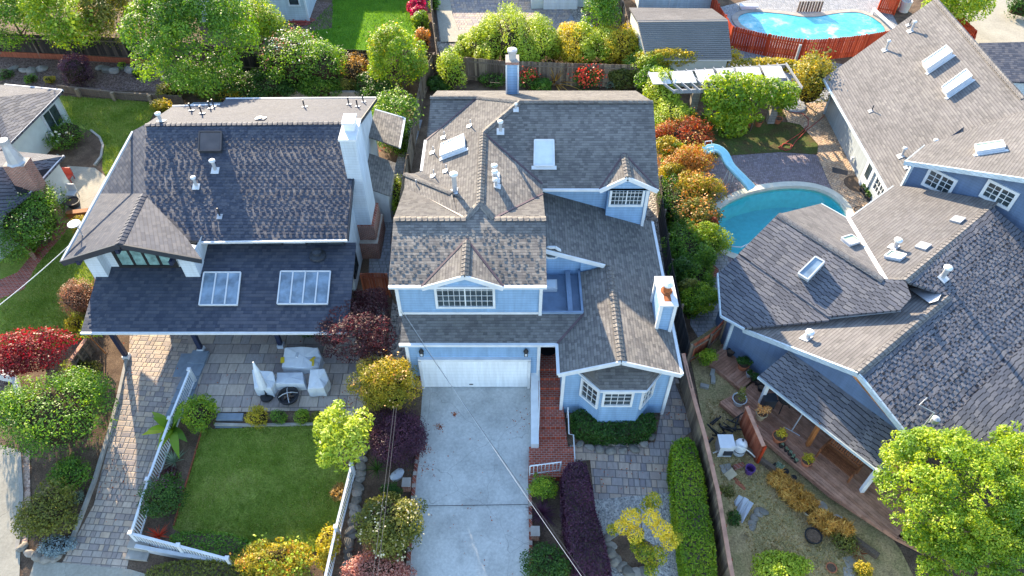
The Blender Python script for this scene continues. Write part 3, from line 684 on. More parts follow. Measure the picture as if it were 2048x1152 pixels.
def lz(x, y):
    z = min(zon(FM, x, y), zon(BM, x, y))
    return z - .13
mb = MB(); walls(mb, [(-18.6, 25.8), (-8.3, 25.8), (-8.3, 36.4), (-18.6, 36.4)], 0, lz)
walls(mb, [(-20.1, 24.5), (-15.1, 24.5), (-15.1, 27.5), (-18.6, 27.5), (-18.6, 33.2), (-20.1, 33.2)], 2.9, lambda x, y: max(3.2, min(zon(GW, x, y), zon(GE, x, y)) - .12))
gl2, gr2 = PY(199, 540, 24.1).x, PY(384, 540, 24.1).x
for x, s in ((gl2, 1), (gr2, 1)):
    w0, w1 = x - .35, x + .35
    mb.prism([Vector((w0, 23.95, min(zon(GW, w0, 23.95), zon(GE, w0, 23.95)) - .14)), Vector((w1, 23.95, min(zon(GW, w1, 23.95), zon(GE, w1, 23.95)) - .14)), Vector((w1, 24.8, min(zon(GW, w1, 24.8), zon(GE, w1, 24.8)) - .14)), Vector((w0, 24.8, min(zon(GW, w0, 24.8), zon(GE, w0, 24.8)) - .14))], 2.7)
mb.poly([(-20.1, 24.5, 2.9), (-15.1, 24.5, 2.9), (-15.1, 27.5, 2.9), (-18.6, 27.5, 2.9), (-18.6, 33.2, 2.9), (-20.1, 33.2, 2.9)])
mb.build('wall', M['siding_white'], hl)
o = PY(245, 529, 24.44); e = PY(350, 529, 24.44); t = PY(290, 499, 24.44); window(hl, o, (1, 0, 0), e.x - o.x, t.z - o.z, 4, 1, .14, frame='black', glass='curtain', mun=.12)
for u0, u1 in ((512, 565), (614, 690)):
    o = PY(u0, 489, 25.78); e = PY(u1, 489, 25.78); window(hl, o, (1, 0, 0), e.x - o.x, .22, 1, 1, .03, frame='black', grid=False)
mb = MB()
for u, v in ((238, 497), (160, 519), (345, 520)): p = PY(u, v, 23.95); mb.bar(p + Vector((0, -.25, 0)), p + Vector((0, .8, 0)), .16, .24)
mb.build('rafter_end', M['navy'], hl)
for u, v in ((255, 716), (404, 702), (563, 694)):
    p = G(u, v); mb = MB(); mb.bar(p + UP * .05, p + UP * 2.25, .2, .2); po = mb.build('post', M['navy'], hl); mb = MB(); mb.box(p + UP * .12, (.3, .3, .26)); mb.build('post_base', M['white'], po)
mb = MB(); mb.bar((-19.9, 21.35, 2.15), (-7.8, 21.35, 2.15), .18, .22); mb.build('porch_beam', M['navy'], hl)
skylight(hl, [(410, 547), (483, 547), (476, 612), (400, 612)], PO, .12, 'offwhite', 'skyglass', 3, False)
skylight(hl, [(563, 545), (662, 545), (656, 610), (556, 610)], PO, .12, 'offwhite', 'skyglass', 4, False)
skylight(hl, [(402, 268), (446, 268), (445, 306), (400, 306)], FM, .22, 'dark', 'smoked', 1, False)
for u, v, pl, h, r in ((431, 340, FM, .55, .13), (393, 372, FM, .5, .11), (322, 243, BM, .45, .13), (690, 0, BM, 0, 0)):
    if h: vent(hl, ON(u, v, pl), h, r, True, pl)
for u, v, pl in ((440, 432, FM), (421, 218, BM), (428, 214, BM), (383, 222, BM), (404, 228, BM), (609, 215, BM), (698, 210, BM), (715, 214, BM), (727, 205, BM)): vent(hl, ON(u, v, pl), .5, .06, False, pl, 'dark')
for u, v in ((521, 238),): vent(hl, ON(u, v, BM), .12, .2, False, BM, 'dark')
p = ON(636, 512, PO); mb = MB(); mb.lathe(p, [(.42, .02), (.4, .1), (.2, .16), (.2, .3), (.24, .34), (.05, .4)], 16); mb.build('roof_fan', M['dark'], hl)
p = ON(165, 470, GW); mb = MB(); mb.tube([p, p + UP * .7], .03); mb.lathe(p + Vector((0, -.1, .75)), [(.02, 0), (.3, .06), (.3, .1)], 12); mb.tube([p + UP * .1, p + Vector((.5, -.5, -.1)), p + Vector((.2, -1.2, 0))], .02); mb.build('satellite_dish', M['metal'], hl)
# chimney chase on the gable wall
mb = MB(); mb.prism([(-8.3, 28.6), (-7.55, 28.6), (-7.55, 30.3), (-8.3, 30.3)], 2.2, 7.65); ch = mb.build('chimney', M['siding_white'], hl)
mb = MB(); mb.box((-7.92, 29.45, 7.7), (.85, 1.8, .1)); mb.box((-7.9, 29.6, 7.95), (.5, .7, .4)); mb.box((-7.9, 29.6, 8.2), (.62, .85, .1)); mb.build('chimney_top', M['white'], ch)
mb = MB(); mb.prism([(-8.3, 28.5), (-7.4, 28.5), (-7.4, 30.4), (-8.3, 30.4)], 0, 2.2); mb.prism([(-8.3, 28.2), (-7.3, 28.2), (-7.3, 30.6), (-8.3, 30.6)], 0, 1.2); mb.build('chimney_base', M['brick'], hl)
o = Vector((-8.28, 25.95, .9)); window(hl, o, (0, 1, 0), .9, 1.2, 2, 1, .06, frame='black')
# lean-to closet and small rear roof on the right wall
mb = MB(); mb.prism([(-8.3, 31.2), (-7.0, 31.2), (-7.0, 34.0), (-8.3, 34.0)], 0, 2.1); mb.poly([(-8.3, 31.2, 2.1), (-7.0, 31.2, 2.1), (-8.3, 31.2, 2.75)]); mb.build('closet', M['offwhite'], hl)
mb = MB(); mb.slab([(-8.3, 31.1, 2.8), (-6.85, 31.1, 2.1), (-6.85, 34.1, 2.1), (-8.3, 34.1, 2.8)], .06)
mb.slab([(-8.3, 34.6, 3.6), (-6.6, 34.4, 3.0), (-6.6, 37.4, 3.0), (-8.3, 37.4, 3.6)], .08); mb.build('closet_roof', M['sh_main'], hl)
mb = MB(); gutter(mb, (-6.55, 34.4, 2.95), (-6.55, 37.4, 2.95), .1, .1); gutter(mb, (-8.3, 37.4, 3.55), (-6.6, 37.4, 2.95), .1, .1); mb.build('closet_trim', M['white'], hl)

# ================================================================== the slate blue house on the right
hr = thing('house', 'slate blue house with angled grey roofs and a long wooden deck', 'house', (18, 24, 0))
rC = (P(1557, 428, 5.0), P(1770, 560, 5.0)); rB = (P(1808, 560, 5.0), P(1986, 413, 5.0)); rD = (P(1897, 592, 4.55), P(1718, 745, 4.55))
def slope_from(r, s, side):
    """plane through horizontal ridge r falling by s towards side (a unit sense)"""
    d = (r[1] - r[0]).normalized(); n = Vector((d.y, -d.x, 0))
    if n.dot(side) < 0: n = -n
    return plane3(r[0], r[1], r[0] + n - UP * s)
PC = slope_from(rC, .45, Vector((-1, -1, 0))); PA = plane3(rC[0], rC[1], P(1697, 438, 3.55)); PB = plane3(rB[0], rB[1], P(1697, 438, 3.55))
PD = plane3(rD[0], rD[1], P(1487, 657, 2.45)); PE = slope_from(rD, .30, Vector((1, -1, 0)))
R1 = plane3(P(1648, 158, 2.7), P(1777, 381, 2.7), P(1871, 0, 6.3)); q_ = Vector((.785, .62, 0)); n2 = Vector((.645, -.764, 0)); R2a = P(1811, 322, 4.9); R2b = R2a + n2 * 6.2 + UP * (6.2 * .39); R2 = plane3(R2a, R2b, ON(2048, 222, R1))
r2v = ON(1850, 290, R2)
def face(mb, pl, px, th=.12, dz=0): mb.slab([ON(u, v, pl) + UP * dz for u, v in px], th)
mb = MB()
face(mb, R1, [(1648, 156), (1871, -4), (2048, 195), (2120, 275), (2120, 400), (1810, 400), (1777, 381)])
mb.slab([R2a, R2b, ON(2150, 300, R2), ON(2110, 230, R2), ON(2048, 222, R2), ON(1850, 290, R2)], .25)
face(mb, PA, [(1557, 428), (1642, 407), (1697, 438), (1770, 560)]); face(mb, PB, [(1697, 438), (1790, 370), (1830, 375), (2000, 402), (1986, 413), (1808, 560), (1770, 560)])
face(mb, PD, [(1487, 655), (1655, 638), (1800, 622), (1818, 570), (1897, 592), (1718, 745)])
mb.build('roof', M['sh_lit'], hr)
mb = MB()
face(mb, PC, [(1557, 428), (1477, 508), (1655, 634), (1800, 621), (1822, 596), (1810, 563), (1770, 560)], .12, .05); face(mb, PC, [(1480, 507), (1437, 545), (1443, 630), (1490, 656), (1660, 640), (1660, 630)])
face(mb, PE, [(1718, 745), (1897, 592), (1812, 562), (1986, 414), (2160, 560), (2200, 1000), (1840, 897)])
PF = plane3(P(1517, 752, 2.1), P(1757, 940, 2.1), P(1577, 702, 3.0)); face(mb, PF, [(1577, 702), (1517, 752), (1757, 940), (1832, 880)])
mb.tabs(PE, [ON(u, v, PE) for u, v in ((1725, 748), (1897, 600), (1820, 566), (1984, 425), (2100, 520), (2100, 880), (1900, 890), (1840, 890))], .17, .15, .9, .009, 5)
mb.build('shake_roof', M['sh_zig'], hr)
# raised lower course across the big slope
mb = MB(); face(mb, PE, [(2048, 688), (1868, 868), (1840, 897), (2200, 1000), (2160, 590)], .1, .09); mb.build('lower_roof', M['sh_zig'], hr)
capped([(ON(*a, pl), ON(*b, pl)) for a, b, pl in (((1986, 413), (1810, 561), PB), ((1810, 561), (1768, 560), PB), ((1768, 560), (1558, 429), PA), ((1897, 592), (1718, 744), PD), ((2048, 197), (1872, -2), R1))], hr, 'sh_lit', .2, .27, .4)
strips(((ON(1697, 438, PA), ON(1770, 559, PA)),), hr, 'offwhite', 'valley_flashing', .22, .03, .03); strips(((ON(1489, 656, PD), ON(1800, 622, PD)),), hr, 'offwhite', 'valley_flashing', .12, .03, .04)
mb = MB(); mb.poly([ON(u, v, PD) + UP * .16 for u, v in ((1812, 580), (1885, 583), (1873, 606), (1856, 611))]); mb.build('ridge_flashing', M['metal'], hr)
strips([(ON(*a, pl), ON(*b, pl)) for a, b, pl in (((1648, 157), (1777, 381), R1), ((1642, 407), (1697, 438), PA), ((1697, 438), (1788, 372), PB), ((1517, 752), (1757, 940), PF), ((1437, 545), (1443, 630), PC), ((1443, 630), (1490, 656), PC))], hr, 'siding_pale', 'gutter', .13, .13, -.07)
strips([(ON(*a, pl), ON(*b, pl)) for a, b, pl in (((1487, 657), (1718, 746), PD), ((1718, 746), (1838, 897), PE))] + [(R2a, R2b), (R2a, r2v)], hr, 'siding_pale', 'barge_board', .08, .25, -.12)
k0, k1 = Vector((10.45, 21.75, 0)), Vector((16.0, 14.95, 0)); kw = (k1 - k0).normalized()
def rz(x, y):
    t = (Vector((x, y, 0)) - k0).dot(kw); d = abs((Vector((x, y, 0)) - k0).cross(kw).z)
    if d < .3: return (2.35 + (4.38 - 2.35) * t / 5.2 if t < 5.2 else 4.38 - .4 * (t - 5.2)) - .12
    return 2.4
ka = ON(1642, 407, PA); kb = ON(1697, 438, PA); kc = ON(1775, 384, PB); kd = ON(1557, 428, PA); kl = ON(1442, 560, PC)
foot = [(k0.x, k0.y), (k1.x, k1.y), (k1.x + q_.x * 15, k1.y + q_.y * 15), (28, 31), (21.6, 31), (kc.x + .5, kc.y - .3), (kb.x + .15, kb.y - .6), (ka.x - .15, ka.y - .5), (kd.x - .2, kd.y - .3), (kl.x + .4, kl.y + .1)]
mb = MB(); walls(mb, foot, 0, rz)
wa = R2a + q_ * .35 + n2 * .3; wb2 = wa + n2 * 8
for a, b in ((wa, wb2),): mb.poly([(a.x, a.y, 2.3), (b.x, b.y, 2.3), (b.x, b.y, 4.9 + 7.7 * .39), (a.x, a.y, 4.88)])
b = wa + q_ * 5.2; mb.poly([(wa.x, wa.y, 2.3), (b.x, b.y, 2.3), (b.x, b.y, 4.88), (wa.x, wa.y, 4.88)])
mb.build('wall', M['siding_navy'], hr)
mb = MB(); y0_, y1_ = P(1646, 228, 0).y, P(1745, 405, 0).y
mb.prism([(21.45, y1_ - 1.5), (28, y1_ - 1.5), (28, y0_), (21.45, y0_)], 0, 2.72); mb.build('rear_wall', M['siding_grey'], hr)
strips([((*a, z0), (*a, z1)) for a, z0, z1 in (((k0.x, k0.y), .2, 2.3), ((wa.x, wa.y - .02), 3.0, 4.8), ((21.43, y0_), 0, 2.6))], hr, 'siding_pale', 'corner_board', .14, .14)
for px in ([(1850, 366), (1895, 387), (1866, 340)], [(1966, 389), (2016, 413), (1979, 362)]):
    def onw(u, v):
        d = ray(u, v); nn = n2.cross(UP); t = (wa - CP).dot(nn) / d.dot(nn); return CP + d * t
    o, e, t = onw(*px[0]), onw(*px[1]), onw(*px[2]); window(hr, Vector((o.x, o.y, o.z)), n2, (e - o).length, t.z - o.z, 4, 3, .14, 2, mun=.03)
# door and window of the rear wall, wall lamp
mb = MB(); mb.box((21.4, PX(1735, 350, 21.4).y, 1.0), (.08, 1.1, 2.0)); dd = mb.build('door', M['white'], hr); mb = MB(); mb.box((21.35, PX(1735, 350, 21.4).y, 1.3), (.03, .5, .9)); mb.build('pane', M['glass'], dd)
window(hr, (21.42, PX(1760, 375, 21.4).y + .6, 1.0), (0, -1, 0), 1.2, 1.1, 4, 3, .1, 2)
p = PX(1704, 318, 21.3); mb = MB(); mb.box(p, (.14, .14, .3)); mb.box(p + Vector((.08, 0, .1)), (.12, .06, .06)); mb.build('wall_lamp', M['white'], hr)
# skylights and vents
skylight(hr, [(1845, 133), (1893, 100), (1905, 112), (1855, 146)], R1, .35, 'white', 'dome', 1, True); skylight(hr, [(1884, 183), (1932, 148), (1944, 161), (1894, 195)], R1, .35, 'white', 'dome', 1, True)
skylight(hr, [(1950, 296), (2004, 288), (2010, 301), (1952, 310)], R2, .2, 'white', 'greenglass', 1, True)
skylight(hr, [(1680, 480), (1700, 474), (1719, 487), (1698, 494)], PA, .14, 'offwhite', 'greenglass', 1, False); skylight(hr, [(1768, 517), (1782, 506), (1812, 514), (1800, 523)], PB, .14, 'white', 'greenglass', 1, False)
skylight(hr, [(1630, 520), (1648, 530), (1615, 565), (1596, 553)], PC, .35, 'offwhite', 'skyglass', 1, False)
for u, v, pl, h, r in ((1822, 62, R1, .6, .11), (1771, 100, R1, .6, .1), (1864, 296, R1, .5, .11), (1803, 312, R1, .5, .1), (1789, 495, PB, .45, .16), (1614, 677, PD, .4, .16), (1884, 555, PE, .6, .16)): vent(hr, ON(u, v, pl), h, r, True, pl)
for u, v, pl in ((1743, 222, R1), (1818, 50, R1), (1815, 335, R1)): vent(hr, ON(u, v, pl), .4, .05, False, pl, 'dark')
for u, v in ((1915, 441), (1846, 494)):
    c = ON(u, v, PB); mb = MB(); hz = (rB[1] - rB[0]).normalized(); up_ = PB[0].cross(hz); mb.obox(c + PB[0] * .05, hz, up_, PB[0], .55, .5, .1); mb.build('roof_vent', M['metal'], hr)
# porch posts
for (u, v), h, m in (((1520, 805), 1.85, 'white'), ((1615, 890), 1.85, 'wood_post'), ((1723, 982), 1.85, 'white')):
    p = P(u, v, .27); mb = MB(); mb.bar(p, p + UP * h, .16, .16); mb.build('post', M[m], hr)
# antenna mast on the roof
p = P(1806, 905, 1.8); t = p + UP * 3.0; mb = MB(); mb.tube([p, t], .03, 6); mb.tube([t, t + Vector((-.5, .3, .1)), t + Vector((-.2, .5, .3))], .02); mb.lathe(t + Vector((.25, 0, -.7)), [(.02, 0), (.16, .1), (.16, .3), (.03, .35)], 10); mb.tube([t + UP * -.7, t + Vector((.25, 0, -.6))], .02)
mb.build('antenna_mast', M['metal'], hr)
# ------------------------------------------------------------------ paved ground, lawns, beds (sheets laid a few mm above the soil)
S = 'structure'
patch('lawn', [(0, 455), (130, 445), (185, 500), (190, 620), (170, 680), (100, 700), (0, 700)], M['lawn'])
patch('lawn', [(120, 192), (318, 206), (290, 262), (225, 375), (205, 340), (207, 285), (185, 262), (120, 250)], M['lawn'])
patch('patio', [(135, 332), (190, 336), (218, 358), (222, 380), (195, 430), (130, 440)], M['sidewalk'])
patch('path', [(0, 560), (35, 545), (130, 430), (160, 430), (75, 530), (48, 580), (0, 600)], M['brickpave'])
patch('planting_bed', [(0, 100), (380, 130), (370, 185), (125, 180), (0, 165)], M['bark'])
patch('path', [(262, 628), (420, 628), (400, 760), (340, 850), (300, 940), (265, 1085), (250, 1160), (120, 1160), (125, 1125), (188, 1010), (232, 830), (258, 715)], M['paver_path'])
patch('sidewalk', [(-80, 870), (36, 900), (45, 1000), (38, 1200), (-80, 1200)], M['sidewalk'])
patch('sidewalk', [(70, 1121), (260, 1139), (330, 1160), (330, 1250), (30, 1250)], M['sidewalk'])
patch('gravel_strip', [(36, 905), (60, 900), (62, 1010), (55, 1100), (38, 1100), (44, 1000)], M['pinkrock'])
patch('gravel_strip', [(-20, 690), (22, 735), (42, 790), (24, 832), (0, 800), (-20, 790)], M['bark'])
patch('patio', [(372, 625), (770, 615), (770, 700), (745, 790), (712, 850), (640, 850), (640, 822), (430, 826), (400, 812), (352, 838), (336, 815), (378, 700)], M['paver_patio'])
patch('lawn', [(404, 860), (560, 852), (650, 852), (660, 900), (705, 950), (672, 1100), (480, 1120), (346, 1058), (380, 940)], M['lawn'])
patch('driveway', [(846, 770), (1066, 770), (1064, 890), (1056, 950), (1060, 1200), (816, 1200), (832, 960)], M['concrete'])
patch('courtyard', [(1140, 890), (1310, 885), (1336, 755), (1378, 745), (1386, 860), (1350, 890), (1344, 1010), (1190, 1015), (1180, 920), (1140, 925)], M['paver_court'])
patch('gravel_bed', [(1185, 1000), (1346, 985), (1380, 1200), (1235, 1200), (1200, 1100)], M['gravel'])
patch('planting_bed', [(1215, 1085), (1250, 1062), (1300, 1085), (1320, 1130), (1290, 1152), (1240, 1145)], M['soil'])
patch('gravel_strip', [(788, 575), (808, 590), (818, 690), (835, 720), (775, 730), (775, 690)], M['pebble'])
patch('path', [(796, 575), (812, 580), (824, 700), (796, 700)], M['paver_path'])
patch('path', [(735, 585), (742, 470), (765, 420), (800, 300), (815, 240), (845, 240), (815, 350), (783, 470), (785, 590)], M['paver_grey'])
patch('gravel_strip', [(1285, 370), (1326, 372), (1345, 520), (1366, 640), (1378, 745), (1340, 750), (1300, 600)], M['pebble'])
patch('yard', [(1375, 690), (1450, 640), (1800, 1100), (1850, 1200), (1455, 1200), (1420, 950)], M['drysoil'], slope=SR)
# around the pool
def patch_hole(name, px, mat, off):
    o = flat_fill([P(u, v) for u, v in px], [pool_out], lambda x, y: off, name, mat); return o
patch_hole('pool_terrace', [(1380, 345), (1420, 318), (1470, 311), (1560, 305), (1634, 310), (1655, 345), (1735, 415), (1700, 470), (1560, 560), (1440, 545), (1385, 470)], M['paver_mauve'], .02)
patch('path', [(1560, 210), (1660, 205), (1672, 260), (1745, 400), (1738, 420), (1698, 432), (1660, 372), (1634, 312), (1636, 290), (1600, 250), (1575, 245)], M['paver_tan'], .045)
patch('lawn', [(1350, 240), (1590, 245), (1625, 260), (1638, 300), (1632, 309), (1560, 304), (1470, 310), (1420, 318), (1400, 300)], M['shade_lawn'], .012)
patch('path', [(1390, 520), (1450, 500), (1470, 560), (1445, 640), (1405, 690), (1380, 650)], M['paver_grey'], .03)
# neighbours' gardens at the back
patch('lawn', [(560, 70), (664, 8), (668, -40), (822, -40), (850, 100), (740, 104), (590, 98)], M['lawn_bright'])
patch('gravel_bed', [(560, 62), (600, 66), (664, 56), (666, 6), (618, 0), (560, 20)], M['bark'])
patch('driveway', [(862, -60), (1150, -60), (1160, 20), (1150, 60), (1105, 84), (880, 84)], M['paver_grey'])
patch('driveway', [(888, -60), (1150, -60), (1155, 10), (1120, 62), (918, 64), (905, 30)], M['paver_court'])
patch('path', [(862, -60), (890, -60), (905, 30), (918, 64), (1110, 62), (1105, 86), (882, 86)], M['sidewalk'], .1)
patch('gravel_bed', [(872, 84), (960, 84), (955, 112), (880, 110)], M['pebble'])
patch('gravel_bed', [(1135, 12), (1158, 10), (1195, 66), (1162, 66)], M['pebble'])
patch('pool_terrace', [(1420, 20), (1500, 0), (1770, 0), (1800, 60), (1740, 110), (1450, 90)], M['paver_grey'])
patch('driveway', [(1900, -60), (2200, -60), (2200, 130), (1950, 110), (1925, 40)], M['sidewalk'])
patch('path', [(1440, 90), (1760, 140), (1640, 215), (1560, 205), (1450, 130)], M['paver_grey'], .006)
# the pool
pool = thing('swimming_pool', 'kidney shaped swimming pool of teal water with pale coping', 'pool', P(1560, 440))
mb = MB(); n = len(pool_in)
for i in range(n):
    a, b, c, d = pool_in[i], pool_in[(i + 1) % n], pool_out[(i + 1) % n], pool_out[i]; t = UP * .06
    mb.poly([a + t, b + t, c + t, d + t]); mb.poly([d + t, c + t, c - t, d - t]); mb.poly([a + t, b + t, b - UP * .3, a - UP * .3])
mb.build('coping', M['coping'], pool)
mb = MB()
for i in range(n): mb.poly([pool_in[i] - UP * .3, pool_in[(i + 1) % n] - UP * .3, pool_in[(i + 1) % n] - UP * 1.7, pool_in[i] - UP * 1.7])
mb.poly([p - UP * 1.7 for p in pool_in]); mb.build('basin', M['plaster'], pool)
mb = MB(); mb.poly([p - UP * .16 for p in pool_in]); mb.build('water', M['water'], pool)

for u0, v0, u1, v1 in ((828, 1013, 1056, 1010),):
    patch('driveway_joint', [(u0, v0), (u1, v1), (u1, v1 + 1.3), (u0, v0 + 1.3)], M['dark'], lift=.03)
# short grass standing on the lawns
def grass(name, areas, mat, dens, seed, hgt=.07):
    rng = np.random.default_rng(seed); P_ = []
    for px in areas:
        q = np.array([tuple(G(u, v)) for u, v in px]); lo, hi = q[:, :2].min(0), q[:, :2].max(0); n = int((hi - lo).prod() * dens); c = lo + rng.random((n, 2)) * (hi - lo); ins = np.zeros(n, bool)
        for (x0, y0), (x1, y1) in zip(q[:, :2], np.roll(q[:, :2], -1, 0)): ins ^= ((y0 > c[:, 1]) != (y1 > c[:, 1])) & (c[:, 0] < (x1 - x0) * (c[:, 1] - y0) / (y1 - y0 + 1e-12) + x0)
        P_.append(c[ins])
    c = np.concatenate(P_); n = len(c); z = np.array([gz(x, y) for x, y in c]) + .04; a = rng.random(n) * 6.283; h = hgt * rng.uniform(.5, 1.4, n); w = .022; dx, dy = np.cos(a) * w, np.sin(a) * w; lean = rng.normal(size=(n, 2)) * .03
    v = np.stack([np.stack([c[:, 0] - dx, c[:, 1] - dy, z], 1), np.stack([c[:, 0] + dx, c[:, 1] + dy, z], 1), np.stack([c[:, 0] + lean[:, 0], c[:, 1] + lean[:, 1], z + h], 1)], 1).reshape(-1, 3)
    me = bpy.data.meshes.new(name); me.vertices.add(3 * n); me.vertices.foreach_set('co', v.astype(np.float32).ravel()); me.loops.add(3 * n); me.loops.foreach_set('vertex_index', np.arange(3 * n, dtype=np.int32)); me.polygons.add(n); me.polygons.foreach_set('loop_start', np.arange(0, 3 * n, 3, dtype=np.int32)); me.polygons.foreach_set('loop_total', np.full(n, 3, dtype=np.int32)); me.update(calc_edges=True)
    t = .5 + .25 * np.sin(c[:, 0] * 1.3 + np.sin(c[:, 1] * 1.1) * 2) * np.sin(c[:, 1] * .9 + 1) + rng.normal(size=n) * .22; at = me.attributes.new('tone', 'FLOAT', 'FACE'); at.data.foreach_set('value', np.clip(t, 0, 1).astype(np.float32)); me.materials.append(mat)
    tag(link(name, me), kind='stuff')
GL_ = m_leaf('grass_blades', [hexc(h) for h in ('506a22', '6a8432', '849644', 'a5a062')], .3); GL2 = m_leaf('bright_grass_blades', [hexc(h) for h in ('476e1e', '5f8c28', '7aa636')], .3); GL3 = m_leaf('dry_grass_blades', [hexc(h) for h in ('7a7048', 'a8935f', 'ccb482', '85803f')], .3)
grass('grass', [[(404, 860), (560, 852), (650, 852), (660, 900), (705, 950), (672, 1100), (480, 1120), (346, 1058), (380, 940)], [(0, 600), (48, 580), (75, 530), (130, 470), (185, 500), (190, 620), (170, 680), (100, 700), (0, 700)], [(120, 192), (318, 206), (290, 262), (225, 375), (205, 340), (207, 285), (185, 262), (140, 240)]], GL_, 420, 5)
grass('grass', [[(600, 70), (664, 8), (668, -40), (822, -40), (850, 100), (740, 104), (590, 98)]], GL2, 160, 6, .1)
grass('dry_grass', [[(1410, 800), (1450, 800), (1545, 940), (1700, 1080), (1740, 1160), (1480, 1160), (1440, 950)]], GL3, 200, 7, .09)

patch('sidewalk', [(-60, 10.4), (10, 10.4), (10, 8.6), (-60, 8.6)], M['sidewalk'], off=.03, world=True, slope=SL)
patch('road', [(-60, 8.5), (14, 8.5), (14, -3), (-60, -3)], M['asphalt'], off=.008, world=True, slope=SL)
# ------------------------------------------------------------------ foliage
def leaf_mesh(name, pts, nrm, size, tone, mat, rng, aspect=.55, long=None):
    n = len(pts); r = rng.normal(size=(n, 3)); nrm = nrm / np.linalg.norm(nrm, axis=1, keepdims=True)
    t = np.cross(nrm, r); t /= np.linalg.norm(t, axis=1, keepdims=True); b = np.cross(nrm, t)
    L = size[:, None] * .5; Wd = L * aspect
    v = np.stack([pts - t * L, pts + b * Wd - nrm * L * .15, pts + t * L - nrm * L * .3, pts - b * Wd - nrm * L * .15], 1).reshape(-1, 3)
    me = bpy.data.meshes.new(name); me.vertices.add(4 * n); me.vertices.foreach_set('co', v.astype(np.float32).ravel())
    me.loops.add(4 * n); me.loops.foreach_set('vertex_index', np.arange(4 * n, dtype=np.int32))
    me.polygons.add(n); me.polygons.foreach_set('loop_start', np.arange(0, 4 * n, 4, dtype=np.int32)); me.polygons.foreach_set('loop_total', np.full(n, 4, dtype=np.int32))
    me.update(calc_edges=True)
    at = me.attributes.new('tone', 'FLOAT', 'FACE'); at.data.foreach_set('value', np.clip(tone, 0, 1).astype(np.float32))
    me.materials.append(mat); return me
def blob_pts(blobs, n, rng, low=-.55, thick=.25, skirt=False):
    """points on the shells of ellipsoid lumps, with outward normals and a tone per lump"""
    B = np.array([b[:6] for b in blobs], float); T = np.array([b[6] for b in blobs]); a = B[:, 3] * B[:, 4] + B[:, 3] * B[:, 5]
    k = rng.choice(len(B), n, p=a / a.sum()); d = rng.normal(size=(n, 3)); d /= np.linalg.norm(d, axis=1, keepdims=True)
    d[:, 2] = np.where(d[:, 2] < low, -d[:, 2], d[:, 2])
    f = 1 - thick * rng.random(n) ** 1.5 + .06 * rng.normal(size=n)
    if skirt:
        m = (d[:, 2] < 0) & (k == 0); hz = np.linalg.norm(d[:, :2], axis=1) + 1e-6; sc = np.where(m, np.minimum(1 / hz, 6) * .92, 1.0); d2 = d * np.stack([sc, sc, np.ones(n)], 1)
    else: d2 = d
    p = B[k, :3] + d2 * B[k, 3:] * f[:, None]
    nr = d * .7 + rng.normal(size=(n, 3)) * .45 + np.array([0, 0, .35])
    return p, nr, T[k]
def crown_blobs(rx, ry, rz, k, rng, lump=.42, core=.7):
    bl = [(0, 0, 0, rx * core, ry * core, rz * core, .42)]
    for i in range(k):
        d = rng.normal(size=3); d /= np.linalg.norm(d)
        if d[2] < -.35: d[2] *= -1
        q = lump * rng.uniform(.45, 1.45); f = rng.uniform(.92, 1.08) - q * .75
        bl.append((d[0] * rx * f, d[1] * ry * f, d[2] * rz * f, rx * q, ry * q, rz * q, rng.uniform(.12, .88)))
    return bl
LEAF = {}; M['twigs'] = m_plain('dark_twigs', hexc('3a3226'), .95, .4, 6, .05)
def leafmat(key, cols, trans=.35, rough=.5):
    if key not in LEAF: LEAF[key] = m_leaf('leaves_' + key, [hexc(c) for c in cols], trans, rough)
    return LEAF[key]
GREENS = {
 'bright': ('527520', '7a9a26', 'a8b436'), 'mid': ('3e5f20', '57802a', '7f9e36'), 'deep': ('2b481c', '3b5e24', '527430'), 'olive': ('4d5526', '6a702f', '8c8a40'),
 'lime': ('74901f', '94a82c', 'b6c044'), 'yellow': ('8a8a22', 'b4a42a', 'd6c03e'), 'gold': ('6c7420', '96902a', 'c6ac38'), 'sunny': ('66801f', 'b4aa2a', 'efd84c'), 'orange': ('8f6420', 'b5772a', 'd0953a'),
 'red': ('571a18', '802a24', 'a5443a'), 'purple': ('38202f', '4d2c3f', '66394c'), 'maroon': ('3a2226', '522e30', '6c3e3c'), 'copper': ('7a3d24', '985030', 'b56a3a'),
 'sage': ('6b7f6a', '86987f', 'a0ae98'), 'grey': ('75858a', '90a0a5', 'a9b6ba'), 'brown': ('7a5a44', '957157', 'b08c70'), 'white': ('c9c4b4', 'd9d6c8', 'e8e6da'), 'pink': ('8a5a50', 'b07a6a', 'cda08e'),
 'magenta': ('a3213f', 'c02f4e', 'd84a66'), 'scarlet': ('b0301c', 'cc4424', 'd96038'), 'cream': ('cbb98a', 'd9c99c', 'e6dab8'), 'straw': ('8f7340', 'ab8b4e', 'c7a866'), 'wheat': ('8f6a2c', 'bd8f40', 'dcb45e'), 'apricot': ('c98a4a', 'dca25a', 'e8bd7c')}
def gmat(k, trans=.38): return leafmat(k, GREENS[k], trans)
MESHES = {}
def trunk_mb(base, top, r, rng, limbs=3, spread=.6):
    m = MB(); base, top = Vector(base), Vector(top); mid = base.lerp(top, .55) + Vector((rng.normal() * .05, rng.normal() * .05, 0)) * (top - base).length
    m.tube([base - UP * .05, mid, top], [r, r * .75, r * .35], 7)
    for i in range(limbs):
        a = rng.uniform(0, 6.28); s = base.lerp(top, rng.uniform(.35, .7)); L = (top - base).length * spread * rng.uniform(.5, .9)
        m.tube([s, s + Vector((math.cos(a) * L * .5, math.sin(a) * L * .5, L * .35)), s + Vector((math.cos(a) * L, math.sin(a) * L, L * .75))], [r * .5, r * .32, r * .12], 5)
    return m
SEED = [100]
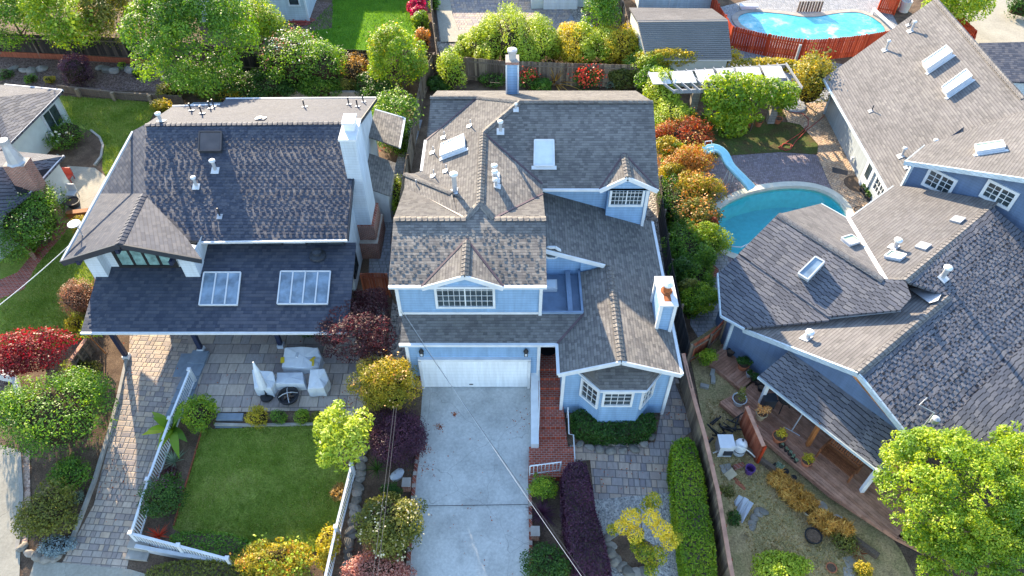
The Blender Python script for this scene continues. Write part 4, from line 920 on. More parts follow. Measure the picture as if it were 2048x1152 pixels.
def plant(name, label, cat, u, v, ru, rv, pal, leaf=.16, n=2500, rz=None, lift=0.0, k=14, lump=.42, flowers=None, trunk=True, group=None, low=-.55, gnd=None, aspect=.55, tr=None, blobs=None, core=.76, trans=.38, jit=.24, thick=.3):
    """a plant whose crown fills the photo ellipse (u,v,ru,rv); flowers = (palette, count, size), also used for sunlit leaf patches"""
    SEED[0] += 1; rng = np.random.default_rng(SEED[0])
    if leaf < .3: leaf *= .8; n = int(n * 1.5)
    g = G(u, v + rv * .5) if gnd is None else gnd
    z = g.z + lift + .8
    for _ in range(3):
        c = P(u, v, z); s = mpp(c); rx = ru * s; th = math.atan2(CAM_H - c.z, math.hypot(c.x, c.y)); r = rv * s
        rzz = rz if rz else r * .85
        q = r * r - (rzz * math.cos(th)) ** 2; ry = math.sqrt(max(q, (.5 * r) ** 2)) / math.sin(th); ry = min(max(ry, .6 * rx if rx < r else .5 * r), 1.4 * max(rx, r))
        z = gz(c.x, c.y) + lift + rzz * .92
    c = P(u, v, z); base = Vector((c.x, c.y, gz(c.x, c.y) + (g.z - gz(g.x, g.y) if gnd is not None else 0)))
    t = thing(name, label, cat, base, group)
    rx, ry = rx * 1.1, ry * 1.06; sk = lift == 0; core = max(core, .84) if sk else core
    bl = blobs or crown_blobs(rx, ry, rzz, k, rng, lump, core); off = np.array(c - base)
    p, nr, tn = blob_pts(bl, n, rng, -.98 if sk else -.8, thick, sk); p += off; p[:, 2] = np.maximum(p[:, 2], .03)
    me = leaf_mesh('crown', p, nr, leaf * rng.uniform(.7, 1.3, n), tn + rng.normal(size=n) * jit, gmat(pal, trans), rng, aspect); link('crown', me, t)
    if sk:
        bm = bmesh.new(); bmesh.ops.create_icosphere(bm, subdivisions=3, radius=1)
        for vt in bm.verts:
            w = vt.co; kk = .7 + .08 * math.sin(w.x * 5 + SEED[0]) * math.sin(w.y * 5); hx = math.hypot(w.x, w.y) + 1e-6; f = 1 if w.z >= 0 else min(1 / hx, 3) * .85
            vt.co = Vector((off[0] + w.x * rx * core * kk * f, off[1] + w.y * ry * core * kk * f, max(.01, off[2] + w.z * rzz * core * kk)))
        mc = bpy.data.meshes.new('branches'); bm.to_mesh(mc); bm.free(); mc.materials.append(M['twigs']); link('branches', mc, t)
    for fl in ([] if not flowers else flowers if isinstance(flowers, list) else [flowers]):
        m = fl[1]; nc = max(3, m // 9); pc, nc_, _ = blob_pts(bl, nc, rng, fl[3] if len(fl) > 3 else -.1, .05); i = rng.integers(0, nc, m); pf = pc[i] * 1.03 + rng.normal(size=(m, 3)) * fl[2] * 1.6 + off
        link('blossoms_lit_leaves', leaf_mesh('blossoms_lit_leaves', pf, nc_[i] + rng.normal(size=(m, 3)) * .4 + np.array([0, -.2, .6]), fl[2] * rng.uniform(.6, 1.3, m), rng.random(m), gmat(fl[0], .25), rng, .9), t)
    if trunk:
        h = max(.15, c.z - base.z); r = tr or max(.025, min(.22, h * .045)); trunk_mb(base, base + UP * h, r, rng, 4 if h > 1 else 2, min(.7, .6 * rx / h)).build('trunk', M['trunk'], t)
    return t
def hedge(name, label, cat, px, h, pal, leaf=.09, n=6000, z0=None, jit=.22, bulge=.06, round_=.25, trans=.35, group=None, dens=None):
    """clipped hedge: leaves over the top and sides of a prism; px = outline of its TOP in the photo at height h"""
    SEED[0] += 1; rng = np.random.default_rng(SEED[0])
    top = []
    for u, v in px:
        p = G(u, v, h); top.append(p)
    cx = sum((p for p in top), Vector()) / len(top); base = Vector((cx.x, cx.y, gz(cx.x, cx.y)))
    t = thing(name, label, cat, base, group)
    q = ring(top, 2); N = len(q); A = np.array([(p.x, p.y, p.z) for p in q]); cen = A.mean(0)
    # fan triangles for the top
    nxt = np.roll(A, -1, 0); ar = np.abs(np.cross(nxt[:, :2] - cen[:2], A[:, :2] - cen[:2])) / 2; ln = np.linalg.norm(nxt - A, axis=1); aside = ln * h
    ntop = int(n * ar.sum() / (ar.sum() + aside.sum())); ns = n - ntop
    i = rng.choice(N, ntop, p=ar / ar.sum()); a, b = rng.random(ntop), rng.random(ntop); fl = a + b > 1; a[fl], b[fl] = 1 - a[fl], 1 - b[fl]
    pt = cen + (A[i] - cen) * a[:, None] + (nxt[i] - cen) * b[:, None]; edge = a + b
    f1 = np.sin(pt[:, 0] * 3.1 + pt[:, 1] * 1.7) * np.sin(pt[:, 1] * 2.3) * bulge; pt[:, 2] += f1 + rng.normal(size=ntop) * .04 - np.clip(edge - (1 - round_ * .4), 0, 1) ** 2 * 6 * h * round_
    nt = rng.normal(size=(ntop, 3)) * .5 + np.array([0, 0, .9])
    j = rng.choice(N, ns, p=aside / aside.sum()); w = rng.random(ns)[:, None]; ps = A[j] * (1 - w) + nxt[j] * w; hh = rng.random(ns); ps[:, 2] -= hh * h
    out = ps - cen; out[:, 2] = 0; out /= np.linalg.norm(out, axis=1, keepdims=True) + 1e-6; ps += out * (rng.normal(size=ns) * .05 + bulge * np.sin(ps[:, 0] * 4 + ps[:, 1] * 3 + hh * 5))[:, None]
    nsd = out * .8 + rng.normal(size=(ns, 3)) * .5 + np.array([0, 0, .25])
    p = np.concatenate([pt, ps]) - np.array(base); nr = np.concatenate([nt, nsd]); nn = len(p)
    tn = .5 + .22 * np.sin(p[:, 0] * 2.2 + 1) * np.sin(p[:, 1] * 1.9) + rng.normal(size=nn) * jit
    link('foliage', leaf_mesh('foliage', p, nr, leaf * rng.uniform(.7, 1.3, nn), tn, gmat(pal, trans), rng, .6), t)
    mb = MB(); mb.prism([p.lerp(cx, .12) - UP * .12 for p in q], base.z - .5); mb.build('branches', M['trunk'], t)
    return t
def blades(name, label, cat, u, v, L, n, pal, w=.05, arch=.35, up=.5, gnd=None, lift=0.0, group=None, stem=0.0, flower=None):
    """rosette or tuft of strap leaves"""
    SEED[0] += 1; rng = np.random.default_rng(SEED[0]); g = G(u, v) if gnd is None else gnd
    t = thing(name, label, cat, g, group); m = MB(); c0 = g + UP * (lift + stem)
    for i in range(n):
        a = rng.uniform(0, 6.283); e = rng.uniform(up * .3, 1.0 if up > .4 else up) * 1.35; l = L * rng.uniform(.7, 1.15); d = Vector((math.cos(a) * math.cos(e), math.sin(a) * math.cos(e), math.sin(e))); sd = Vector((-math.sin(a), math.cos(a), 0)); m.t = float(rng.random())
        pts = []
        for k in range(5):
            f = k / 4; p = c0 + d * (l * f) - UP * (arch * l * f * f); pts.append((p, w * (1 - f ** 2) * (.6 + .8 * f if f < .5 else 1)))
        for (p, wa_), (q, wb_) in zip(pts, pts[1:]): m.poly([p - sd * wa_ * .5, p + sd * wa_ * .5, q + sd * wb_ * .5, q - sd * wb_ * .5])
    m.build('leaves', gmat(pal, .25), t)
    if stem: s = MB(); s.tube([g, c0], [.09, .07], 7); s.build('stem', M['trunk'], t)
    if flower: rn = rng; pf = np.array([(rn.normal() * L * .35, rn.normal() * L * .35, lift + L * rn.uniform(.5, .8)) for _ in range(flower[1])]); link('blossoms_lit_leaves', leaf_mesh('blossoms_lit_leaves', pf, rn.normal(size=pf.shape) + np.array([0, 0, .5]), flower[2] * rn.uniform(.6, 1.3, len(pf)), rn.random(len(pf)), gmat(flower[0]), rn, .6), t)
    return t
# ================================================================== plants, front gardens
plant('maple_tree', 'red leaved japanese maple beside the left lawn', 'tree', 66, 704, 84, 46, 'red', .15, 4500, lift=.7, k=18, rz=.8)
plant('camellia', 'large round glossy shrub left of the paver path', 'shrub', 112, 828, 104, 88, 'mid', .13, 9000, rz=1.8, k=26, lump=.34, flowers=('lime', 260, .1, .0))  # the lime flecks are sunlit leaves, lightened by colour
plant('dome_bush', 'clipped brown dome shaped bush by the corner of the dark roof', 'shrub', 158, 594, 36, 38, 'brown', .09, 3500, rz=.95, k=4, core=.95, trunk=False)
plant('sapling', 'staked lime green sapling beside the short board fence', 'tree', 182, 660, 24, 20, 'lime', .13, 420, lift=.7, rz=.4)
plant('shrub', 'ferny green shrub on the bank left of the paver path', 'shrub', 145, 948, 38, 36, 'mid', .11, 2200, k=16)
plant('shrub', 'loose olive green shrub above the left sidewalk', 'shrub', 100, 1022, 52, 56, 'olive', .13, 3500, k=18)
plant('lavender', 'blue grey lavender clump at the foot of the paver path', 'shrub', 110, 1090, 38, 20, 'grey', .08, 1800, k=10, rz=.3)
plant('lavender', 'small sage grey bush beside the path kerb', 'shrub', 153, 995, 14, 14, 'sage', .07, 600, k=6, rz=.25)
plant('shrub', 'bushy green shrub at the end of the white stair railing', 'shrub', 398, 828, 34, 34, 'bright', .12, 2600, rz=.7, k=14)
plant('shrub', 'dense grey green shrub leaning over the white railing', 'shrub', 328, 992, 42, 44, 'deep', .11, 3200, rz=.8, k=14, flowers=('purple', 80, .08))
plant('shrub', 'low rusty shrub beside the lawn edge below the agave', 'shrub', 342, 950, 20, 16, 'maroon', .1, 700, rz=.3)
blades('agave', 'blue green spiky agave between railing and lawn', 'plant', 350, 924, .75, 40, 'sage', .06, .1)
blades('cordyline', 'red spiky cordyline behind the front railing corner', 'plant', 318, 1072, .65, 46, 'scarlet', .035, .15)
blades('bird_of_paradise', 'banana like plant with broad leaves by the white railing', 'plant', 352, 868, 1.7, 12, 'bright', .5, .35, .7, lift=.5)
plant('flower_bush', 'yellow flowered mound at the patio edge beside the steps', 'shrub', 516, 834, 23, 22, 'yellow', .09, 1300, rz=.45, k=10)
plant('ball_shrub', 'small round dark green ball shrub second from the patio steps', 'shrub', 557, 833, 16, 16, 'mid', .07, 1000, rz=.4, k=4, core=.9)
plant('ball_shrub', 'small round bright green ball shrub third from the patio steps', 'shrub', 603, 834, 17, 17, 'bright', .07, 1000, rz=.4, k=4, core=.9)
plant('ball_shrub', 'loose little shrub at the right end of the patio border', 'shrub', 634, 834, 13, 12, 'olive', .08, 500, rz=.3)
plant('small_tree', 'yellow green young tree at the right corner of the front lawn', 'tree', 690, 878, 54, 76, 'lime', .24, 2600, rz=1.35, lift=.9, k=20, lump=.36, aspect=.4)
plant('maple_tree', 'dark purple maple overhanging the patio corner', 'tree', 712, 668, 72, 70, 'maroon', .14, 6500, rz=1.3, lift=.7, k=24, lump=.32)
plant('maple_tree', 'dark maroon maple beside the brown side gate', 'tree', 742, 605, 40, 34, 'maroon', .13, 2600, rz=.8, lift=.9, k=16)
plant('golden_bush', 'large golden round bush left of the garage', 'shrub', 772, 766, 66, 62, 'gold', .1, 10000, rz=1.5, k=26, lump=.28, core=.86, flowers=('apricot', 260, .1, .2))  # apricot flecks paint the sunlit patch of the crown
plant('purple_bush', 'deep purple clipped bush beside the driveway edge', 'shrub', 794, 870, 60, 58, 'purple', .09, 13000, rz=1.0, k=6, core=.92, trunk=False)
plant('protea', 'green shrub dotted with cream flowers left of the driveway', 'shrub', 780, 1050, 68, 64, 'olive', .14, 5200, rz=1.2, k=24, lump=.3, flowers=('cream', 190, .09))
plant('pink_bush', 'salmon pink leaved bush at the bottom of the driveway bed', 'shrub', 757, 1142, 66, 36, 'pink', .11, 4200, rz=.7, k=14, core=.85)
blades('flax', 'dark flax tuft in the bed left of the driveway', 'plant', 755, 938, .7, 30, 'deep', .05, .2)
plant('shrub', 'fine green shrub beside the pink brick kerb post', 'shrub', 782, 984, 22, 18, 'deep', .1, 1000, rz=.4)
plant('golden_shrub', 'yellow orange bush at the bottom of the front lawn', 'shrub', 552, 1124, 74, 42, 'gold', .11, 6500, rz=.8, k=30, lump=.26, flowers=[('lime', 300, .11), ('orange', 70, .1)])
plant('fern', 'yellow green fronds beside the lower lawn railing', 'plant', 655, 1085, 24, 42, 'yellow', .14, 1300, rz=.5, k=10)
plant('fern', 'dry grassy clump beside the upper lawn railing', 'plant', 676, 985, 16, 18, 'straw', .12, 500, rz=.3)
hedge('hedge', 'loose green hedge inside the front railing', 'hedge', [(340, 1062), (470, 1062), (520, 1100), (480, 1120), (345, 1090)], .45, 'mid', .09, 3000)
hedge('hedge', 'low green hedge outside the front railing by the street', 'hedge', [(300, 1122), (480, 1118), (520, 1180), (280, 1180)], .5, 'olive', .1, 3800)
hedge('hedge', 'dark glossy hedge under the bay window', 'hedge', [(1142, 818), (1180, 818), (1200, 832), (1280, 832), (1310, 822), (1312, 850), (1290, 872), (1150, 872)], .75, 'deep', .1, 7500, bulge=.05)
hedge('hedge', 'long dark purple hedge beside the brick landing', 'hedge', [(1122, 928), (1170, 922), (1178, 950), (1200, 1060), (1235, 1175), (1152, 1175), (1128, 1020)], 1.15, 'purple', .09, 13000, bulge=.07)
hedge('hedge', 'long lime green hedge along the right fence', 'hedge', [(1340, 882), (1380, 872), (1398, 900), (1412, 1000), (1445, 1175), (1368, 1175), (1350, 1000)], 1.0, 'bright', .1, 14000, bulge=.1)
yb = [((u - 1288) * .0205, -(v - 1062) * .022, z, r, r, r * .8, t) for u, v, z, r, t in ((1262, 1048, .5, .42, .95), (1245, 1060, .3, .34, .85), (1268, 1075, .3, .36, .8), (1300, 1050, .6, .38, .95), (1318, 1070, .5, .42, .9), (1312, 1010, .3, .36, .4), (1300, 1015, .1, .3, .3), (1332, 1085, .2, .36, .75), (1350, 1075, 0, .24, .35), (1285, 1100, -.1, .42, .2), (1308, 1105, -.1, .4, .3), (1275, 1085, -.2, .36, .15), (1228, 1055, -.2, .24, .3), (1296, 1125, -.4, .3, .2), (1280, 1020, -.2, .18, .2))]  # sunlight put into the tones: upper clumps yellow, lower ones green
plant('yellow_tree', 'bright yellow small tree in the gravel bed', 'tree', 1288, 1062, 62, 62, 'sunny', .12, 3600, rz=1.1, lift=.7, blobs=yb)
plant('shrub', 'bright green shrub beside the brick landing', 'shrub', 1088, 972, 28, 26, 'bright', .1, 1800, rz=.6, k=10)
blades('fountain_grass', 'dark burgundy grass clump right of the driveway', 'plant', 1084, 1028, 1.0, 170, 'purple', .03, .5, .5)
plant('shrub', 'dark green bush at the bottom right of the driveway', 'shrub', 1092, 1130, 44, 38, 'deep', .12, 3000, rz=.8, k=14)
blades('flax', 'variegated flax fan in front of the dark green driveway bush', 'plant', 1098, 1140, 1.3, 26, 'straw', .06, .3, .6)
# ================================================================== plants between the houses
plant('shrub', 'yellow green shrub squeezed between house corner and side fence', 'shrub', 795, 388, 14, 36, 'lime', .13, 900, rz=.8)
plant('small_tree', 'glossy green tree between the roofs beside the brown fence', 'tree', 790, 232, 46, 50, 'mid', .16, 3800, rz=1.6, lift=.5, k=18, flowers=('lime', 200, .15))
plant('rose_bush', 'rose bush with red blooms beside the narrow side path', 'shrub', 796, 292, 24, 20, 'mid', .12, 1100, rz=.6, flowers=('scarlet', 20, .13))
blades('cordyline', 'dusky purple cordyline rosette against the side fence', 'plant', 818, 188, 1.5, 90, 'maroon', .08, .25, .25, lift=1.4, stem=1.4)
# photinia hedge right of the middle house
for lb, u, v, ru, rv, pal, rz_, fl in (('tall green shrub topping the photinia row', 1342, 240, 34, 46, 'lime', 1.2, None), ('fiery red photinia nearest the pool slide', 1366, 276, 58, 40, 'copper', 1.2, 'orange'), ('golden orange photinia beside the slide', 1374, 332, 56, 44, 'orange', 1.3, 'gold'), ('yellow green photinia shrub with amber tips against the pool fence', 1392, 384, 50, 42, 'gold', 1.3, 'orange'), ('olive photinia shrub with rusty tips at the pool edge', 1396, 436, 42, 42, 'olive', 1.2, 'orange'), ('dark green shrub in the shade of the fence', 1350, 400, 34, 66, 'deep', 1.1, None), ('leafy green shrub leaning towards the pool water', 1410, 482, 50, 40, 'bright', 1.1, None), ('shaded green shrub along the middle of the fence', 1372, 492, 42, 56, 'mid', 1.1, None), ('green shrub beside the low brick pool wall', 1388, 546, 38, 42, 'mid', .9, None), ('rounded green shrub at the end of the fence row', 1394, 598, 38, 34, 'bright', .9, None)):
    plant('fence_shrub', lb, 'shrub', u, v, ru, rv, pal, .12, 5200, rz=rz_, k=30, lump=.3, group='shrubs in a row between fence and pool', flowers=(fl, 500, .12, -.2) if fl else None)
# ================================================================== back gardens
plant('big_tree', 'tall dense green tree at the back fence, largest on the left', 'tree', 392, 78, 108, 116, 'mid', .21, 26000, rz=4.4, lift=.4, k=80, lump=.2, core=.72)
plant('shrub', 'airy green shrub under the tall tree', 'shrub', 388, 150, 52, 40, 'deep', .17, 2600, rz=1.1, flowers=('white', 40, .15))
plant('tree', 'feathery green tree in the top left corner', 'tree', 26, 42, 66, 54, 'mid', .2, 7000, rz=2.6, lift=.3, k=40, lump=.26)
plant('tree', 'yellow green tree second along the left back fence', 'tree', 136, 44, 76, 56, 'bright', .2, 10000, rz=2.8, lift=.3, k=44, lump=.26, flowers=('lime', 500, .26))
plant('tree', 'grey green and rust tinted tree beyond the left back fence', 'tree', 232, 44, 62, 48, 'olive', .2, 6500, rz=2.5, lift=.3, k=34, lump=.26, flowers=('apricot', 120, .22))
plant('small_tree', 'leafy tree behind the white flowered shrubs', 'tree', 516, 58, 50, 46, 'bright', .2, 5000, rz=2.1, lift=.3, k=26)
plant('palm', 'green mound below the tall tree at the retaining wall', 'shrub', 505, 172, 46, 30, 'deep', .17, 1800, rz=.8)
blades('cabbage_palm', 'yellow green cabbage palm left of the white flowered shrub', 'plant', 530, 118, 1.6, 90, 'yellow', .07, .35, .3, lift=1.8, stem=1.8)
plant('rose_tree', 'tall shrub covered in white and pink blossom', 'shrub', 582, 122, 56, 62, 'mid', .17, 5200, rz=2.0, k=22, flowers=[('white', 220, .13, 0), ('pink', 200, .13, 0)])
plant('shrub', 'white dotted green shrub in the middle of the back border', 'shrub', 648, 138, 46, 52, 'mid', .16, 4000, rz=1.8, k=18, flowers=('white', 60, .12))
plant('shrub', 'sparse twiggy yellow shrub left of the round tree', 'shrub', 708, 142, 28, 34, 'straw', .12, 1100, rz=1.2, k=10)
plant('round_tree', 'round golden green tree at the fence corner', 'tree', 794, 122, 58, 62, 'bright', .18, 9000, rz=2.3, lift=.3, k=40, lump=.26, flowers=('gold', 320, .17, 0))
plant('golden_shrub', 'golden yellow shrub behind the dark roof corner', 'shrub', 458, 186, 40, 16, 'yellow', .15, 1400, rz=.6)
plant('golden_shrub', 'small yellow shrub at the dark roof left end', 'shrub', 326, 216, 20, 20, 'gold', .15, 900, rz=.7)
plant('shrub', 'shrub growing from the timber retaining wall end', 'shrub', 340, 180, 26, 18, 'olive', .15, 800, rz=.6)
plant('purple_bush', 'round dark purple bush on the bark bank', 'shrub', 150, 142, 32, 28, 'purple', .12, 2600, rz=1.2, k=8, core=.9)
for lb, u, v, r, pal in (('small dark tuft at the left end of the bark bank', 12, 148, 14, 'deep'), ('small green tuft on the bark bank', 60, 157, 12, 'mid'), ('small golden tuft left of the purple bush', 98, 160, 11, 'gold'), ('small green tuft among the grey rocks', 245, 132, 9, 'bright'), ('small dark tuft right of the grey rocks', 272, 146, 9, 'deep')): plant('tuft', lb, 'plant', u, v, r, r * .8, pal, .13, 300, rz=.3, k=5, trunk=False)
plant('agapanthus', 'strappy green clump with white flowers by the pale house wall', 'plant', 132, 268, 40, 32, 'mid', .2, 1700, rz=.7, aspect=.25, flowers=('white', 24, .2))
plant('flowering_shrub', 'large shrub with cream blossom over the brick chimney corner', 'shrub', 60, 440, 68, 66, 'mid', .14, 8500, rz=1.4, k=22, flowers=('cream', 240, .1, .3))
plant('shrub', 'small golden bush beside the left roof edge', 'shrub', 158, 450, 20, 18, 'gold', .11, 800, rz=.5)
# neighbour lawn borders
plant('azalea', 'magenta azalea at the top of the bright lawn', 'shrub', 834, 12, 18, 14, 'magenta', .2, 1100, rz=.8, group='magenta azaleas at the lawn edge')
plant('azalea', 'magenta azalea next to the round boxwood', 'shrub', 838, 26, 16, 11, 'magenta', .2, 900, rz=.7)
plant('ball_shrub', 'round green boxwood below the azaleas', 'shrub', 841, 44, 18, 15, 'bright', .17, 1300, rz=.9, k=4, core=.92)
plant('shrub', 'orange tinted shrub at the corner of the bright lawn', 'shrub', 846, 80, 17, 20, 'orange', .17, 1000, rz=.9)
plant('shrub', 'green shrub at the head of the paved drive', 'shrub', 868, 6, 12, 12, 'mid', .2, 500, rz=.7)
# row of cypresses behind the middle house
for i, (u, v, ru, rv) in enumerate(((930, 92, 16, 22), (958, 88, 20, 34), (985, 78, 22, 44), (1018, 72, 26, 56), (1052, 84, 24, 46), (1078, 78, 24, 46), (1140, 88, 24, 38), (1165, 86, 22, 36), (1205, 86, 26, 34), (1240, 88, 30, 36), (1272, 88, 26, 30))):
    plant('cypress', ('first', 'second', 'third', 'fourth', 'fifth', 'sixth', 'seventh', 'eighth', 'ninth', 'tenth', 'eleventh')[i] + ' golden cypress from the left behind the grey fence', 'tree', u, v + 4, ru * 1.3, rv * 1.18, 'lime' if i < 6 else 'yellow' if i % 3 == 0 else 'lime', .15, 4200, rz=rv * .036, k=24, lump=.3, group='golden cypresses behind the grey fence')
plant('small_tree', 'green tree beside the dark shed', 'tree', 1196, 26, 40, 36, 'mid', .22, 3400, rz=2.0, lift=.5, k=18)
plant('shrub', 'yellow conifer in front of the fence corner', 'shrub', 905, 142, 28, 36, 'lime', .17, 2200, rz=1.6, k=14)
plant('shrub', 'low shrub beneath the wire trellis', 'shrub', 985, 160, 26, 16, 'mid', .15, 900, rz=.5)
plant('hosta', 'pale green hosta in the shaded corner', 'plant', 851, 164, 10, 8, 'sage', .22, 120, rz=.25, trunk=False)
plant('flower_bush', 'red flowering bush right of the tall chimney', 'shrub', 1056, 160, 18, 20, 'mid', .14, 800, rz=.8, flowers=('scarlet', 240, .13, 0))
blades('flax', 'green and bronze flax clump between two red bushes', 'plant', 1110, 168, 2.3, 70, 'wheat', .13, .3, .7)
plant('flower_bush', 'scarlet flowering bush against the grey fence', 'shrub', 1176, 158, 28, 24, 'mid', .14, 1200, rz=.9, flowers=('scarlet', 480, .14, 0))
plant('shrub', 'small grey green herb at the foot of the fence', 'shrub', 1222, 172, 12, 8, 'sage', .1, 300, rz=.3)
# around the pergola
plant('vine', 'yellow green climber along the fence behind the pergola', 'vine', 1340, 118, 62, 20, 'yellow', .2, 3000, rz=.7, lift=1.4, k=18)
plant('vine', 'golden climber spilling over the right end of the pergola fence', 'vine', 1530, 132, 80, 16, 'gold', .2, 2600, rz=.5, lift=1.3, k=18)
plant('shrub', 'green shrub between roof corner and pergola', 'shrub', 1300, 165, 30, 34, 'mid', .18, 2300, rz=1.3, k=14)
plant('shrub', 'leafy shrub hanging over the left pergola end', 'shrub', 1328, 205, 30, 34, 'lime', .17, 2200, rz=1.4, k=14)
plant('shrub', 'golden plumed shrub right of the pergola', 'shrub', 1625, 165, 38, 48, 'gold', .18, 3800, rz=1.9, k=20, flowers=('olive', 500, .18))
plant('shrub', 'shaded low shrub by the pergola column', 'shrub', 1400, 244, 30, 12, 'mid', .15, 800, rz=.35)
plant('tree', 'green tree at the top right behind the long roof', 'tree', 1920, 12, 60, 28, 'bright', .26, 3600, rz=1.8, lift=.6, k=18)
plant('shrub', 'dark shrub beside the top right driveway', 'shrub', 2040, 14, 26, 18, 'deep', .22, 900, rz=1.0)
# ================================================================== lower right
plant('big_tree', 'large light green tree overhanging the deck at lower right', 'tree', 1900, 985, 128, 122, 'bright', .13, 21000, rz=1.9, lift=2.3, k=120, lump=.16, core=.4)
plant('big_tree', 'spreading green tree in the bottom right corner', 'tree', 1985, 1110, 134, 84, 'bright', .13, 18000, rz=1.6, lift=2.0, k=110, lump=.16, core=.4)
plant('tree', 'leafy branch tree at the right edge of the deck', 'tree', 2060, 960, 74, 98, 'bright', .13, 10000, rz=1.6, lift=2.6, k=70, lump=.18, core=.4)
plant('weeping_shrub', 'bright lime shrub at the bottom of the dry yard', 'shrub', 1560, 1140, 60, 36, 'lime', .13, 3200, rz=.6, k=20, lump=.3)
plant('flower_bush', 'small yellow flowered mound near the bottom of the yard', 'shrub', 1726, 1140, 18, 18, 'gold', .1, 800, rz=.4)
plant('shrub', 'green young shrub at the upper end of the deck', 'shrub', 1412, 716, 20, 18, 'bright', .12, 900, rz=.5, lift=.1)
plant('shrub', 'dark weedy shrub in front of the metal sheet', 'shrub', 1466, 1040, 18, 20, 'deep', .11, 900, rz=.45)
plant('shrub', 'weedy brown shrub beside the right fence', 'shrub', 1448, 985, 20, 18, 'olive', .1, 700, rz=.35)
for i, (u, v) in enumerate(((1562, 965), (1580, 985), (1598, 1002), (1612, 1010), (1640, 1040), (1660, 1055), (1684, 1062))):
    plant('dry_grass', ('first', 'second', 'third', 'fourth', 'fifth', 'sixth', 'seventh')[i] + ' straw coloured grass clump from the top along the yard border', 'plant', u, v - 4, 23, 19, 'wheat', .38, 1300, rz=.42, aspect=.1, k=8, trunk=False, group='dry grass clumps along the yard border')
plant('weed', 'sprawling dry weed at the end of the yard border', 'plant', 1690, 1082, 26, 26, 'olive', .1, 900, rz=.35, trunk=False)
blades('dry_grass', 'brown red grass tuft below the yard border', 'plant', 1716, 1108, .5, 60, 'copper', .03, .4, .4)

# foliage filling the back borders
for lb, u, v, ru, rv, pal, rz_ in (('dark shrub below the tall tree by the retaining wall', 440, 165, 48, 36, 'deep', 1.0), ('shaded green shrub at the foot of the blossom shrub', 545, 172, 46, 30, 'deep', .9), ('green shrub at the foot of the white dotted shrub', 640, 176, 44, 24, 'mid', .8), ('low green shrub left of the purple cordyline', 742, 172, 36, 26, 'deep', .9), ('dark leafy shrub under the round tree', 760, 190, 32, 30, 'deep', 1.0), ('leafy shrub between the dark roof and the side fence', 786, 268, 34, 30, 'mid', .9), ('green shrub below the dusty corner of the side fence', 880, 168, 24, 16, 'deep', .6), ('golden shrub edge by the twiggy yellow shrub', 690, 172, 24, 16, 'olive', .6), ('green climber over the fence left of the pergola', 1290, 130, 36, 34, 'mid', 1.3), ('low green planting behind the lounger patio', 420, 186, 30, 14, 'olive', .5), ('shrub under the pergola beside the stone column', 1352, 232, 36, 26, 'mid', .9)):
    plant('border_shrub', lb, 'shrub', u, v, ru, rv, pal, .16, 2600, rz=rz_, k=18, lump=.34)
plant('shrub', 'small green shrub beneath the porch roof edge', 'shrub', 620, 664, 32, 12, 'mid', .1, 900, rz=.3)
plant('shrub', 'lime groundcover below the red maple', 'shrub', 160, 742, 40, 26, 'olive', .1, 1800, rz=.3)
plant('shrub', 'yellow lit shrub at the foot of the dark corner bush', 'shrub', 150, 648, 18, 16, 'yellow', .1, 700, rz=.35)

hedge('hedge', 'long mixed green hedge between the pool fence and the photinias', 'hedge', [(1326, 262), (1362, 256), (1392, 330), (1412, 430), (1420, 520), (1400, 610), (1374, 610), (1350, 480), (1334, 360)], 1.2, 'mid', .13, 9000, bulge=.18, round_=.5)

for lb, u, v, ru, rv, pal, rz_ in (('golden conifer filling the gap behind the grey fence', 1108, 92, 30, 32, 'lime', 1.3), ('green shrub at the foot of the grey fence left of the flax', 1085, 172, 20, 14, 'mid', .5), ('shrub at the foot of the grey fence right of the scarlet bush', 1245, 158, 26, 22, 'olive', .8), ('leafy vine mass at the left corner of the pergola', 1318, 182, 36, 34, 'lime', 1.6), ('vine trailing over the left end of the pergola fence', 1305, 142, 40, 20, 'bright', 1.4), ('climber filling the fence behind the pergola roof', 1420, 124, 60, 12, 'yellow', 1.3), ('green shrub below the photinia at the pergola', 1330, 268, 32, 26, 'bright', .8)):
    plant('border_shrub', lb, 'shrub', u, v, ru, rv, pal, .16, 2800, rz=rz_, k=20, lump=.32)
rng = np.random.default_rng(77); LP = []
for (u, v), n, sp in (((910, 830), 26, 3), ((880, 855), 40, 5), ((852, 900), 46, 7), ((850, 940), 30, 14), ((1040, 850), 22, 16), ((940, 1080), 24, 70), ((900, 950), 16, 60), ((560, 680), 40, 60), ((470, 790), 26, 40), ((690, 800), 70, 24), ((290, 800), 40, 45), ((240, 960), 40, 40), ((1260, 930), 60, 50), ((1340, 820), 40, 22), ((1100, 800), 20, 30)):
    for _ in range(n):
        p = G(u + rng.normal() * sp, v + rng.normal() * sp * .8); LP.append((p.x, p.y, p.z + .075))
LP = np.array(LP); tag(link('leaf_litter', leaf_mesh('leaf_litter', LP, rng.normal(size=LP.shape) * .35 + np.array([0, 0, 1.0]), .075 * rng.uniform(.6, 1.4, len(LP)), rng.random(len(LP)), gmat('copper', .1), rng)), kind='stuff')

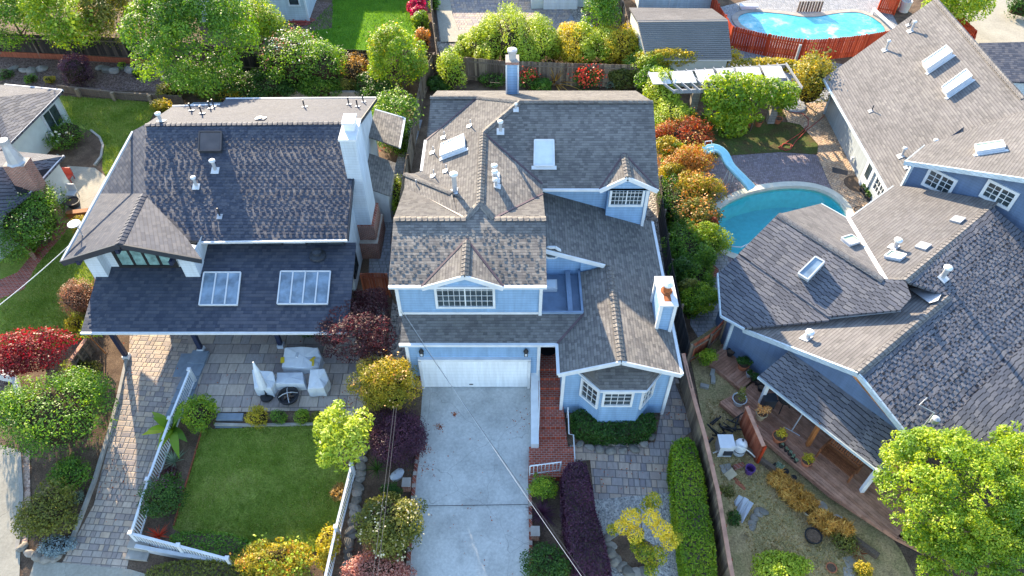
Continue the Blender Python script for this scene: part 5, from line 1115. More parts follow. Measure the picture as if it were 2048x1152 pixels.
rg2 = random.Random(21)
for i, (u, v, r, pal) in enumerate(((1334, 300, 26, 'gold'), (1352, 312, 24, 'bright'), (1345, 352, 28, 'gold'), (1372, 360, 22, 'orange'), (1362, 402, 24, 'olive'), (1384, 412, 22, 'gold'), (1376, 456, 24, 'olive'), (1415, 456, 20, 'copper'), (1392, 468, 22, 'orange'), (1405, 520, 24, 'mid'), (1362, 540, 22, 'deep'), (1375, 580, 22, 'olive'))):
    plant('fence_shrub', ('gold tipped', 'bright green', 'yellow gold', 'orange tipped', 'olive green', 'mustard gold', 'dull olive', 'coppery', 'rusty orange', 'mid green', 'dark green', 'greyish olive')[i] + (' sprawling shoot growing between the photinias' if i < 9 else ' sprawling shoot at the near end of the fence row'), 'shrub', u, v, r, r * rg2.uniform(.8, 1.25), pal, .13, 1800, rz=rg2.uniform(.7, 1.0), lift=.35, k=22, lump=.36, core=.5, group='shrubs in a row between fence and pool')
# ================================================================== fences, walls and railings
FR_ = random.Random(7)
def fence(name, label, px, h, mat='wood_grey', bw=.14, post=2.4, capm=None, side=1, topr=True, lean=True, dog=False, base=None, postm=None, th=.022, gap=.012):
    pts = [G(u, v, h) - UP * h for u, v in px] if base is None else base
    t = thing(name, label, 'fence', pts[0]); m = MB()
    for a, b in zip(pts, pts[1:]):
        d = b - a; L = math.hypot(d.x, d.y); n = max(1, int(L / (bw + gap))); r = Vector((d.x, d.y, 0)).normalized(); nn = Vector((r.y, -r.x, 0)) * side
        for i in range(n):
            c = a.lerp(b, (i + .5) / n); hh = h + FR_.uniform(-.02, .02); m.t = FR_.random(); z = gz(c.x, c.y)
            m.obox(Vector((c.x, c.y, z + hh / 2)) + nn * FR_.uniform(0, .008), r, nn, UP, L / n - gap, th, hh)
            if dog: m.obox(Vector((c.x, c.y, z + hh + .02)), r, nn, UP, (L / n - gap) * .6, th, .05)
    m.build('board_panel', M[mat], t); m = MB(); m.t = .6
    for a, b in zip(pts, pts[1:]):
        d = (b - a); nn = Vector((d.y, -d.x, 0)).normalized() * side
        for z in (.35, h - .3): m.bar(a + nn * .05 + UP * z, b + nn * .05 + UP * z, .05, .09)
    m.build('rail', M[postm or mat], t)
    if capm:
        m = MB(); m.t = .6
        for a, b in zip(pts, pts[1:]): m.bar(a + UP * (h + .03), b + UP * (h + .03), .17, .045)
        m.build('cap_rail', M[capm], t)
    if post:
        for a, b in zip(pts, pts[1:]):
            d = b - a; nn = Vector((d.y, -d.x, 0)).normalized() * side; n = max(1, round(d.length / post))
            for i in range(n + 1):
                if i == n and b is not pts[-1]: continue
                c = a.lerp(b, i / n) + nn * .09; m = MB(); m.t = FR_.random(); m.bar(c - UP * .1, c + UP * (h - (.01 if capm else -.04)), .1, .1); m.build('post', M[postm or mat], t)
    return t
fence('board_fence', 'dark weathered board fence along the left back garden', [(-30, 66), (150, 72), (335, 80), (430, 92), (530, 98)], 1.9, 'wood_dark', postm='wood_grey', side=1, post=3.0)
fence('board_fence', 'weathered board fence below the bright back lawn', [(530, 98), (690, 99), (760, 101), (868, 106)], 1.8, 'wood_dark', postm='wood_grey', side=1, post=2.6)
fence('board_fence', 'grey board fence behind the tall chimney', [(868, 108), (1000, 121), (1130, 126), (1280, 130)], 1.8, 'wood_grey', side=1, post=2.6)
fence('board_fence', 'brown board fence between the two middle houses', [(866, 106), (842, 150), (830, 215), (813, 310), (800, 390), (788, 470), (779, 560)], 1.8, 'wood_grey', side=-1, post=2.4)
fence('board_fence', 'thin board fence beside the magenta azaleas', [(859, -30), (862, 20), (874, 108)], 1.5, 'wood_grey', side=-1, post=2.6)
fence('board_fence', 'brown board fence beside the dark shed', [(1238, -40), (1248, 5), (1262, 60)], 1.6, 'wood_grey', side=1, post=2.4)
fence('red_fence', 'bright red stained picket fence around the upper pool', [(1420, -40), (1436, 8), (1466, 54), (1540, 70), (1612, 80), (1660, 78), (1735, 70), (1790, 60)], 1.7, 'wood_red', dog=True, side=-1, post=2.4, bw=.16, gap=.02)
fence('red_fence', 'red stained fence beyond the long roof at upper right', [(1900, 30), (1930, 38), (1955, 62), (1950, 80)], 1.6, 'wood_red', side=1)
fence('red_fence', 'short red fence stretch at the top edge by the white bucket', [(1768, -14), (1800, -8), (1806, -25)], 1.6, 'wood_red', side=1)
fence('board_fence', 'old dark board fence between middle house and pool garden', [(1320, 352), (1328, 420), (1343, 520), (1362, 610), (1380, 690)], 1.7, 'wood_dark', side=-1, postm='wood_grey', post=2.2)
fence('board_fence', 'rust brown capped fence dividing courtyard and dry yard', [(1366, 708), (1386, 790), (1410, 875), (1436, 985), (1458, 1118), (1470, 1180)], 1.6, 'wood_grey', capm='fencecap', postm='wood_rust', side=-1, post=1.6)
fence('board_fence', 'short rust red fence panel standing in the dry yard', [(1493, 814), (1527, 893)], 1.45, 'wood_rust', capm='fencecap', postm='wood_red', side=-1, post=.9)
fence('gate', 'weathered garden gate between fence and slate blue house', [(1384, 690), (1420, 668), (1448, 640)], 1.5, 'wood_rust', postm='wood_grey', side=1, post=1.2)
fence('gate', 'red brown side gate between the two left houses', [(722, 546), (773, 546)], 1.7, 'wood_rust', side=1, post=1.0)
fence('board_fence', 'short pale board fence panel beside the sapling', [(141, 722), (172, 678)], .95, 'wood_grey', capm='fencecap', side=1, post=.5)
def lowwall(name, label, px, h, w, mat, cat='wall', tone=.5, z=0):
    pts = [G(u, v) for u, v in px]; t = MB(); t.t = tone
    for a, b in zip(pts, pts[1:]): t.bar(a + UP * (h / 2 - .05 + z), b + UP * (h / 2 - .05 + z), w, h + .1)
    return tag(t.build(name, M[mat], loc=pts[0]), label, cat)
rt = thing('retaining_wall', 'low timber retaining wall with stout posts above the upper lawn', 'wall', G(230, 200))
m = MB(); m.t = .4
for a, b in (((120, 184), (240, 198)), ((240, 198), (368, 206))):
    for k in range(3): m.bar(G(*a) + UP * (.1 + k * .19), G(*b) + UP * (.1 + k * .19), .12, .17)
m.build('sleepers', M['wood_grey'], rt)
for u, v in ((162, 192), (232, 199), (306, 205)): m = MB(); m.t = .9; p = G(u, v); m.box(p + Vector((0, -.14, .32)), (.22, .22, .68)); m.build('post', M['wood_grey'], rt)
lowwall('retaining_board', 'brown plank kickboard along the dark back fence', [(-30, 112), (160, 121), (335, 132)], .45, .08, 'wood_rust')
lowwall('retaining_wall', 'tan block retaining wall behind the dark roof', [(440, 196), (640, 196), (765, 197)], .55, .25, 'stone', tone=.9)
def rocks(name, label, pts, rmin, rmax, mat='stone', cat='rock', group=None, flat=.7, each=True, seed=3):
    rg = random.Random(seed)
    for u, v in pts:
        p = G(u, v); r = rg.uniform(rmin, rmax); bm = bmesh.new(); bmesh.ops.create_icosphere(bm, subdivisions=2, radius=r)
        sx, sy = rg.uniform(.8, 1.4), rg.uniform(.7, 1.1); s = rg.random() * 10
        for vt in bm.verts:
            c = vt.co; k = 1 + .22 * math.sin(c.x / r * 2.3 + s) * math.sin(c.y / r * 2.1 + s * 2) + .12 * math.sin(c.z / r * 4 + s * 3); vt.co = Vector((c.x * k * sx, c.y * k * sy, c.z * k * flat))
        me = bpy.data.meshes.new(name); bm.to_mesh(me); bm.free(); me.materials.append(M[mat]); at = me.attributes.new('tone', 'FLOAT', 'FACE'); at.data.foreach_set('value', [rg.random()] * len(me.polygons))
        o = link(name, me, None, p + UP * r * .25); o.rotation_euler = (0, 0, rg.random() * 6); tag(o, label, cat, group)
rocks('boulder', 'blue grey boulder in the row below the dark back fence', [(30 + i * 18.5, 140 + (i % 3) * 3) for i in range(4)] + [(200 + i * 15, 138 + (i % 3) * 4) for i in range(9)], .28, .45, group='boulders below the dark back fence')
rocks('edging_stone', 'dark stone in the wall between lawn railing and planting bed', [(728 - i * 2.2 if i < 14 else 697, 905 + i * 14) for i in range(17)], .18, .28, group='stones edging the bed beside the lawn railing')
rocks('edging_stone', 'dark edging stone around the yellow tree bed', [(1216, 1076), (1222, 1092), (1222, 1108), (1230, 1122), (1242, 1134), (1257, 1144), (1272, 1148), (1286, 1146)], .2, .3, group='stones around the yellow tree bed')
rocks('edging_stone', 'grey edging stone below the bay window hedge', [(1160, 890), (1180, 896), (1200, 900), (1222, 902), (1245, 902), (1268, 899), (1288, 890), (1302, 876)], .17, .24, group='stones below the bay window hedge')
rocks('garden_rock', 'grey garden rock at the foot of the paver path', [(48, 1095), (60, 1108), (80, 1112), (96, 1116), (112, 1117)], .18, .3, group='rocks at the foot of the paver path')
rocks('garden_rock', 'white stone in the dark bed beside the driveway', [(796, 952)], .3, .32, mat='offwhite')
lowwall('kerb', 'concrete kerb between paver path and planted bank', [(256, 716), (240, 790), (222, 860), (190, 965), (160, 1045), (136, 1105)], .16, .14, 'curb', 'kerb')
lowwall('kerb', 'curved stone kerb around the agapanthus bed', [(182, 262), (200, 276), (207, 292), (203, 315), (190, 332)], .12, .14, 'curb', 'kerb')
lowwall('kerb', 'stone kerb between lawn and patio border', [(430, 850), (500, 852), (560, 851), (640, 849)], .12, .12, 'curb', 'kerb')
lowwall('kerb', 'dark edging strip between front lawn and railing bed', [(404, 862), (378, 950), (348, 1052)], .07, .06, 'wood_rust', 'kerb')
lowwall('kerb', 'pink brick kerb along the left driveway edge', [(840, 880), (829, 960), (822, 1060), (814, 1180)], .14, .16, 'brick', 'kerb')
lowwall('kerb', 'pink brick kerb along the right driveway edge', [(1060, 955), (1061, 1060), (1062, 1180)], .16, .14, 'brick', 'kerb')
lowwall('kerb', 'pale kerb stones beside the left sidewalk', [(40, 905), (45, 990), (42, 1060), (36, 1100)], .12, .16, 'curb', 'kerb')
for u, v, lb in ((815, 975, 'short brick kerb pillar left of the driveway'), (1070, 1072, 'short brick kerb pillar right of the driveway')):
    p = G(u, v); m = MB(); m.box(p + UP * .2, (.34, .4, .5)); m.box(p + UP * .47, (.38, .44, .05)); tag(m.build('brick_pillar', M['brick'], loc=p), lb, 'pillar')
lowwall('retaining_wall', 'low red brick wall beside the pool shrubs', [(1400, 516), (1432, 548), (1416, 566), (1400, 580)], .3, .22, 'brick')
lowwall('retaining_wall', 'pale rendered wall under the front lawn railing', [(276, 1098), (370, 1116), (455, 1128)], .35, .15, 'offwhite')
# white railings
def railing(name, label, px, h=.9, cat='railing', bal=.13, posts=True, skip=0):
    pts = [G(u, v, h) - UP * h for u, v in px]; t = thing(name, label, cat, pts[0]); m = MB(); b_ = MB()
    for a, b in zip(pts, pts[1:]):
        m.bar(a + UP * h, b + UP * h, .1, .06); m.bar(a + UP * .12, b + UP * .12, .06, .06); n = int((b - a).length / bal)
        for i in range(1, n): c = a.lerp(b, i / n); b_.bar(c + UP * .12, c + UP * (h - .02), .035, .035)
    m.build('rail', M['white'], t); b_.build('balusters', M['white'], t)
    if posts:
        for p in pts[skip:]: q = MB(); q.bar(p - UP * .1, p + UP * (h + .1), .13, .13); q.box(p + UP * (h + .12), (.17, .17, .04)); q.build('post', M['white'], t)
    return t
railing('railing', 'white balustrade beside the bluestone steps', [(379, 741), (340, 838), (296, 960), (262, 1067)])
railing('railing', 'white balustrade across the front of the lawn', [(262, 1067), (357, 1092), (455, 1118)], skip=1)
railing('railing', 'white balustrade between front lawn and planting bed', [(703, 930), (672, 1055), (645, 1180)])
# steps
def steps(name, label, px4, n, z0, z1, mat, tread=None, cat='steps'):
    """px4: top-left, top-right, bottom-right, bottom-left at heights z0 (top) .. z1"""
    a, b = P(*px4[0], z0), P(*px4[1], z0); d, c = P(*px4[3], z1), P(*px4[2], z1); t = thing(name, label, cat, d)
    for i in range(n):
        z = z0 + (z1 - z0) * i / max(1, n - 1); f0, f1 = i / n, (i + 1.06) / n
        q = [a.lerp(d, f0), b.lerp(c, f0), b.lerp(c, f1), a.lerp(d, f1)]; m = MB(); m.prism([(p.x, p.y) for p in q][::-1], min(z1, z) - .5, z); m.build('step', M[mat], t)
    return t
st = steps('brick_steps', 'flight of red brick steps up to the front door', [(1077, 722), (1116, 722), (1136, 893), (1073, 893)], 9, .85, -.28, 'brickpave')
m = MB(); m.prism([(1.2, 20.3), (2.2, 20.3), (2.2, 21.9), (1.2, 21.9)], -.5, .86); m.build('porch_floor', M['brickpave'], st)
q = [P(u, v, -.3) for u, v in ((1058, 893), (1148, 893), (1150, 952), (1057, 957))]; m = MB(); m.prism([(p.x, p.y) for p in q][::-1], -1.2, -.3); m.build('landing', M['brickpave'], st)
m = MB(); p = P(1096, 706, .87); m.lathe((1.72, 21.3, .862), [(.46, 0), (.46, .012)], 20); tag(m.build('doormat', M['black'], loc=(1.72, 21.3, .862)), 'round black doormat in front of the navy door', 'doormat')
wl0, wl1 = P(1069, 720, 1.25), P(1070, 888, .05); m = MB()
q = [wl0, wl1]; w = .17
m.poly([wl0 + Vector((-w, 0, 0)), wl0 + Vector((w, 0, 0)), wl1 + Vector((w, 0, 0)), wl1 + Vector((-w, 0, 0))])
for sx in (-1, 1): m.poly([wl0 + Vector((sx * w, 0, 0)), wl1 + Vector((sx * w, 0, 0)), Vector((wl1.x + sx * w, wl1.y, -1)), Vector((wl0.x + sx * w, wl0.y, -1))])
m.poly([wl1 + Vector((-w, 0, 0)), wl1 + Vector((w, 0, 0)), Vector((wl1.x + w, wl1.y, -1)), Vector((wl1.x - w, wl1.y, -1))]); tag(m.build('stair_wall', M['white'], loc=(wl1.x, wl1.y, -.4)), 'white capped stair wall between driveway and brick steps', 'wall')
def pipe_rail(label, px, zs, r=.025):
    pts = [P(u, v, z) for (u, v), z in zip(px, zs)]; m = MB(); m.tube(pts, r, 6)
    for p in pts[:: max(1, len(pts) - 1)]: m.tube([p, Vector((p.x, p.y, p.z - .85))], r * .9, 6)
    return tag(m.build('handrail', M['white'], loc=pts[0]), label, 'handrail')
pipe_rail('thin white handrail along the stair wall', [(1078, 715), (1079, 800), (1077, 862)], [1.6, .95, .35]); pipe_rail('white handrail on the right side of the brick steps', [(1136, 815), (1138, 868), (1147, 870), (1150, 918)], [.75, .35, .3, .3])
rg_ = thing('railing', 'white iron railing across the front of the brick landing', 'railing', P(1060, 945, -.5)); a, b = P(1060, 932, .5), P(1122, 924, .5); m = MB()
m.tube([a, b], .03, 6); m.tube([a - UP * .7, b - UP * .7], .02, 6); m.build('rail', M['white'], rg_); m = MB()
for i in range(9): c = a.lerp(b, i / 8); m.tube([c, c - UP * .85], .016 if i % 8 else .03, 6)
m.build('balusters', M['white'], rg_)
steps('bluestone_steps', 'wide bluestone steps descending beside the white balustrade', [(386, 700), (418, 702), (370, 832), (330, 832)], 5, .2, -.07, 'bluestone')
steps('stone_steps', 'two bluestone steps from the patio border to the lawn', [(436, 826), (487, 826), (484, 855), (430, 855)], 2, -.12, -.3, 'bluestone')
steps('entry_steps', 'three pale stone steps at the foot of the lawn railing', [(262, 1076), (300, 1085), (292, 1140), (246, 1138)], 3, -.75, -1.15, 'curb')
m = MB(); m.prism([(-16.3, 21.6), (-15.4, 21.6), (-15.4, 20.2), (-16.3, 20.2)][::-1], -.05, .05); tag(m.build('stone_slab', M['bluestone'], loc=(-15.8, 21, 0)), 'dark bluestone slab at the top of the steps', 'slab')
# ================================================================== patio furniture of the left house
def covered(name, label, px, z0, z1, cat, wob=.04, back=0):
    """fabric cover draped over furniture: outline px at the top, flaring a little to the ground, with wrinkles"""
    rg = random.Random(hash(label) % 999 if False else len(label)); top = [P(u, v, z1) + UP * (0 if i < back or not back else -.25) for i, (u, v) in enumerate(px)]; c = sum(top, Vector()) / len(top); q = []
    for a, b in zip(top, top[1:] + top[:1]):
        for k in range(4): q.append(a.lerp(b, k / 4))
    n = len(q); m = MB(); rings = []
    for j, (f, s) in enumerate(((0, .9), (.05, .97), (.3, .99), (.65, 1.0), (1.0, 1.04))):
        rr = []
        for i, p in enumerate(q):
            d = p - c; w = 1 + wob * math.sin(i * 2.4 + j) * (f + .2); rr.append(Vector((c.x + d.x * s * w, c.y + d.y * s * w, p.z - (p.z - z0) * f + (rg.uniform(-.02, .02) if j < 4 else 0))))
        rings.append(rr)
    cc = c + UP * .03; i0 = len(m.v); m.v.append(tuple(cc)); idx = []
    for rr in rings: idx.append(len(m.v)); m.v += [tuple(p) for p in rr]
    for i in range(n): m.f.append([i0, idx[0] + i, idx[0] + (i + 1) % n])
    for a, b in zip(idx, idx[1:]):
        for i in range(n): m.f.append([a + i, b + i, b + (i + 1) % n, a + (i + 1) % n])
    o = m.build(name, M['cover'], loc=(c.x, c.y, z0)); return tag(o, label, cat)
cs = covered('covered_sofa', 'large sofa under a white cover with yellow taped corners', [(568, 694), (600, 692), (636, 694), (642, 708), (636, 728), (600, 730), (560, 727)], 0, .75, 'sofa', back=3)
p = P(596, 706, .66); m = MB(); m.box(p, (.5, .12, .06), 1.4); m.build('fold', M['cover'], cs)
for u, v, w_, h_, r_ in ((565, 720, .18, .35, .2), (625, 718, .3, .12, .9), (632, 702, .12, .4, -.2), (626, 726, .1, .35, .1)): m = MB(); m.box(P(u, v, .6), (w_, h_, .012), r_); m.build('tape', M['yellow'], cs)
covered('covered_chair', 'armchair under a white cover left of the fire pit', [(503, 738), (546, 742), (548, 756), (540, 772), (505, 770)], 0, .85, 'chair', back=2)
covered('covered_table', 'low table under a white cover behind the fire pit', [(553, 744), (606, 744), (609, 768), (550, 768)], 0, .5, 'table', .02)
covered('covered_chair', 'armchair under a white cover right of the fire pit', [(620, 738), (650, 736), (656, 752), (646, 770), (612, 772)], 0, .85, 'chair', back=2)
ug = P(534, 794, 0); um = thing('parasol', 'closed white parasol leaning on a black base', 'parasol', ug); m = MB(); m.lathe(ug, [(.3, 0), (.3, .07), (.06, .12), (.05, .25)], 18); m.build('base', M['black'], um)
top_ = P(506, 724, 2.1); m = MB(); m.tube([ug + UP * .1, ug.lerp(top_, .35)], .025, 6); m.build('pole', M['black'], um); m = MB(); m.tube([ug.lerp(top_, .28), ug.lerp(top_, .5), ug.lerp(top_, .8), top_], [.2, .18, .12, .03], 9); m.build('canopy', M['white'], um)
fp = P(579, 797, 0); ft = thing('fire_pit', 'round black iron fire pit on the patio', 'fire pit', fp); m = MB(); m.lathe(fp, [(.3, .02), (.45, .12), (.5, .28), (.44, .28), (.35, .16), (.05, .14)], 20); m.build('bowl', M['black'], ft)
m = MB()
for k in range(2):
    a = k * math.pi / 2 + .3; m.tube([fp + Vector((.44 * math.cos(a + math.pi * 0) * s_, .44 * math.sin(a) * s_, .28 + .2 * (1 - s_ * s_))) for s_ in (-1, -.5, 0, .5, 1)], .018, 5)
m.build('handle_hoop', M['metal'], ft); m = MB()
for k in range(5): a = k * 1.3; m.tube([fp + Vector((.25 * math.cos(a), .25 * math.sin(a), .2)), fp + Vector((-.2 * math.cos(a + .3), -.2 * math.sin(a + .3), .22))], .04, 6)
m.build('logs', M['trunk'], ft)
# ================================================================== house far left
hf = thing('house', 'pale house at the left edge with a brick chimney', 'house', P(40, 330)); NA = plane3(P(0, 290, 3.2), P(128, 180, 2.6), P(0, 168, 3.4))
m = MB(); nA = [P(0, 168, 3.3), P(126, 181, 2.6), P(20, 290, 2.6), P(-120, 400, 2.6), P(-140, 200, 3.9)]
m.slab([P(-160, 170, 4.0), P(-10, 195, 3.6), P(126, 181, 2.6), P(10, 170, 2.6), P(-160, 160, 2.6)]); m.slab([P(-160, 170, 4.0), P(-10, 195, 3.6), P(126, 181, 2.6), P(22, 286, 2.6), P(-140, 400, 2.6)])
m.slab([P(-160, 330, 3.9), P(0, 334, 3.7), P(128, 312, 2.5), P(36, 303, 2.5), P(-160, 296, 2.9)]); m.slab([P(-160, 330, 3.9), P(0, 334, 3.7), P(128, 312, 2.5), P(60, 388, 2.5), P(-60, 480, 2.5), P(-200, 480, 2.5)]); m.build('roof', M['sh_zig'], hf)
m = MB(); w1, w2, w3 = P(112, 190, 2.4), P(20, 282, 2.4), P(-120, 400, 2.4)
for a, b in ((w1, w2), (w2, w3)): m.poly([(a.x, a.y, 0), (b.x, b.y, 0), (b.x, b.y, 2.55), (a.x, a.y, 2.55)])
a = P(114, 188, 2.4); m.poly([(a.x, a.y, 0), (a.x - 6, a.y + 1, 0), (a.x - 6, a.y + 1, 2.5), (a.x, a.y, 2.5)])
w1, w2, w3 = P(112, 318, 2.3), P(62, 372, 2.3), P(-60, 475, 2.3)
for a, b in ((w1, w2), (w2, w3)): m.poly([(a.x, a.y, 0), (b.x, b.y, 0), (b.x, b.y, 2.4), (a.x, a.y, 2.4)])
a = w1; m.poly([(a.x, a.y, 0), (a.x - 8, a.y + .5, 0), (a.x - 8, a.y + .5, 2.4), (a.x, a.y, 2.4)]); m.build('wall', M['stucco'], hf)
m = MB()
for a, b in (((126, 181, 2.55), (22, 286, 2.55)), ((128, 312, 2.45), (60, 388, 2.45)), ((126, 181, 2.55), (10, 170, 2.55))): m.bar(P(*a), P(*b), .08, .14)
m.build('fascia', M['white'], hf)
wd = (P(20, 282, 2.4) - P(112, 190, 2.4)); wd.z = 0; wd.normalize(); p = PY(92, 196, P(112, 190, 2.4).y - .6); pa = P(112, 190, 2.4); window(hf, Vector((pa.x, pa.y, .75)) + wd * .5, -wd, 0.01, .01) if False else None
o = Vector((pa.x, pa.y, .8)) + wd * 1.9; window(hf, o, -wd, 1.4, 1.3, 2, 1, .12)
cb_ = P(62, 370, 2.6); m = MB(); m.box((cb_.x, cb_.y, 2.1), (1.15, .8, 4.2)); cc = m.build('chimney', M['brick'], hf); m = MB(); m.lathe((cb_.x, cb_.y, 4.2), [(.5, 0), (.42, .1), (.22, 1.2), (.26, 1.22), (.26, 1.45)], 8); m.build('chimney_cowl', M['metal'], cc)
# ================================================================== neighbours at the back
hb = thing('house', 'pale grey house at the top edge beside the bright lawn', 'house', P(560, 45)); m = MB(); a, b, c = P(470, 46), P(618, 42), P(622, 2)
m.prism([(a.x - 3, a.y), (b.x, b.y), (c.x + .3, c.y + 8), (a.x - 3, c.y + 8)], 0, 4.2); m.build('wall', M['siding_pale'], hb); o = PY(580, 9, b.y - .02); window(hb, Vector((o.x, o.y - .02, o.z)), (1, 0, 0), .75, .9, 1, 1, .1)
m = MB(); m.bar((b.x, b.y, 0), (b.x, b.y, 4.2), .14, .14); m.build('corner_board', M['white'], hb); m = MB(); m.slab([(a.x - 4, a.y - .6, 4.2), (b.x + .6, b.y - .6, 4.2), (b.x + .6, b.y + 5, 6), (a.x - 4, b.y + 5, 6)]); m.build('roof', M['sh_main'], hb)
hg = thing('garage', 'cream garage at the top of the paved drive', 'garage', P(1100, 8)); a, b = P(1062, 18), P(1130, 12); m = MB(); m.prism([(a.x, a.y), (b.x + 3, b.y), (b.x + 3, b.y + 7), (a.x, b.y + 7)], 0, 2.8); m.build('wall', M['stucco'], hg)
m = MB(); m.box(((a.x + b.x) / 2 + 1, min(a.y, b.y) - .05, 1.1), (2.8, .08, 2.2)); m.build('garage_door', M['garage'], hg); m = MB(); m.slab([(a.x - .5, b.y - .5, 2.8), (b.x + 3.5, b.y - .5, 2.8), (b.x + 3.5, b.y + 4, 4.2), (a.x - .5, b.y + 4, 4.2)]); m.build('roof', M['sh_main'], hg)
hs = thing('house', 'pale blue neighbour house behind the dark shed', 'house', P(1350, 5)); a, b = P(1275, 22), P(1425, 18); m = MB(); m.prism([(a.x, a.y), (b.x, a.y), (b.x, a.y + 6), (a.x, a.y + 6)], 0, 3.2); m.build('wall', M['siding_pale'], hs)
m = MB(); m.slab([(a.x - .5, a.y - .4, 3.2), (b.x + .5, a.y - .4, 3.2), (b.x + .5, a.y + 4, 5), (a.x - .5, a.y + 4, 5)]); m.build('roof', M['sh_main'], hs); m = MB(); m.bar(((a.x + b.x) / 2 - .6, a.y - .02, 0), ((a.x + b.x) / 2 - .6, a.y - .02, 3), .1, .05); m.build('trim', M['white'], hs)
sd = thing('shed', 'long shed with a dark ribbed roof behind the pergola', 'shed', P(1370, 110)); r0, r1 = P(1274, 41, 3.6), P(1455, 39, 3.6); e0, e1 = P(1292, 118, 2.3), P(1463, 118, 2.3); k0_, k1_ = P(1258, 15, 2.6), P(1424, 17, 2.6)
m = MB(); m.slab([e0, e1, r1, r0]); [m.bar(e0.lerp(r0, k / 20) + UP * .03, e1.lerp(r1, k / 20) + UP * .03, .14, .06) for k in range(20)]; m.build('roof', M['sh_shed'], sd); m = MB(); m.slab([r0, r1, k1_, k0_]); m.build('back_roof', M['sh_lit'], sd)
m = MB(); m.poly([(e0.x + .2, e0.y + .2, 0), (e1.x - .2, e1.y + .2, 0), (e1.x - .2, e1.y + .2, 2.2), (e0.x + .2, e0.y + .2, 2.2)]); m.poly([(e0.x + .2, e0.y + .2, 0), (e0.x + .2, e0.y + .2, 2.3), (r0.x + .2, r0.y, 3.5), (k0_.x + .2, k0_.y, 2.5), (k0_.x + .2, k0_.y, 0)]); m.poly([(e1.x - .2, e1.y + .2, 0), (e1.x - .2, e1.y + .2, 2.3), (r1.x - .2, r1.y, 3.5), (k1_.x - .2, k1_.y, 2.5), (k1_.x - .2, k1_.y, 0)]); m.build('wall', M['stucco'], sd)
m = MB(); m.bar(e0 - UP * .08, e1 - UP * .08, .1, .1); m.build('gutter', M['white'], sd)
hx = thing('house_wing', 'dark roofed wing at the right edge of the picture', 'house', P(2010, 150)); m = MB(); m.slab([P(1958, 86, 3.6), P(2200, 80, 3.6), P(2200, 172, 2.7), P(2015, 162, 2.7)]); m.build('roof', M['sh_dark'], hx); m = MB(); a, b = P(2016, 164, 2.6), P(2200, 168, 2.6); m.prism([(a.x, a.y), (b.x, b.y), (b.x, b.y + 4), (a.x, a.y + 4)], 0, 2.6); m.build('wall', M['siding_pale'], hx)
# upper pool under its bubble cover
up_ = thing('swimming_pool', 'upper pool under a sagging turquoise bubble cover', 'pool', P(1600, 55)); pc_ = ring([P(u, v) for u, v in ((1470, 36), (1500, 24), (1560, 28), (1620, 38), (1680, 26), (1730, 26), (1780, 62), (1740, 84), (1600, 92), (1490, 60))], 2)
m = MB(); po = offset(pc_, .5); n = len(pc_)
for i in range(n): a, b, c, d = pc_[i], pc_[(i + 1) % n], po[(i + 1) % n], po[i]; m.poly([a + UP * .08, b + UP * .08, c + UP * .08, d + UP * .08]); m.poly([d + UP * .08, c + UP * .08, c, d])
m.build('coping', M['brick'], up_); m = MB(); m.poly([p + UP * .05 for p in pc_]); t_ = NT('bubble_cover', .25, .5); t_.col(t_.ramp(t_.noise(t_.coord('Object'), .6, 6), [(.35, hexc('2f97a8')), (.55, hexc('4fb0ba')), (.68, hexc('b4d2d2'))])); t_.bump(t_.noise(t_.coord('Object'), 1.5, 4), .6, .1); m.build('cover', t_.m, up_)
m = MB(); m.tube([P(1748, 18, .5), P(1790, 58, .5)], .12, 10); 
for q in (P(1748, 18, .5), P(1790, 58, .5)): m.bar(q, q - UP * .45, .08, .3)
tag(m.build('cover_roller', M['white'], loc=P(1768, 40)), 'white pool cover roller at the end of the upper pool', 'roller')
p = P(1806, 22); m = MB(); m.lathe(p, [(.38, 0), (.45, .9), (.4, .9), (.36, .3)], 16); tag(m.build('bucket', M['white'], loc=p), 'white bucket planter beside the upper pool', 'bucket')
p = P(1496, 18); m = MB(); m.box(p + UP * .3, (1.5, .5, .12)); m.box(p + UP * .15, (1.2, .4, .3)); tag(m.build('diving_board', M['white'], loc=p), 'white bench at the far edge of the upper pool', 'bench')
m = MB()
for i in range(9):
    m.t = FR_.random(); q = P(1595 + i * 5.5, 24); m.box(q + UP * .45, (.16, .05, .9))
tag(m.build('lattice_screen', M['wood_grey'], loc=P(1617, 24)), 'brown lattice screen behind the upper pool', 'screen')

hz_ = thing('house', 'unseen grey house beyond the top edge, added to shade the bright lawn', 'house', (-6, 66, 0)); m = MB(); m.prism([(-15.5, 63.5), (4, 63.5), (4, 72), (-15.5, 72)], 0, 2.5); m.build('wall', M['siding_pale'], hz_); m = MB(); m.slab([(-16, 62.8, 2.5), (4.5, 62.8, 2.5), (4.5, 67.7, 4.0), (-16, 67.7, 4.0)]); m.slab([(-16, 67.7, 4.0), (4.5, 67.7, 4.0), (4.5, 72.6, 2.5), (-16, 72.6, 2.5)]); m.build('roof', M['sh_main'], hz_)  # out of view; added and sized to cast shade on lawn and drive
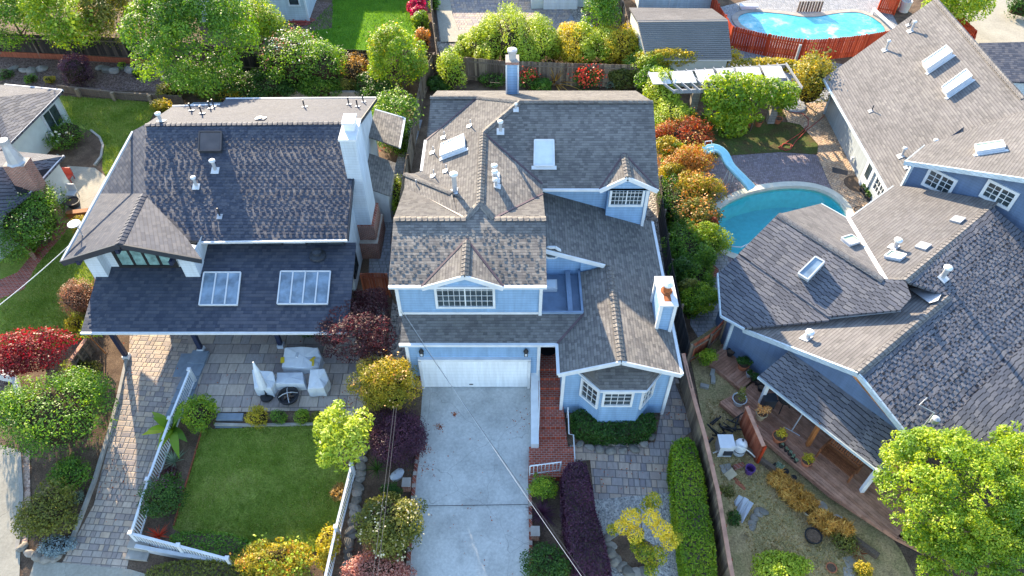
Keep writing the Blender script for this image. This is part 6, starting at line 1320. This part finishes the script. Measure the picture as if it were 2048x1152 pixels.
# ================================================================== pergola by the pool
pg = thing('pergola', 'white roofed pergola on stone columns draped in vines', 'pergola', P(1450, 240)); m = MB(); zt_ = 2.6
ca_, cb2 = P(1300, 172, zt_), P(1595, 158, zt_)
for i, (u0, u1) in enumerate(((1300, 1337), (1342, 1388), (1393, 1430), (1436, 1470), (1475, 1522), (1527, 1566))):
    v0, v1 = 145 - (u0 - 1300) * .055, 168 - (u0 - 1300) * .05; q = [P(u0 + 6, v1, zt_ + .1), P(u1 + 6, v1 - 1, zt_ + .1), P(u1 - 4, v0 - 1, zt_ + .22), P(u0 - 4, v0, zt_ + .22)]; m = MB(); m.slab(q, .03); m.build('roof_panel', M['offwhite'], pg)
fa, fb = P(1346, 183, 2.45), P(1600, 176, 2.45); ba, bb = P(1296, 150, 2.45), P(1570, 132, 2.45)
m = MB(); m.bar(fa, fb, .12, .26); m.bar(ba, bb, .12, .26); m.build('beam', M['greypaint'], pg)
m = MB()
for i in range(16): a = fa.lerp(fb, i / 15) + Vector((0, -.35, .2)); b = ba.lerp(bb, i / 15) + UP * .2; m.bar(a, b, .06, .16)
m.build('rafters', M['greypaint'], pg)
for u, v in ((1381, 236), (1540, 244)):
    p = P(u, v); m = MB(); m.prism([(p.x - .24, p.y - .24), (p.x + .24, p.y - .24), (p.x + .24, p.y + .24), (p.x - .24, p.y + .24)], 0, 2.34); m.build('column', M['stone_block'] if 'stone_block' in M else M['stone'], pg)
for u, v in ((1312, 172), (1582, 150)): p = P(u, v); m = MB(); m.bar(p, p + UP * 2.4, .15, .15); m.build('post', M['greypaint'], pg)
SEED[0] += 1; rng = np.random.default_rng(SEED[0]); vb = []
base = P(1500, 262)
for u, v, z, r in [(1430, 172, 2.75, .8), (1450, 160, 2.8, .7), (1475, 168, 2.8, .85), (1500, 165, 2.85, .7), (1515, 175, 2.8, .9), (1545, 180, 2.75, .9), (1575, 185, 2.6, .8), (1425, 195, 2.2, .7), (1440, 200, 1.9, .8), (1470, 200, 2.1, .95), (1500, 200, 2.1, .95), (1535, 195, 2.2, .85), (1570, 195, 2.1, .75), (1430, 225, 1.4, .75), (1450, 240, .9, .8), (1470, 235, 1.1, .85), (1490, 225, 1.3, .85), (1455, 258, .5, .65), (1475, 255, .6, .7), (1580, 205, 1.9, .5), (1558, 215, 1.4, .35)]:
    p = P(u, v, z) - base; vb.append((p.x, p.y, p.z, r, r, r * .85, rng.uniform(.3, .75)))
vt = thing('vine', 'dense green vine hanging from the pergola to the ground', 'vine', base); p_, n_, t_ = blob_pts(vb, 9500, rng, -.9, .2); p_[:, 2] = np.maximum(p_[:, 2], .05)
link('foliage', leaf_mesh('foliage', p_, n_, .19 * rng.uniform(.7, 1.3, len(p_)), t_ + rng.normal(size=len(p_)) * .2, gmat('bright'), rng, .6), vt)
m = MB(); m.tube([base, base + Vector((.1, .2, 1.2)), base + Vector((0, .4, 2.4))], .06, 6); m.build('stem', M['trunk'], vt)
def pot(label, u, v, r, h, mat='terracotta', pal=None, pr=.3, n=350, ph=.4, z=0.0, group=None, leaf=.1, name='plant_pot'):
    if z: r *= .66; h *= .75; pr *= .72; ph *= .75; leaf *= .8
    p = P(u, v, z) if z else G(u, v); t = thing(name, label, 'plant pot', p, group); m = MB(); m.lathe(p, [(r * .68, 0), (r, h * .92), (r * 1.08, h * .92), (r * 1.08, h), (r * .94, h), (r * .9, h * .84)], 18)
    m.build('pot', M[mat], t); m = MB(); m.lathe(p, [(r * .9, h * .86), (r * .9, h * .88)], 14); m.build('earth', M['soil'], t)
    if pal:
        SEED[0] += 1; rng = np.random.default_rng(SEED[0]); bl = crown_blobs(pr, pr, ph * .6, 7, rng, .5); q, nr, tn = blob_pts(bl, n, rng, -.5, .4); q[:, 2] += h + ph * .45; link('foliage', leaf_mesh('foliage', q, nr, leaf * rng.uniform(.7, 1.3, n), tn + rng.normal(size=n) * .2, gmat(pal), rng, .6), t)
    return t
pot('terracotta pot under the pergola left of the vine', 1414, 252, .24, .4, pal='deep', pr=.35); pot('terracotta pot at the right foot of the vine', 1516, 252, .24, .4, pal='mid', pr=.4); pot('terracotta pot half hidden by the vine', 1498, 254, .22, .36, pal='mid', pr=.25); pot('terracotta pot right of the stone column', 1554, 246, .27, .38, pal='olive', pr=.4, ph=.8)
# water slide
sl = thing('pool_slide', 'pale blue curved water slide at the pool edge', 'slide', P(1450, 360)); ctl = [P(1409, 304, 2.05), P(1428, 299, 2.05), P(1444, 308, 1.85), P(1455, 328, 1.45), P(1466, 342, 1.1), P(1482, 358, .7), P(1495, 372, .38), P(1501, 379, .28)]
pts = []
for i in range(len(ctl) - 1):
    p0, p1, p2, p3 = ctl[max(i - 1, 0)], ctl[i], ctl[i + 1], ctl[min(i + 2, len(ctl) - 1)]
    for k in range(5): s = k / 5; pts.append(.5 * ((2 * p1) + (p2 - p0) * s + (2 * p0 - 5 * p1 + 4 * p2 - p3) * s * s + (3 * p1 - p0 - 3 * p2 + p3) * s ** 3))
pts.append(ctl[-1]); prof = [(-.3, .2), (-.27, .2), (-.22, .02), (0, -.02), (.22, .02), (.27, .2), (.3, .2), (.25, -.03), (0, -.07), (-.25, -.03)]; m = MB(); R0 = []
for i, p in enumerate(pts):
    d = pts[min(i + 1, len(pts) - 1)] - pts[max(i - 1, 0)]; d.normalize(); sd_ = d.cross(UP).normalized(); u_ = sd_.cross(d); R0.append(len(m.v)); m.v += [tuple(p + sd_ * a + u_ * b) for a, b in prof]
for a, b in zip(R0, R0[1:]):
    for k in range(10): m.f.append([a + k, a + (k + 1) % 10, b + (k + 1) % 10, b + k])
m.build('chute', M['slide'], sl, smooth=True); m = MB()
tp = ctl[0]
for s in (-1, 1):
    o_ = Vector((0, .3 * s, 0)); f_ = Vector((tp.x - .55, tp.y + .3 * s, 0)); m.tube([f_, tp + o_ + UP * -.05, tp + o_ + Vector((.0, 0, .55)), tp + o_ + Vector((.35, 0, .6)), tp + o_ + Vector((.5, 0, .1))], .03, 6)
for k in range(5): f = (k + 1) / 6; a = Vector((tp.x - .55, tp.y - .3, 0)).lerp(tp + Vector((0, -.3, 0)), f); m.tube([a, a + Vector((0, .6, 0))], .03, 6)
m.build('ladder', M['white'], sl); m = MB()
for c in (pts[17], pts[20]): m.tube([c - UP * .05, Vector((c.x - .2, c.y, 0))], .03, 6); m.tube([c + Vector((.2, .3, -.05)), Vector((c.x + .25, c.y + .3, 0))], .03, 6)
m.build('support_leg', M['white'], sl)
m = MB(); hp = [P(u, v) for u, v in ((1436, 455), (1445, 478), (1462, 492), (1482, 494), (1500, 486))]; m.tube([p - UP * .02 for p in hp], .035, 6); tag(m.build('pool_hose', M['white'], loc=hp[0]), 'white cleaner hose floating in the pool', 'hose')
m = MB(); hp = [P(u, v) + UP * .05 for u, v in ((1648, 232), (1640, 240), (1612, 262), (1590, 285), (1580, 300), (1562, 296), (1566, 288), (1582, 290), (1580, 300), (1570, 302), (1556, 296), (1572, 286), (1600, 268), (1616, 252), (1616, 238), (1604, 228), (1584, 226))]; m.tube(hp, .03, 6); tag(m.build('garden_hose', M['hose'], loc=hp[0]), 'red garden hose tangled on the grass by the pergola', 'hose')
p = P(1588, 214); m = MB(); m.lathe(p, [(.75, 0), (.8, .1), (.72, .16), (.1, .2)], 18); tag(m.build('covered_tub', M['metal'], loc=p), 'grey covered tub at the right end of the pergola', 'tub')
m = MB(); q = [P(u, v) + UP * .05 for u, v in ((1664, 346), (1664, 335), (1696, 343), (1694, 352))]; m.slab([q[0], q[1], q[2], q[3]], .04); tag(m.build('doormat', M['dark'], loc=q[0]), 'dark rectangular mat on the sunny path by the pool', 'mat')
p = P(1714, 369); m = MB(); m.lathe(p + UP * .046, [(.8, 0), (.8, .015)], 24); tag(m.build('round_mat', M['wood_grey'], loc=p), 'round brown mat outside the white rear door', 'mat')
for i, (u, v) in enumerate(((1724, 382), (1729, 388), (1733, 395), (1738, 401))): pot('small dark succulent pot by the rear wall, ' + ('nearest the round mat', 'second from the round mat', 'third from the round mat', 'farthest from the round mat')[i], u, v, .22, .3, 'dark', 'deep', .3, 160, .25, group='succulent pots along the rear wall')
m = MB(); c = P(1720, 422); m.tube([c + Vector((.35 * math.cos(a), .35 * math.sin(a), .05)) for a in [k * .6283 for k in range(11)]], .025, 5); tag(m.build('hose_coil', M['black'], loc=c), 'black hose coil near the pool corner', 'hose')
m = MB(); c = P(1431, 399); m.tube([c + Vector((.3 * math.cos(a), .3 * math.sin(a), .05)) for a in [k * .6283 for k in range(11)]], .025, 5); tag(m.build('hose_coil', M['black'], loc=c), 'black hoop lying between photinia hedge and pool', 'hoop')
# ================================================================== deck of the house on the right
ZD = .27; dk = thing('deck', 'brown board deck along the slate blue house', 'deck', P(1560, 850)); dd1, dd2 = Vector((-.77, -.63, 0)).normalized(), Vector((.63, -.77, 0)).normalized()
def boards(poly, along, mat, name, bw=.145):
    """deck boards clipped to a convex outline"""
    ac = Vector((-along.y, along.x, 0)); q = [(p.dot(along), p.dot(ac)) for p in poly]; lo, hi = min(b for a, b in q), max(b for a, b in q); m = MB(); n = int((hi - lo) / bw)
    for i in range(n):
        s = lo + (i + .5) * bw; xs = []
        for (x0, y0), (x1, y1) in zip(q, q[1:] + q[:1]):
            if (y0 <= s) != (y1 <= s): xs.append(x0 + (x1 - x0) * (s - y0) / (y1 - y0))
        if len(xs) < 2: continue
        m.t = FR_.random(); a, b = min(xs), max(xs); c = along * ((a + b) / 2) + ac * s; m.obox((c.x, c.y, ZD - .02), along, ac, UP, b - a, bw - .014, .04)
    return m.build(name, M[mat], dk)
D = lambda *px: [P(u, v, ZD) for u, v in px]
boards(D((1418, 728), (1450, 684), (1520, 745), (1486, 782)), dd1, 'deck', 'upper_boards')
boards(D((1440, 806), (1488, 780), (1530, 745), (1800, 960), (1900, 1040), (1860, 1100), (1790, 1075), (1660, 990)), dd2, 'deck', 'lower_boards')
boards(D((1792, 1076), (1860, 1030), (2080, 1060), (2080, 1110), (1850, 1105)), dd1, 'deck', 'end_boards')
m = MB(); m.t = .7
for a, b in (((1440, 807), (1660, 991)), ((1660, 991), (1792, 1077)), ((1792, 1077), (1850, 1106)), ((1418, 729), (1486, 783)), ((1486, 783), (1440, 807))): m.bar(P(*a, ZD - .12), P(*b, ZD - .12), .05, .26)
m.build('skirt_board', M['deck'], dk); m = MB(); q = [p - UP * .1 for p in D((1450, 805), (1490, 783), (1535, 750), (1900, 1040), (1850, 1094), (1794, 1066), (1668, 982))]; m.prism([(p.x, p.y) for p in q], -.6, .12); m.build('joists', M['wood_dark'], dk)
# bench
bn = thing('bench', 'slatted teak garden bench under the porch roof', 'bench', P(1675, 925, ZD)); bc = P(1672, 930, ZD); ax, ay = dd2, -dd1
m = MB()
for k in range(5): m.t = FR_.random(); m.obox(bc + ay * (-.28 + k * .13) + UP * .44, ax, ay, UP, 1.6, .11, .03)
m.build('seat', M['wood_bench'], bn); m = MB(); m.t = .5; b0 = bc + ay * .32
m.obox(b0 + UP * .98 + ay * .1, ax, ay, UP, 1.6, .05, .09); m.obox(b0 + UP * .55, ax, ay, UP, 1.6, .05, .07)
for k in range(15): m.t = FR_.random(); c = b0 + ax * (-.72 + k * .103); m.bar(c + UP * .56, c + UP * .95 + ay * .09, .05, .025)
m.build('backrest', M['wood_bench'], bn)
for s in (-1, 1):
    m = MB(); m.t = .5; c = bc + ax * (.78 * s); m.bar(c - ay * .32, c - ay * .32 + UP * .64, .06, .06); m.bar(c + ay * .33, c + ay * .33 + UP * .6, .06, .06); m.bar(c - ay * .36 + UP * .65, c + ay * .38 + UP * .66, .08, .04); m.build('armrest', M['wood_bench'], bn)
pot('large brown bowl pot with a dark green plant against the slate wall', 1484, 736, .42, .5, 'terracotta', 'deep', .5, 700, .6, ZD, leaf=.12)
pot('black pot at the corner of the slate blue house', 1459, 710, .28, .4, 'black', None, z=ZD); pot('small grey glazed pot beside the brown bowl', 1497, 752, .24, .35, 'metal', 'deep', .2, 100, .2, ZD)
for i, (u, v) in enumerate(((1514, 768), (1520, 780), (1506, 762))): pot(('cream rimmed black pot behind the porch post', 'cream rimmed black pot nearest the porch post', 'leafy black pot beside the grey pot')[i], u, v, .25, .36, 'black', None if i < 2 else 'deep', .3, 200, .3, ZD, group=None)
pot('wide pale rimmed planter with a twiggy plant at the deck corner', 1476, 806, .48, .5, 'metal', 'olive', .4, 250, .9, ZD); pot('tall cream glazed pot with a yellow plant behind the rust red panel', 1519, 836, .38, .6, 'pot_cream', 'apricot', .45, 320, .6, ZD)
pot('terracotta pot with a yellow plant in the middle of the deck edge', 1555, 880, .45, .5, 'terracotta', 'yellow', .38, 320, .6, ZD); pot('terracotta pot with a yellow plant in front of the bench', 1610, 928, .36, .42, 'terracotta', 'yellow', .34, 280, .55, ZD); pot('white planter with a green plant at the foot of the big tree', 1786, 962, .3, .35, 'white', 'mid', .3, 200, .35, ZD)
for i, (u, v) in enumerate(((1562, 893), (1571, 902), (1578, 909), (1584, 916), (1590, 924))): pot(('small black nursery pot nearest the middle terracotta pot', 'second small black nursery pot on the deck edge', 'third small black nursery pot on the deck edge', 'fourth small black nursery pot on the deck edge', 'last small black nursery pot before the bench pot')[i], u, v, .14 if i else .2, .22, 'black', 'sage', .14, 60, .15, ZD, group='small nursery pots on the deck edge', leaf=.07)
p = P(1562, 816, ZD); bq = thing('barbecue', 'black kettle barbecue on the deck under the porch roof', 'barbecue', p); m = MB(); m.lathe(p + UP * .55, [(.1, 0), (.3, .12), (.33, .3), (.3, .42), (.12, .52)], 16); m.build('kettle', M['black'], bq); m = MB()
for k in range(3): a = k * 2.1; m.tube([p + Vector((.38 * math.cos(a), .38 * math.sin(a), 0)), p + Vector((.15 * math.cos(a), .15 * math.sin(a), .6))], .025, 6)
m.build('leg', M['black'], bq); m = MB(); m.box(p + Vector((-.65, .1, .7)), (.6, .45, .05)); m.box(p + Vector((-.65, .1, .35)), (.55, .4, .6)); m.build('side_table', M['dark'], bq)
p = P(1583, 862, ZD); m = MB(); m.tube([p + UP * .02, p + Vector((.35, .35, 1.1))], .03, 6); m.tube([p + Vector((.3, .3, 1.0)), p + Vector((.5, .5, 1.4))], .05, 6); m.tube([p + Vector((-.3, .2, .02)), p, p + Vector((.3, -.25, .02))], .02, 5); tag(m.build('easel_stand', M['metal'], loc=p), 'metal tripod stand in front of the barbecue', 'stand')
# ================================================================== the dry yard
p = G(1445, 902); eq = thing('pump_unit', 'white pump cabinet beside the rust brown fence', 'pump', p); m = MB(); m.box(p + UP * .4, (.62, .62, .8)); m.box(p + UP * .82, (.68, .68, .05)); m.build('cabinet', M['white'], eq); m = MB(); m.box(p + Vector((.1, -.32, .35)), (.4, .03, .35)); m.build('panel', M['dark'], eq)
p = G(1475, 905); tk = thing('tank', 'white dome topped filter tank next to the pump cabinet', 'tank', p); m = MB(); m.lathe(p, [(.22, 0), (.29, .12), (.29, .65), (.23, .84), (.1, .93), (.02, .95)], 18); m.build('vessel', M['white'], tk, smooth=True); m = MB(); m.lathe(p + UP * .36, [(.3, 0), (.3, .05)], 18); m.build('band', M['black'], tk); m = MB(); m.box(p + Vector((.03, .05, .95)), (.06, .1, .1)); m.build('valve', M['black'], tk)
m = MB(); a, b = P(1426, 906, .0), P(1512, 916, .0); pts = [a.lerp(b, k / 8) + UP * (math.sin(k / 8 * math.pi) * .75) for k in range(9)]; m.tube(pts, .03, 6); tag(m.build('hoop_pipe', M['cable_white'], loc=a), 'pale pipe bent into a hoop over the filter tank', 'pipe')
for i, (u, v, lb) in enumerate(((1433, 868, 'jumbled black pipes behind the pump cabinet'), (1455, 858, 'tangle of black fittings near the rust red panel'))):
    p = G(u, v); m = MB(); rg = random.Random(i + 4)
    for k in range(9): a = p + Vector((rg.uniform(-.5, .5), rg.uniform(-.4, .4), rg.uniform(.05, .4))); m.tube([a, a + Vector((rg.uniform(-.6, .6), rg.uniform(-.5, .5), rg.uniform(-.1, .4)))], rg.uniform(.03, .06), 6)
    tag(m.build('pipe_scrap', M['black'], loc=p), lb, 'scrap')
def plank(name, label, u, v, sx, sy, sz, rz, mat, z=0.0, tilt=0.0, cat='board'):
    p = G(u, v) + UP * (sz / 2 + z); m = MB(); m.t = FR_.random(); a, b = math.cos(rz), math.sin(rz); m.obox(p, Vector((a * math.cos(tilt), b * math.cos(tilt), math.sin(tilt))), Vector((-b, a, 0)), Vector((-a * math.sin(tilt), -b * math.sin(tilt), math.cos(tilt))), sx, sy, sz); return tag(m.build(name, M[mat], loc=p), label, cat)
plank('paving_stone', 'yellow paving stone leaning in the scrap pile', 1460, 952, .45, .35, .08, .5, 'pot_cream', .1, .5, 'stone'); plank('paving_stone', 'grey paving stone at the edge of the scrap pile', 1452, 938, .5, .4, .07, .2, 'curb', 0, 0, 'stone'); plank('brick_pile', 'red broken bricks in the scrap pile', 1476, 935, .5, .2, .18, .3, 'brick', 0, 0, 'bricks'); plank('plank', 'red brown plank lying below the scrap pile', 1473, 962, .8, .14, .05, -1.0, 'wood_rust'); plank('plank', 'rusty plank end beside the scrap pile', 1480, 972, .5, .12, .05, -.8, 'wood_rust'); plank('timber', 'grey sleeper edging from the red panel towards the dry grass', 1535, 935, 2.6, .18, .3, -.78, 'wood_grey'); plank('timber', 'sunlit sleeper edging at the end of the yard border', 1698, 1075, 2.4, .22, .25, -.78, 'wood_grey')
p = G(1497, 945); m = MB(); m.lathe(p, [(.16, 0), (.22, .4), (.19, .4), (.15, .05)], 14); tag(m.build('bucket', M['purple'], loc=p), 'purple plastic bucket beside the scrap pile', 'bucket')
q = [G(u, v) + UP * z for u, v, z in ((1450, 1030, .15), (1474, 997, .35), (1504, 1013, .3), (1484, 1048, .08))]; m = MB(); mids = [q[1].lerp(q[2], f) for f in (.0, .3, .36, .64, .7, 1)]; lows = [q[0].lerp(q[3], f) for f in (.0, .3, .36, .64, .7, 1)]
for k in range(5): z = UP * (.07 if k in (2,) else 0); z0 = UP * (.07 if k in (2, 3) else 0); z1 = UP * (.07 if k in (1, 2) else 0); m.slab([lows[k] + z0, lows[k + 1] + z1, mids[k + 1] + z1, mids[k] + z0], .015)
tag(m.build('metal_sheet', M['metal'], loc=q[0]), 'folded grey metal sheet lying on the dry yard', 'sheet')
rocks('rubble_stone', 'grey rubble stone in the curved row on the dry yard', [(1513, 1022), (1517, 1030), (1508, 1037), (1505, 1046), (1504, 1056), (1526, 1024)], .13, .2, group='rubble stones in a curved row')
for lb, u, v, r, mt in (('round concrete stepping stone near the deck', 1639, 1015, .33, 'curb'), ('round glassy lid beyond the stepping stone', 1675, 1042, .27, 'metal')): p = G(u, v); m = MB(); m.lathe(p, [(r, 0), (r, .05), (r * .9, .06)], 20); tag(m.build('stepping_stone', M[mt], loc=p), lb, 'stone')
pot('black tub of soil in the lower dry yard', 1622, 1078, .33, .35, 'black', None); pot('brown rimmed pot among the dry grass', 1615, 1026, .27, .3, 'pot_cream', None); pot('small terracotta saucer pot at the bottom of the yard', 1661, 1138, .2, .15, 'terracotta', None); pot('dark planter with a motley plant beside the sleeper', 1553, 942, .24, .3, 'black', 'sage', .2, 120, .2)
p = G(1565, 955); m = MB(); rg = random.Random(11)
for k in range(7): a = p + Vector((rg.uniform(-.4, .5), rg.uniform(-.5, .4), .08)); m.lathe(a, [(.1, -.08), (.13, .1), (.1, .1)], 10)
tag(m.build('nursery_pots', M['black'], loc=p), 'heap of black nursery pots between sleeper and deck', 'pots')
for lb, u, v, r in (('pale paving slab near the yellow flowered mound', 1700, 1125, .2), ('second pale paving slab at the bottom of the yard', 1698, 1148, -.2)): plank('paving_slab', lb, u, v, .45, .45, .06, r, 'curb', cat='slab')
plank('stone_block', 'grey block edging beside the upper deck, nearest the green shrub', 1424, 748, .4, .2, .18, 1.2, 'curb', cat='block'); plank('stone_block', 'grey block edging beside the upper deck, middle of the row', 1425, 762, .4, .2, .18, 1.4, 'curb', cat='block'); plank('stone_block', 'grey block edging beside the upper deck, at the lower corner', 1408, 775, .4, .2, .18, -.3, 'curb', cat='block')
patch('gravel_bed', [(1424, 742), (1440, 745), (1470, 778), (1445, 796), (1420, 790)], M['gravel'], lift=.02)
# ================================================================== oddments
m = MB(); p = G(190, 690); m.tube([G(212, 708), G(212, 708) + Vector((-.35, .1, 1.5))], .03, 6); tag(m.build('stake', M['wood_post'], loc=p), 'slanting wooden stake holding the sapling', 'stake')
m = MB(); p = G(20, 742); m.bar(G(-20, 752) + UP * .3, G(36, 762) + UP * .3, .3, .6); m.bar(G(36, 762) + UP * .3, G(44, 800) + UP * .2, .2, .4); tag(m.build('retaining_wall', M['offwhite'], loc=p), 'pale low wall around the dark gravel at the left edge', 'wall')
m = MB(); p = G(20, 545)
for a, b in (((-40, 510), (40, 480)), ((40, 480), (72, 520))): m.bar(G(*a) + UP * .4, G(*b) + UP * .4, .2, .8)
tag(m.build('brick_planter', M['brick'], loc=p), 'red brick planter at the corner of the left edge house', 'planter')
for i, (u, v, lb) in enumerate(((148, 395, 'white chair frame on the shaded side patio'), (140, 362, 'red lounger on the side patio'))):
    p = P(u, v); m = MB(); m.box(p + UP * .35, (.5, .5, .06)); m.box(p + Vector((0, .25, .6)), (.5, .06, .5))
    for x in (-.22, .22):
        for y in (-.22, .22): m.bar(p + Vector((x, y, 0)), p + Vector((x, y, .35)), .04, .04)
    tag(m.build('garden_chair', M['white' if i == 0 else 'hose'], loc=p), lb, 'chair')
pot('dark green tub on the left side patio', 150, 412, .4, .4, 'dark', None); pot('half barrel planter beside the cream flowered shrub', 92, 482, .42, .4, 'wood_grey', None)
p = P(158, 430); m = MB(); m.box(p + UP * .15, (1.2, .35, .3), .2); tag(m.build('storage_box', M['wood_post'], loc=p), 'low brown box at the end of the side patio', 'box')
p = P(600, 46); m = MB()
for k in range(5): c = p + Vector((.3 * math.sin(k * 2), .2 * math.cos(k * 3), .05)); m.tube([c + Vector(((.5 + .1 * k) * math.cos(a), .3 * math.sin(a), .03 * k)) for a in [q * .6283 for q in range(11)]], .03, 5)
tag(m.build('garden_hose', M['hose'], loc=p), 'coiled red hose beside the pale grey house', 'hose')
tr = thing('trellis', 'grey wire trellis leaning on the back fence', 'trellis', P(992, 172)); m = MB()
for i in range(6): a = P(980 + i * 4, 165, .2); m.bar(a, a + UP * 1.5, .03, .03)
for j in range(6): a, b = P(980, 165, .3 + j * .25), P(1000, 166, .3 + j * .25); m.bar(a, b, .03, .03)
m.build('lattice', M['wood_grey'], tr)
# overhead cables
def cable(label, a, b, sag, r=.014, mat='wire', ext=1.7):
    m = MB(); a, b = Vector(a), Vector(b); b = a.lerp(b, ext); sag *= ext; m.tube([a.lerp(b, k / 16) - UP * (sag * 4 * (k / 16) * (1 - k / 16)) for k in range(17)], r, 5); return tag(m.build('overhead_cable', M[mat], loc=a), label, 'cable')
cable('thin dark service cable from the skirt roof corner over the driveway', (-4.95, 20.8, 4.2), P(1215, 1200, 4.0), .3, .008)
cable('pale service cable crossing the driveway to the bottom edge', (-4.9, 20.8, 4.35), P(1240, 1240, 4.5), .45, .009, 'metal')
for i, (u0, u1) in enumerate(((788, 735), (793, 745))): cable(('left', 'right')[i] + ' of the twin cables above the protea bed', P(u0, 815, 4.0), P(u1, 1200, 5.0), .2, .010)
cable('white cable crossing the brick path at the left edge', P(-40, 640, 3.0), P(150, 480, 3.6), .1, .02, 'cable_white', 1.0)
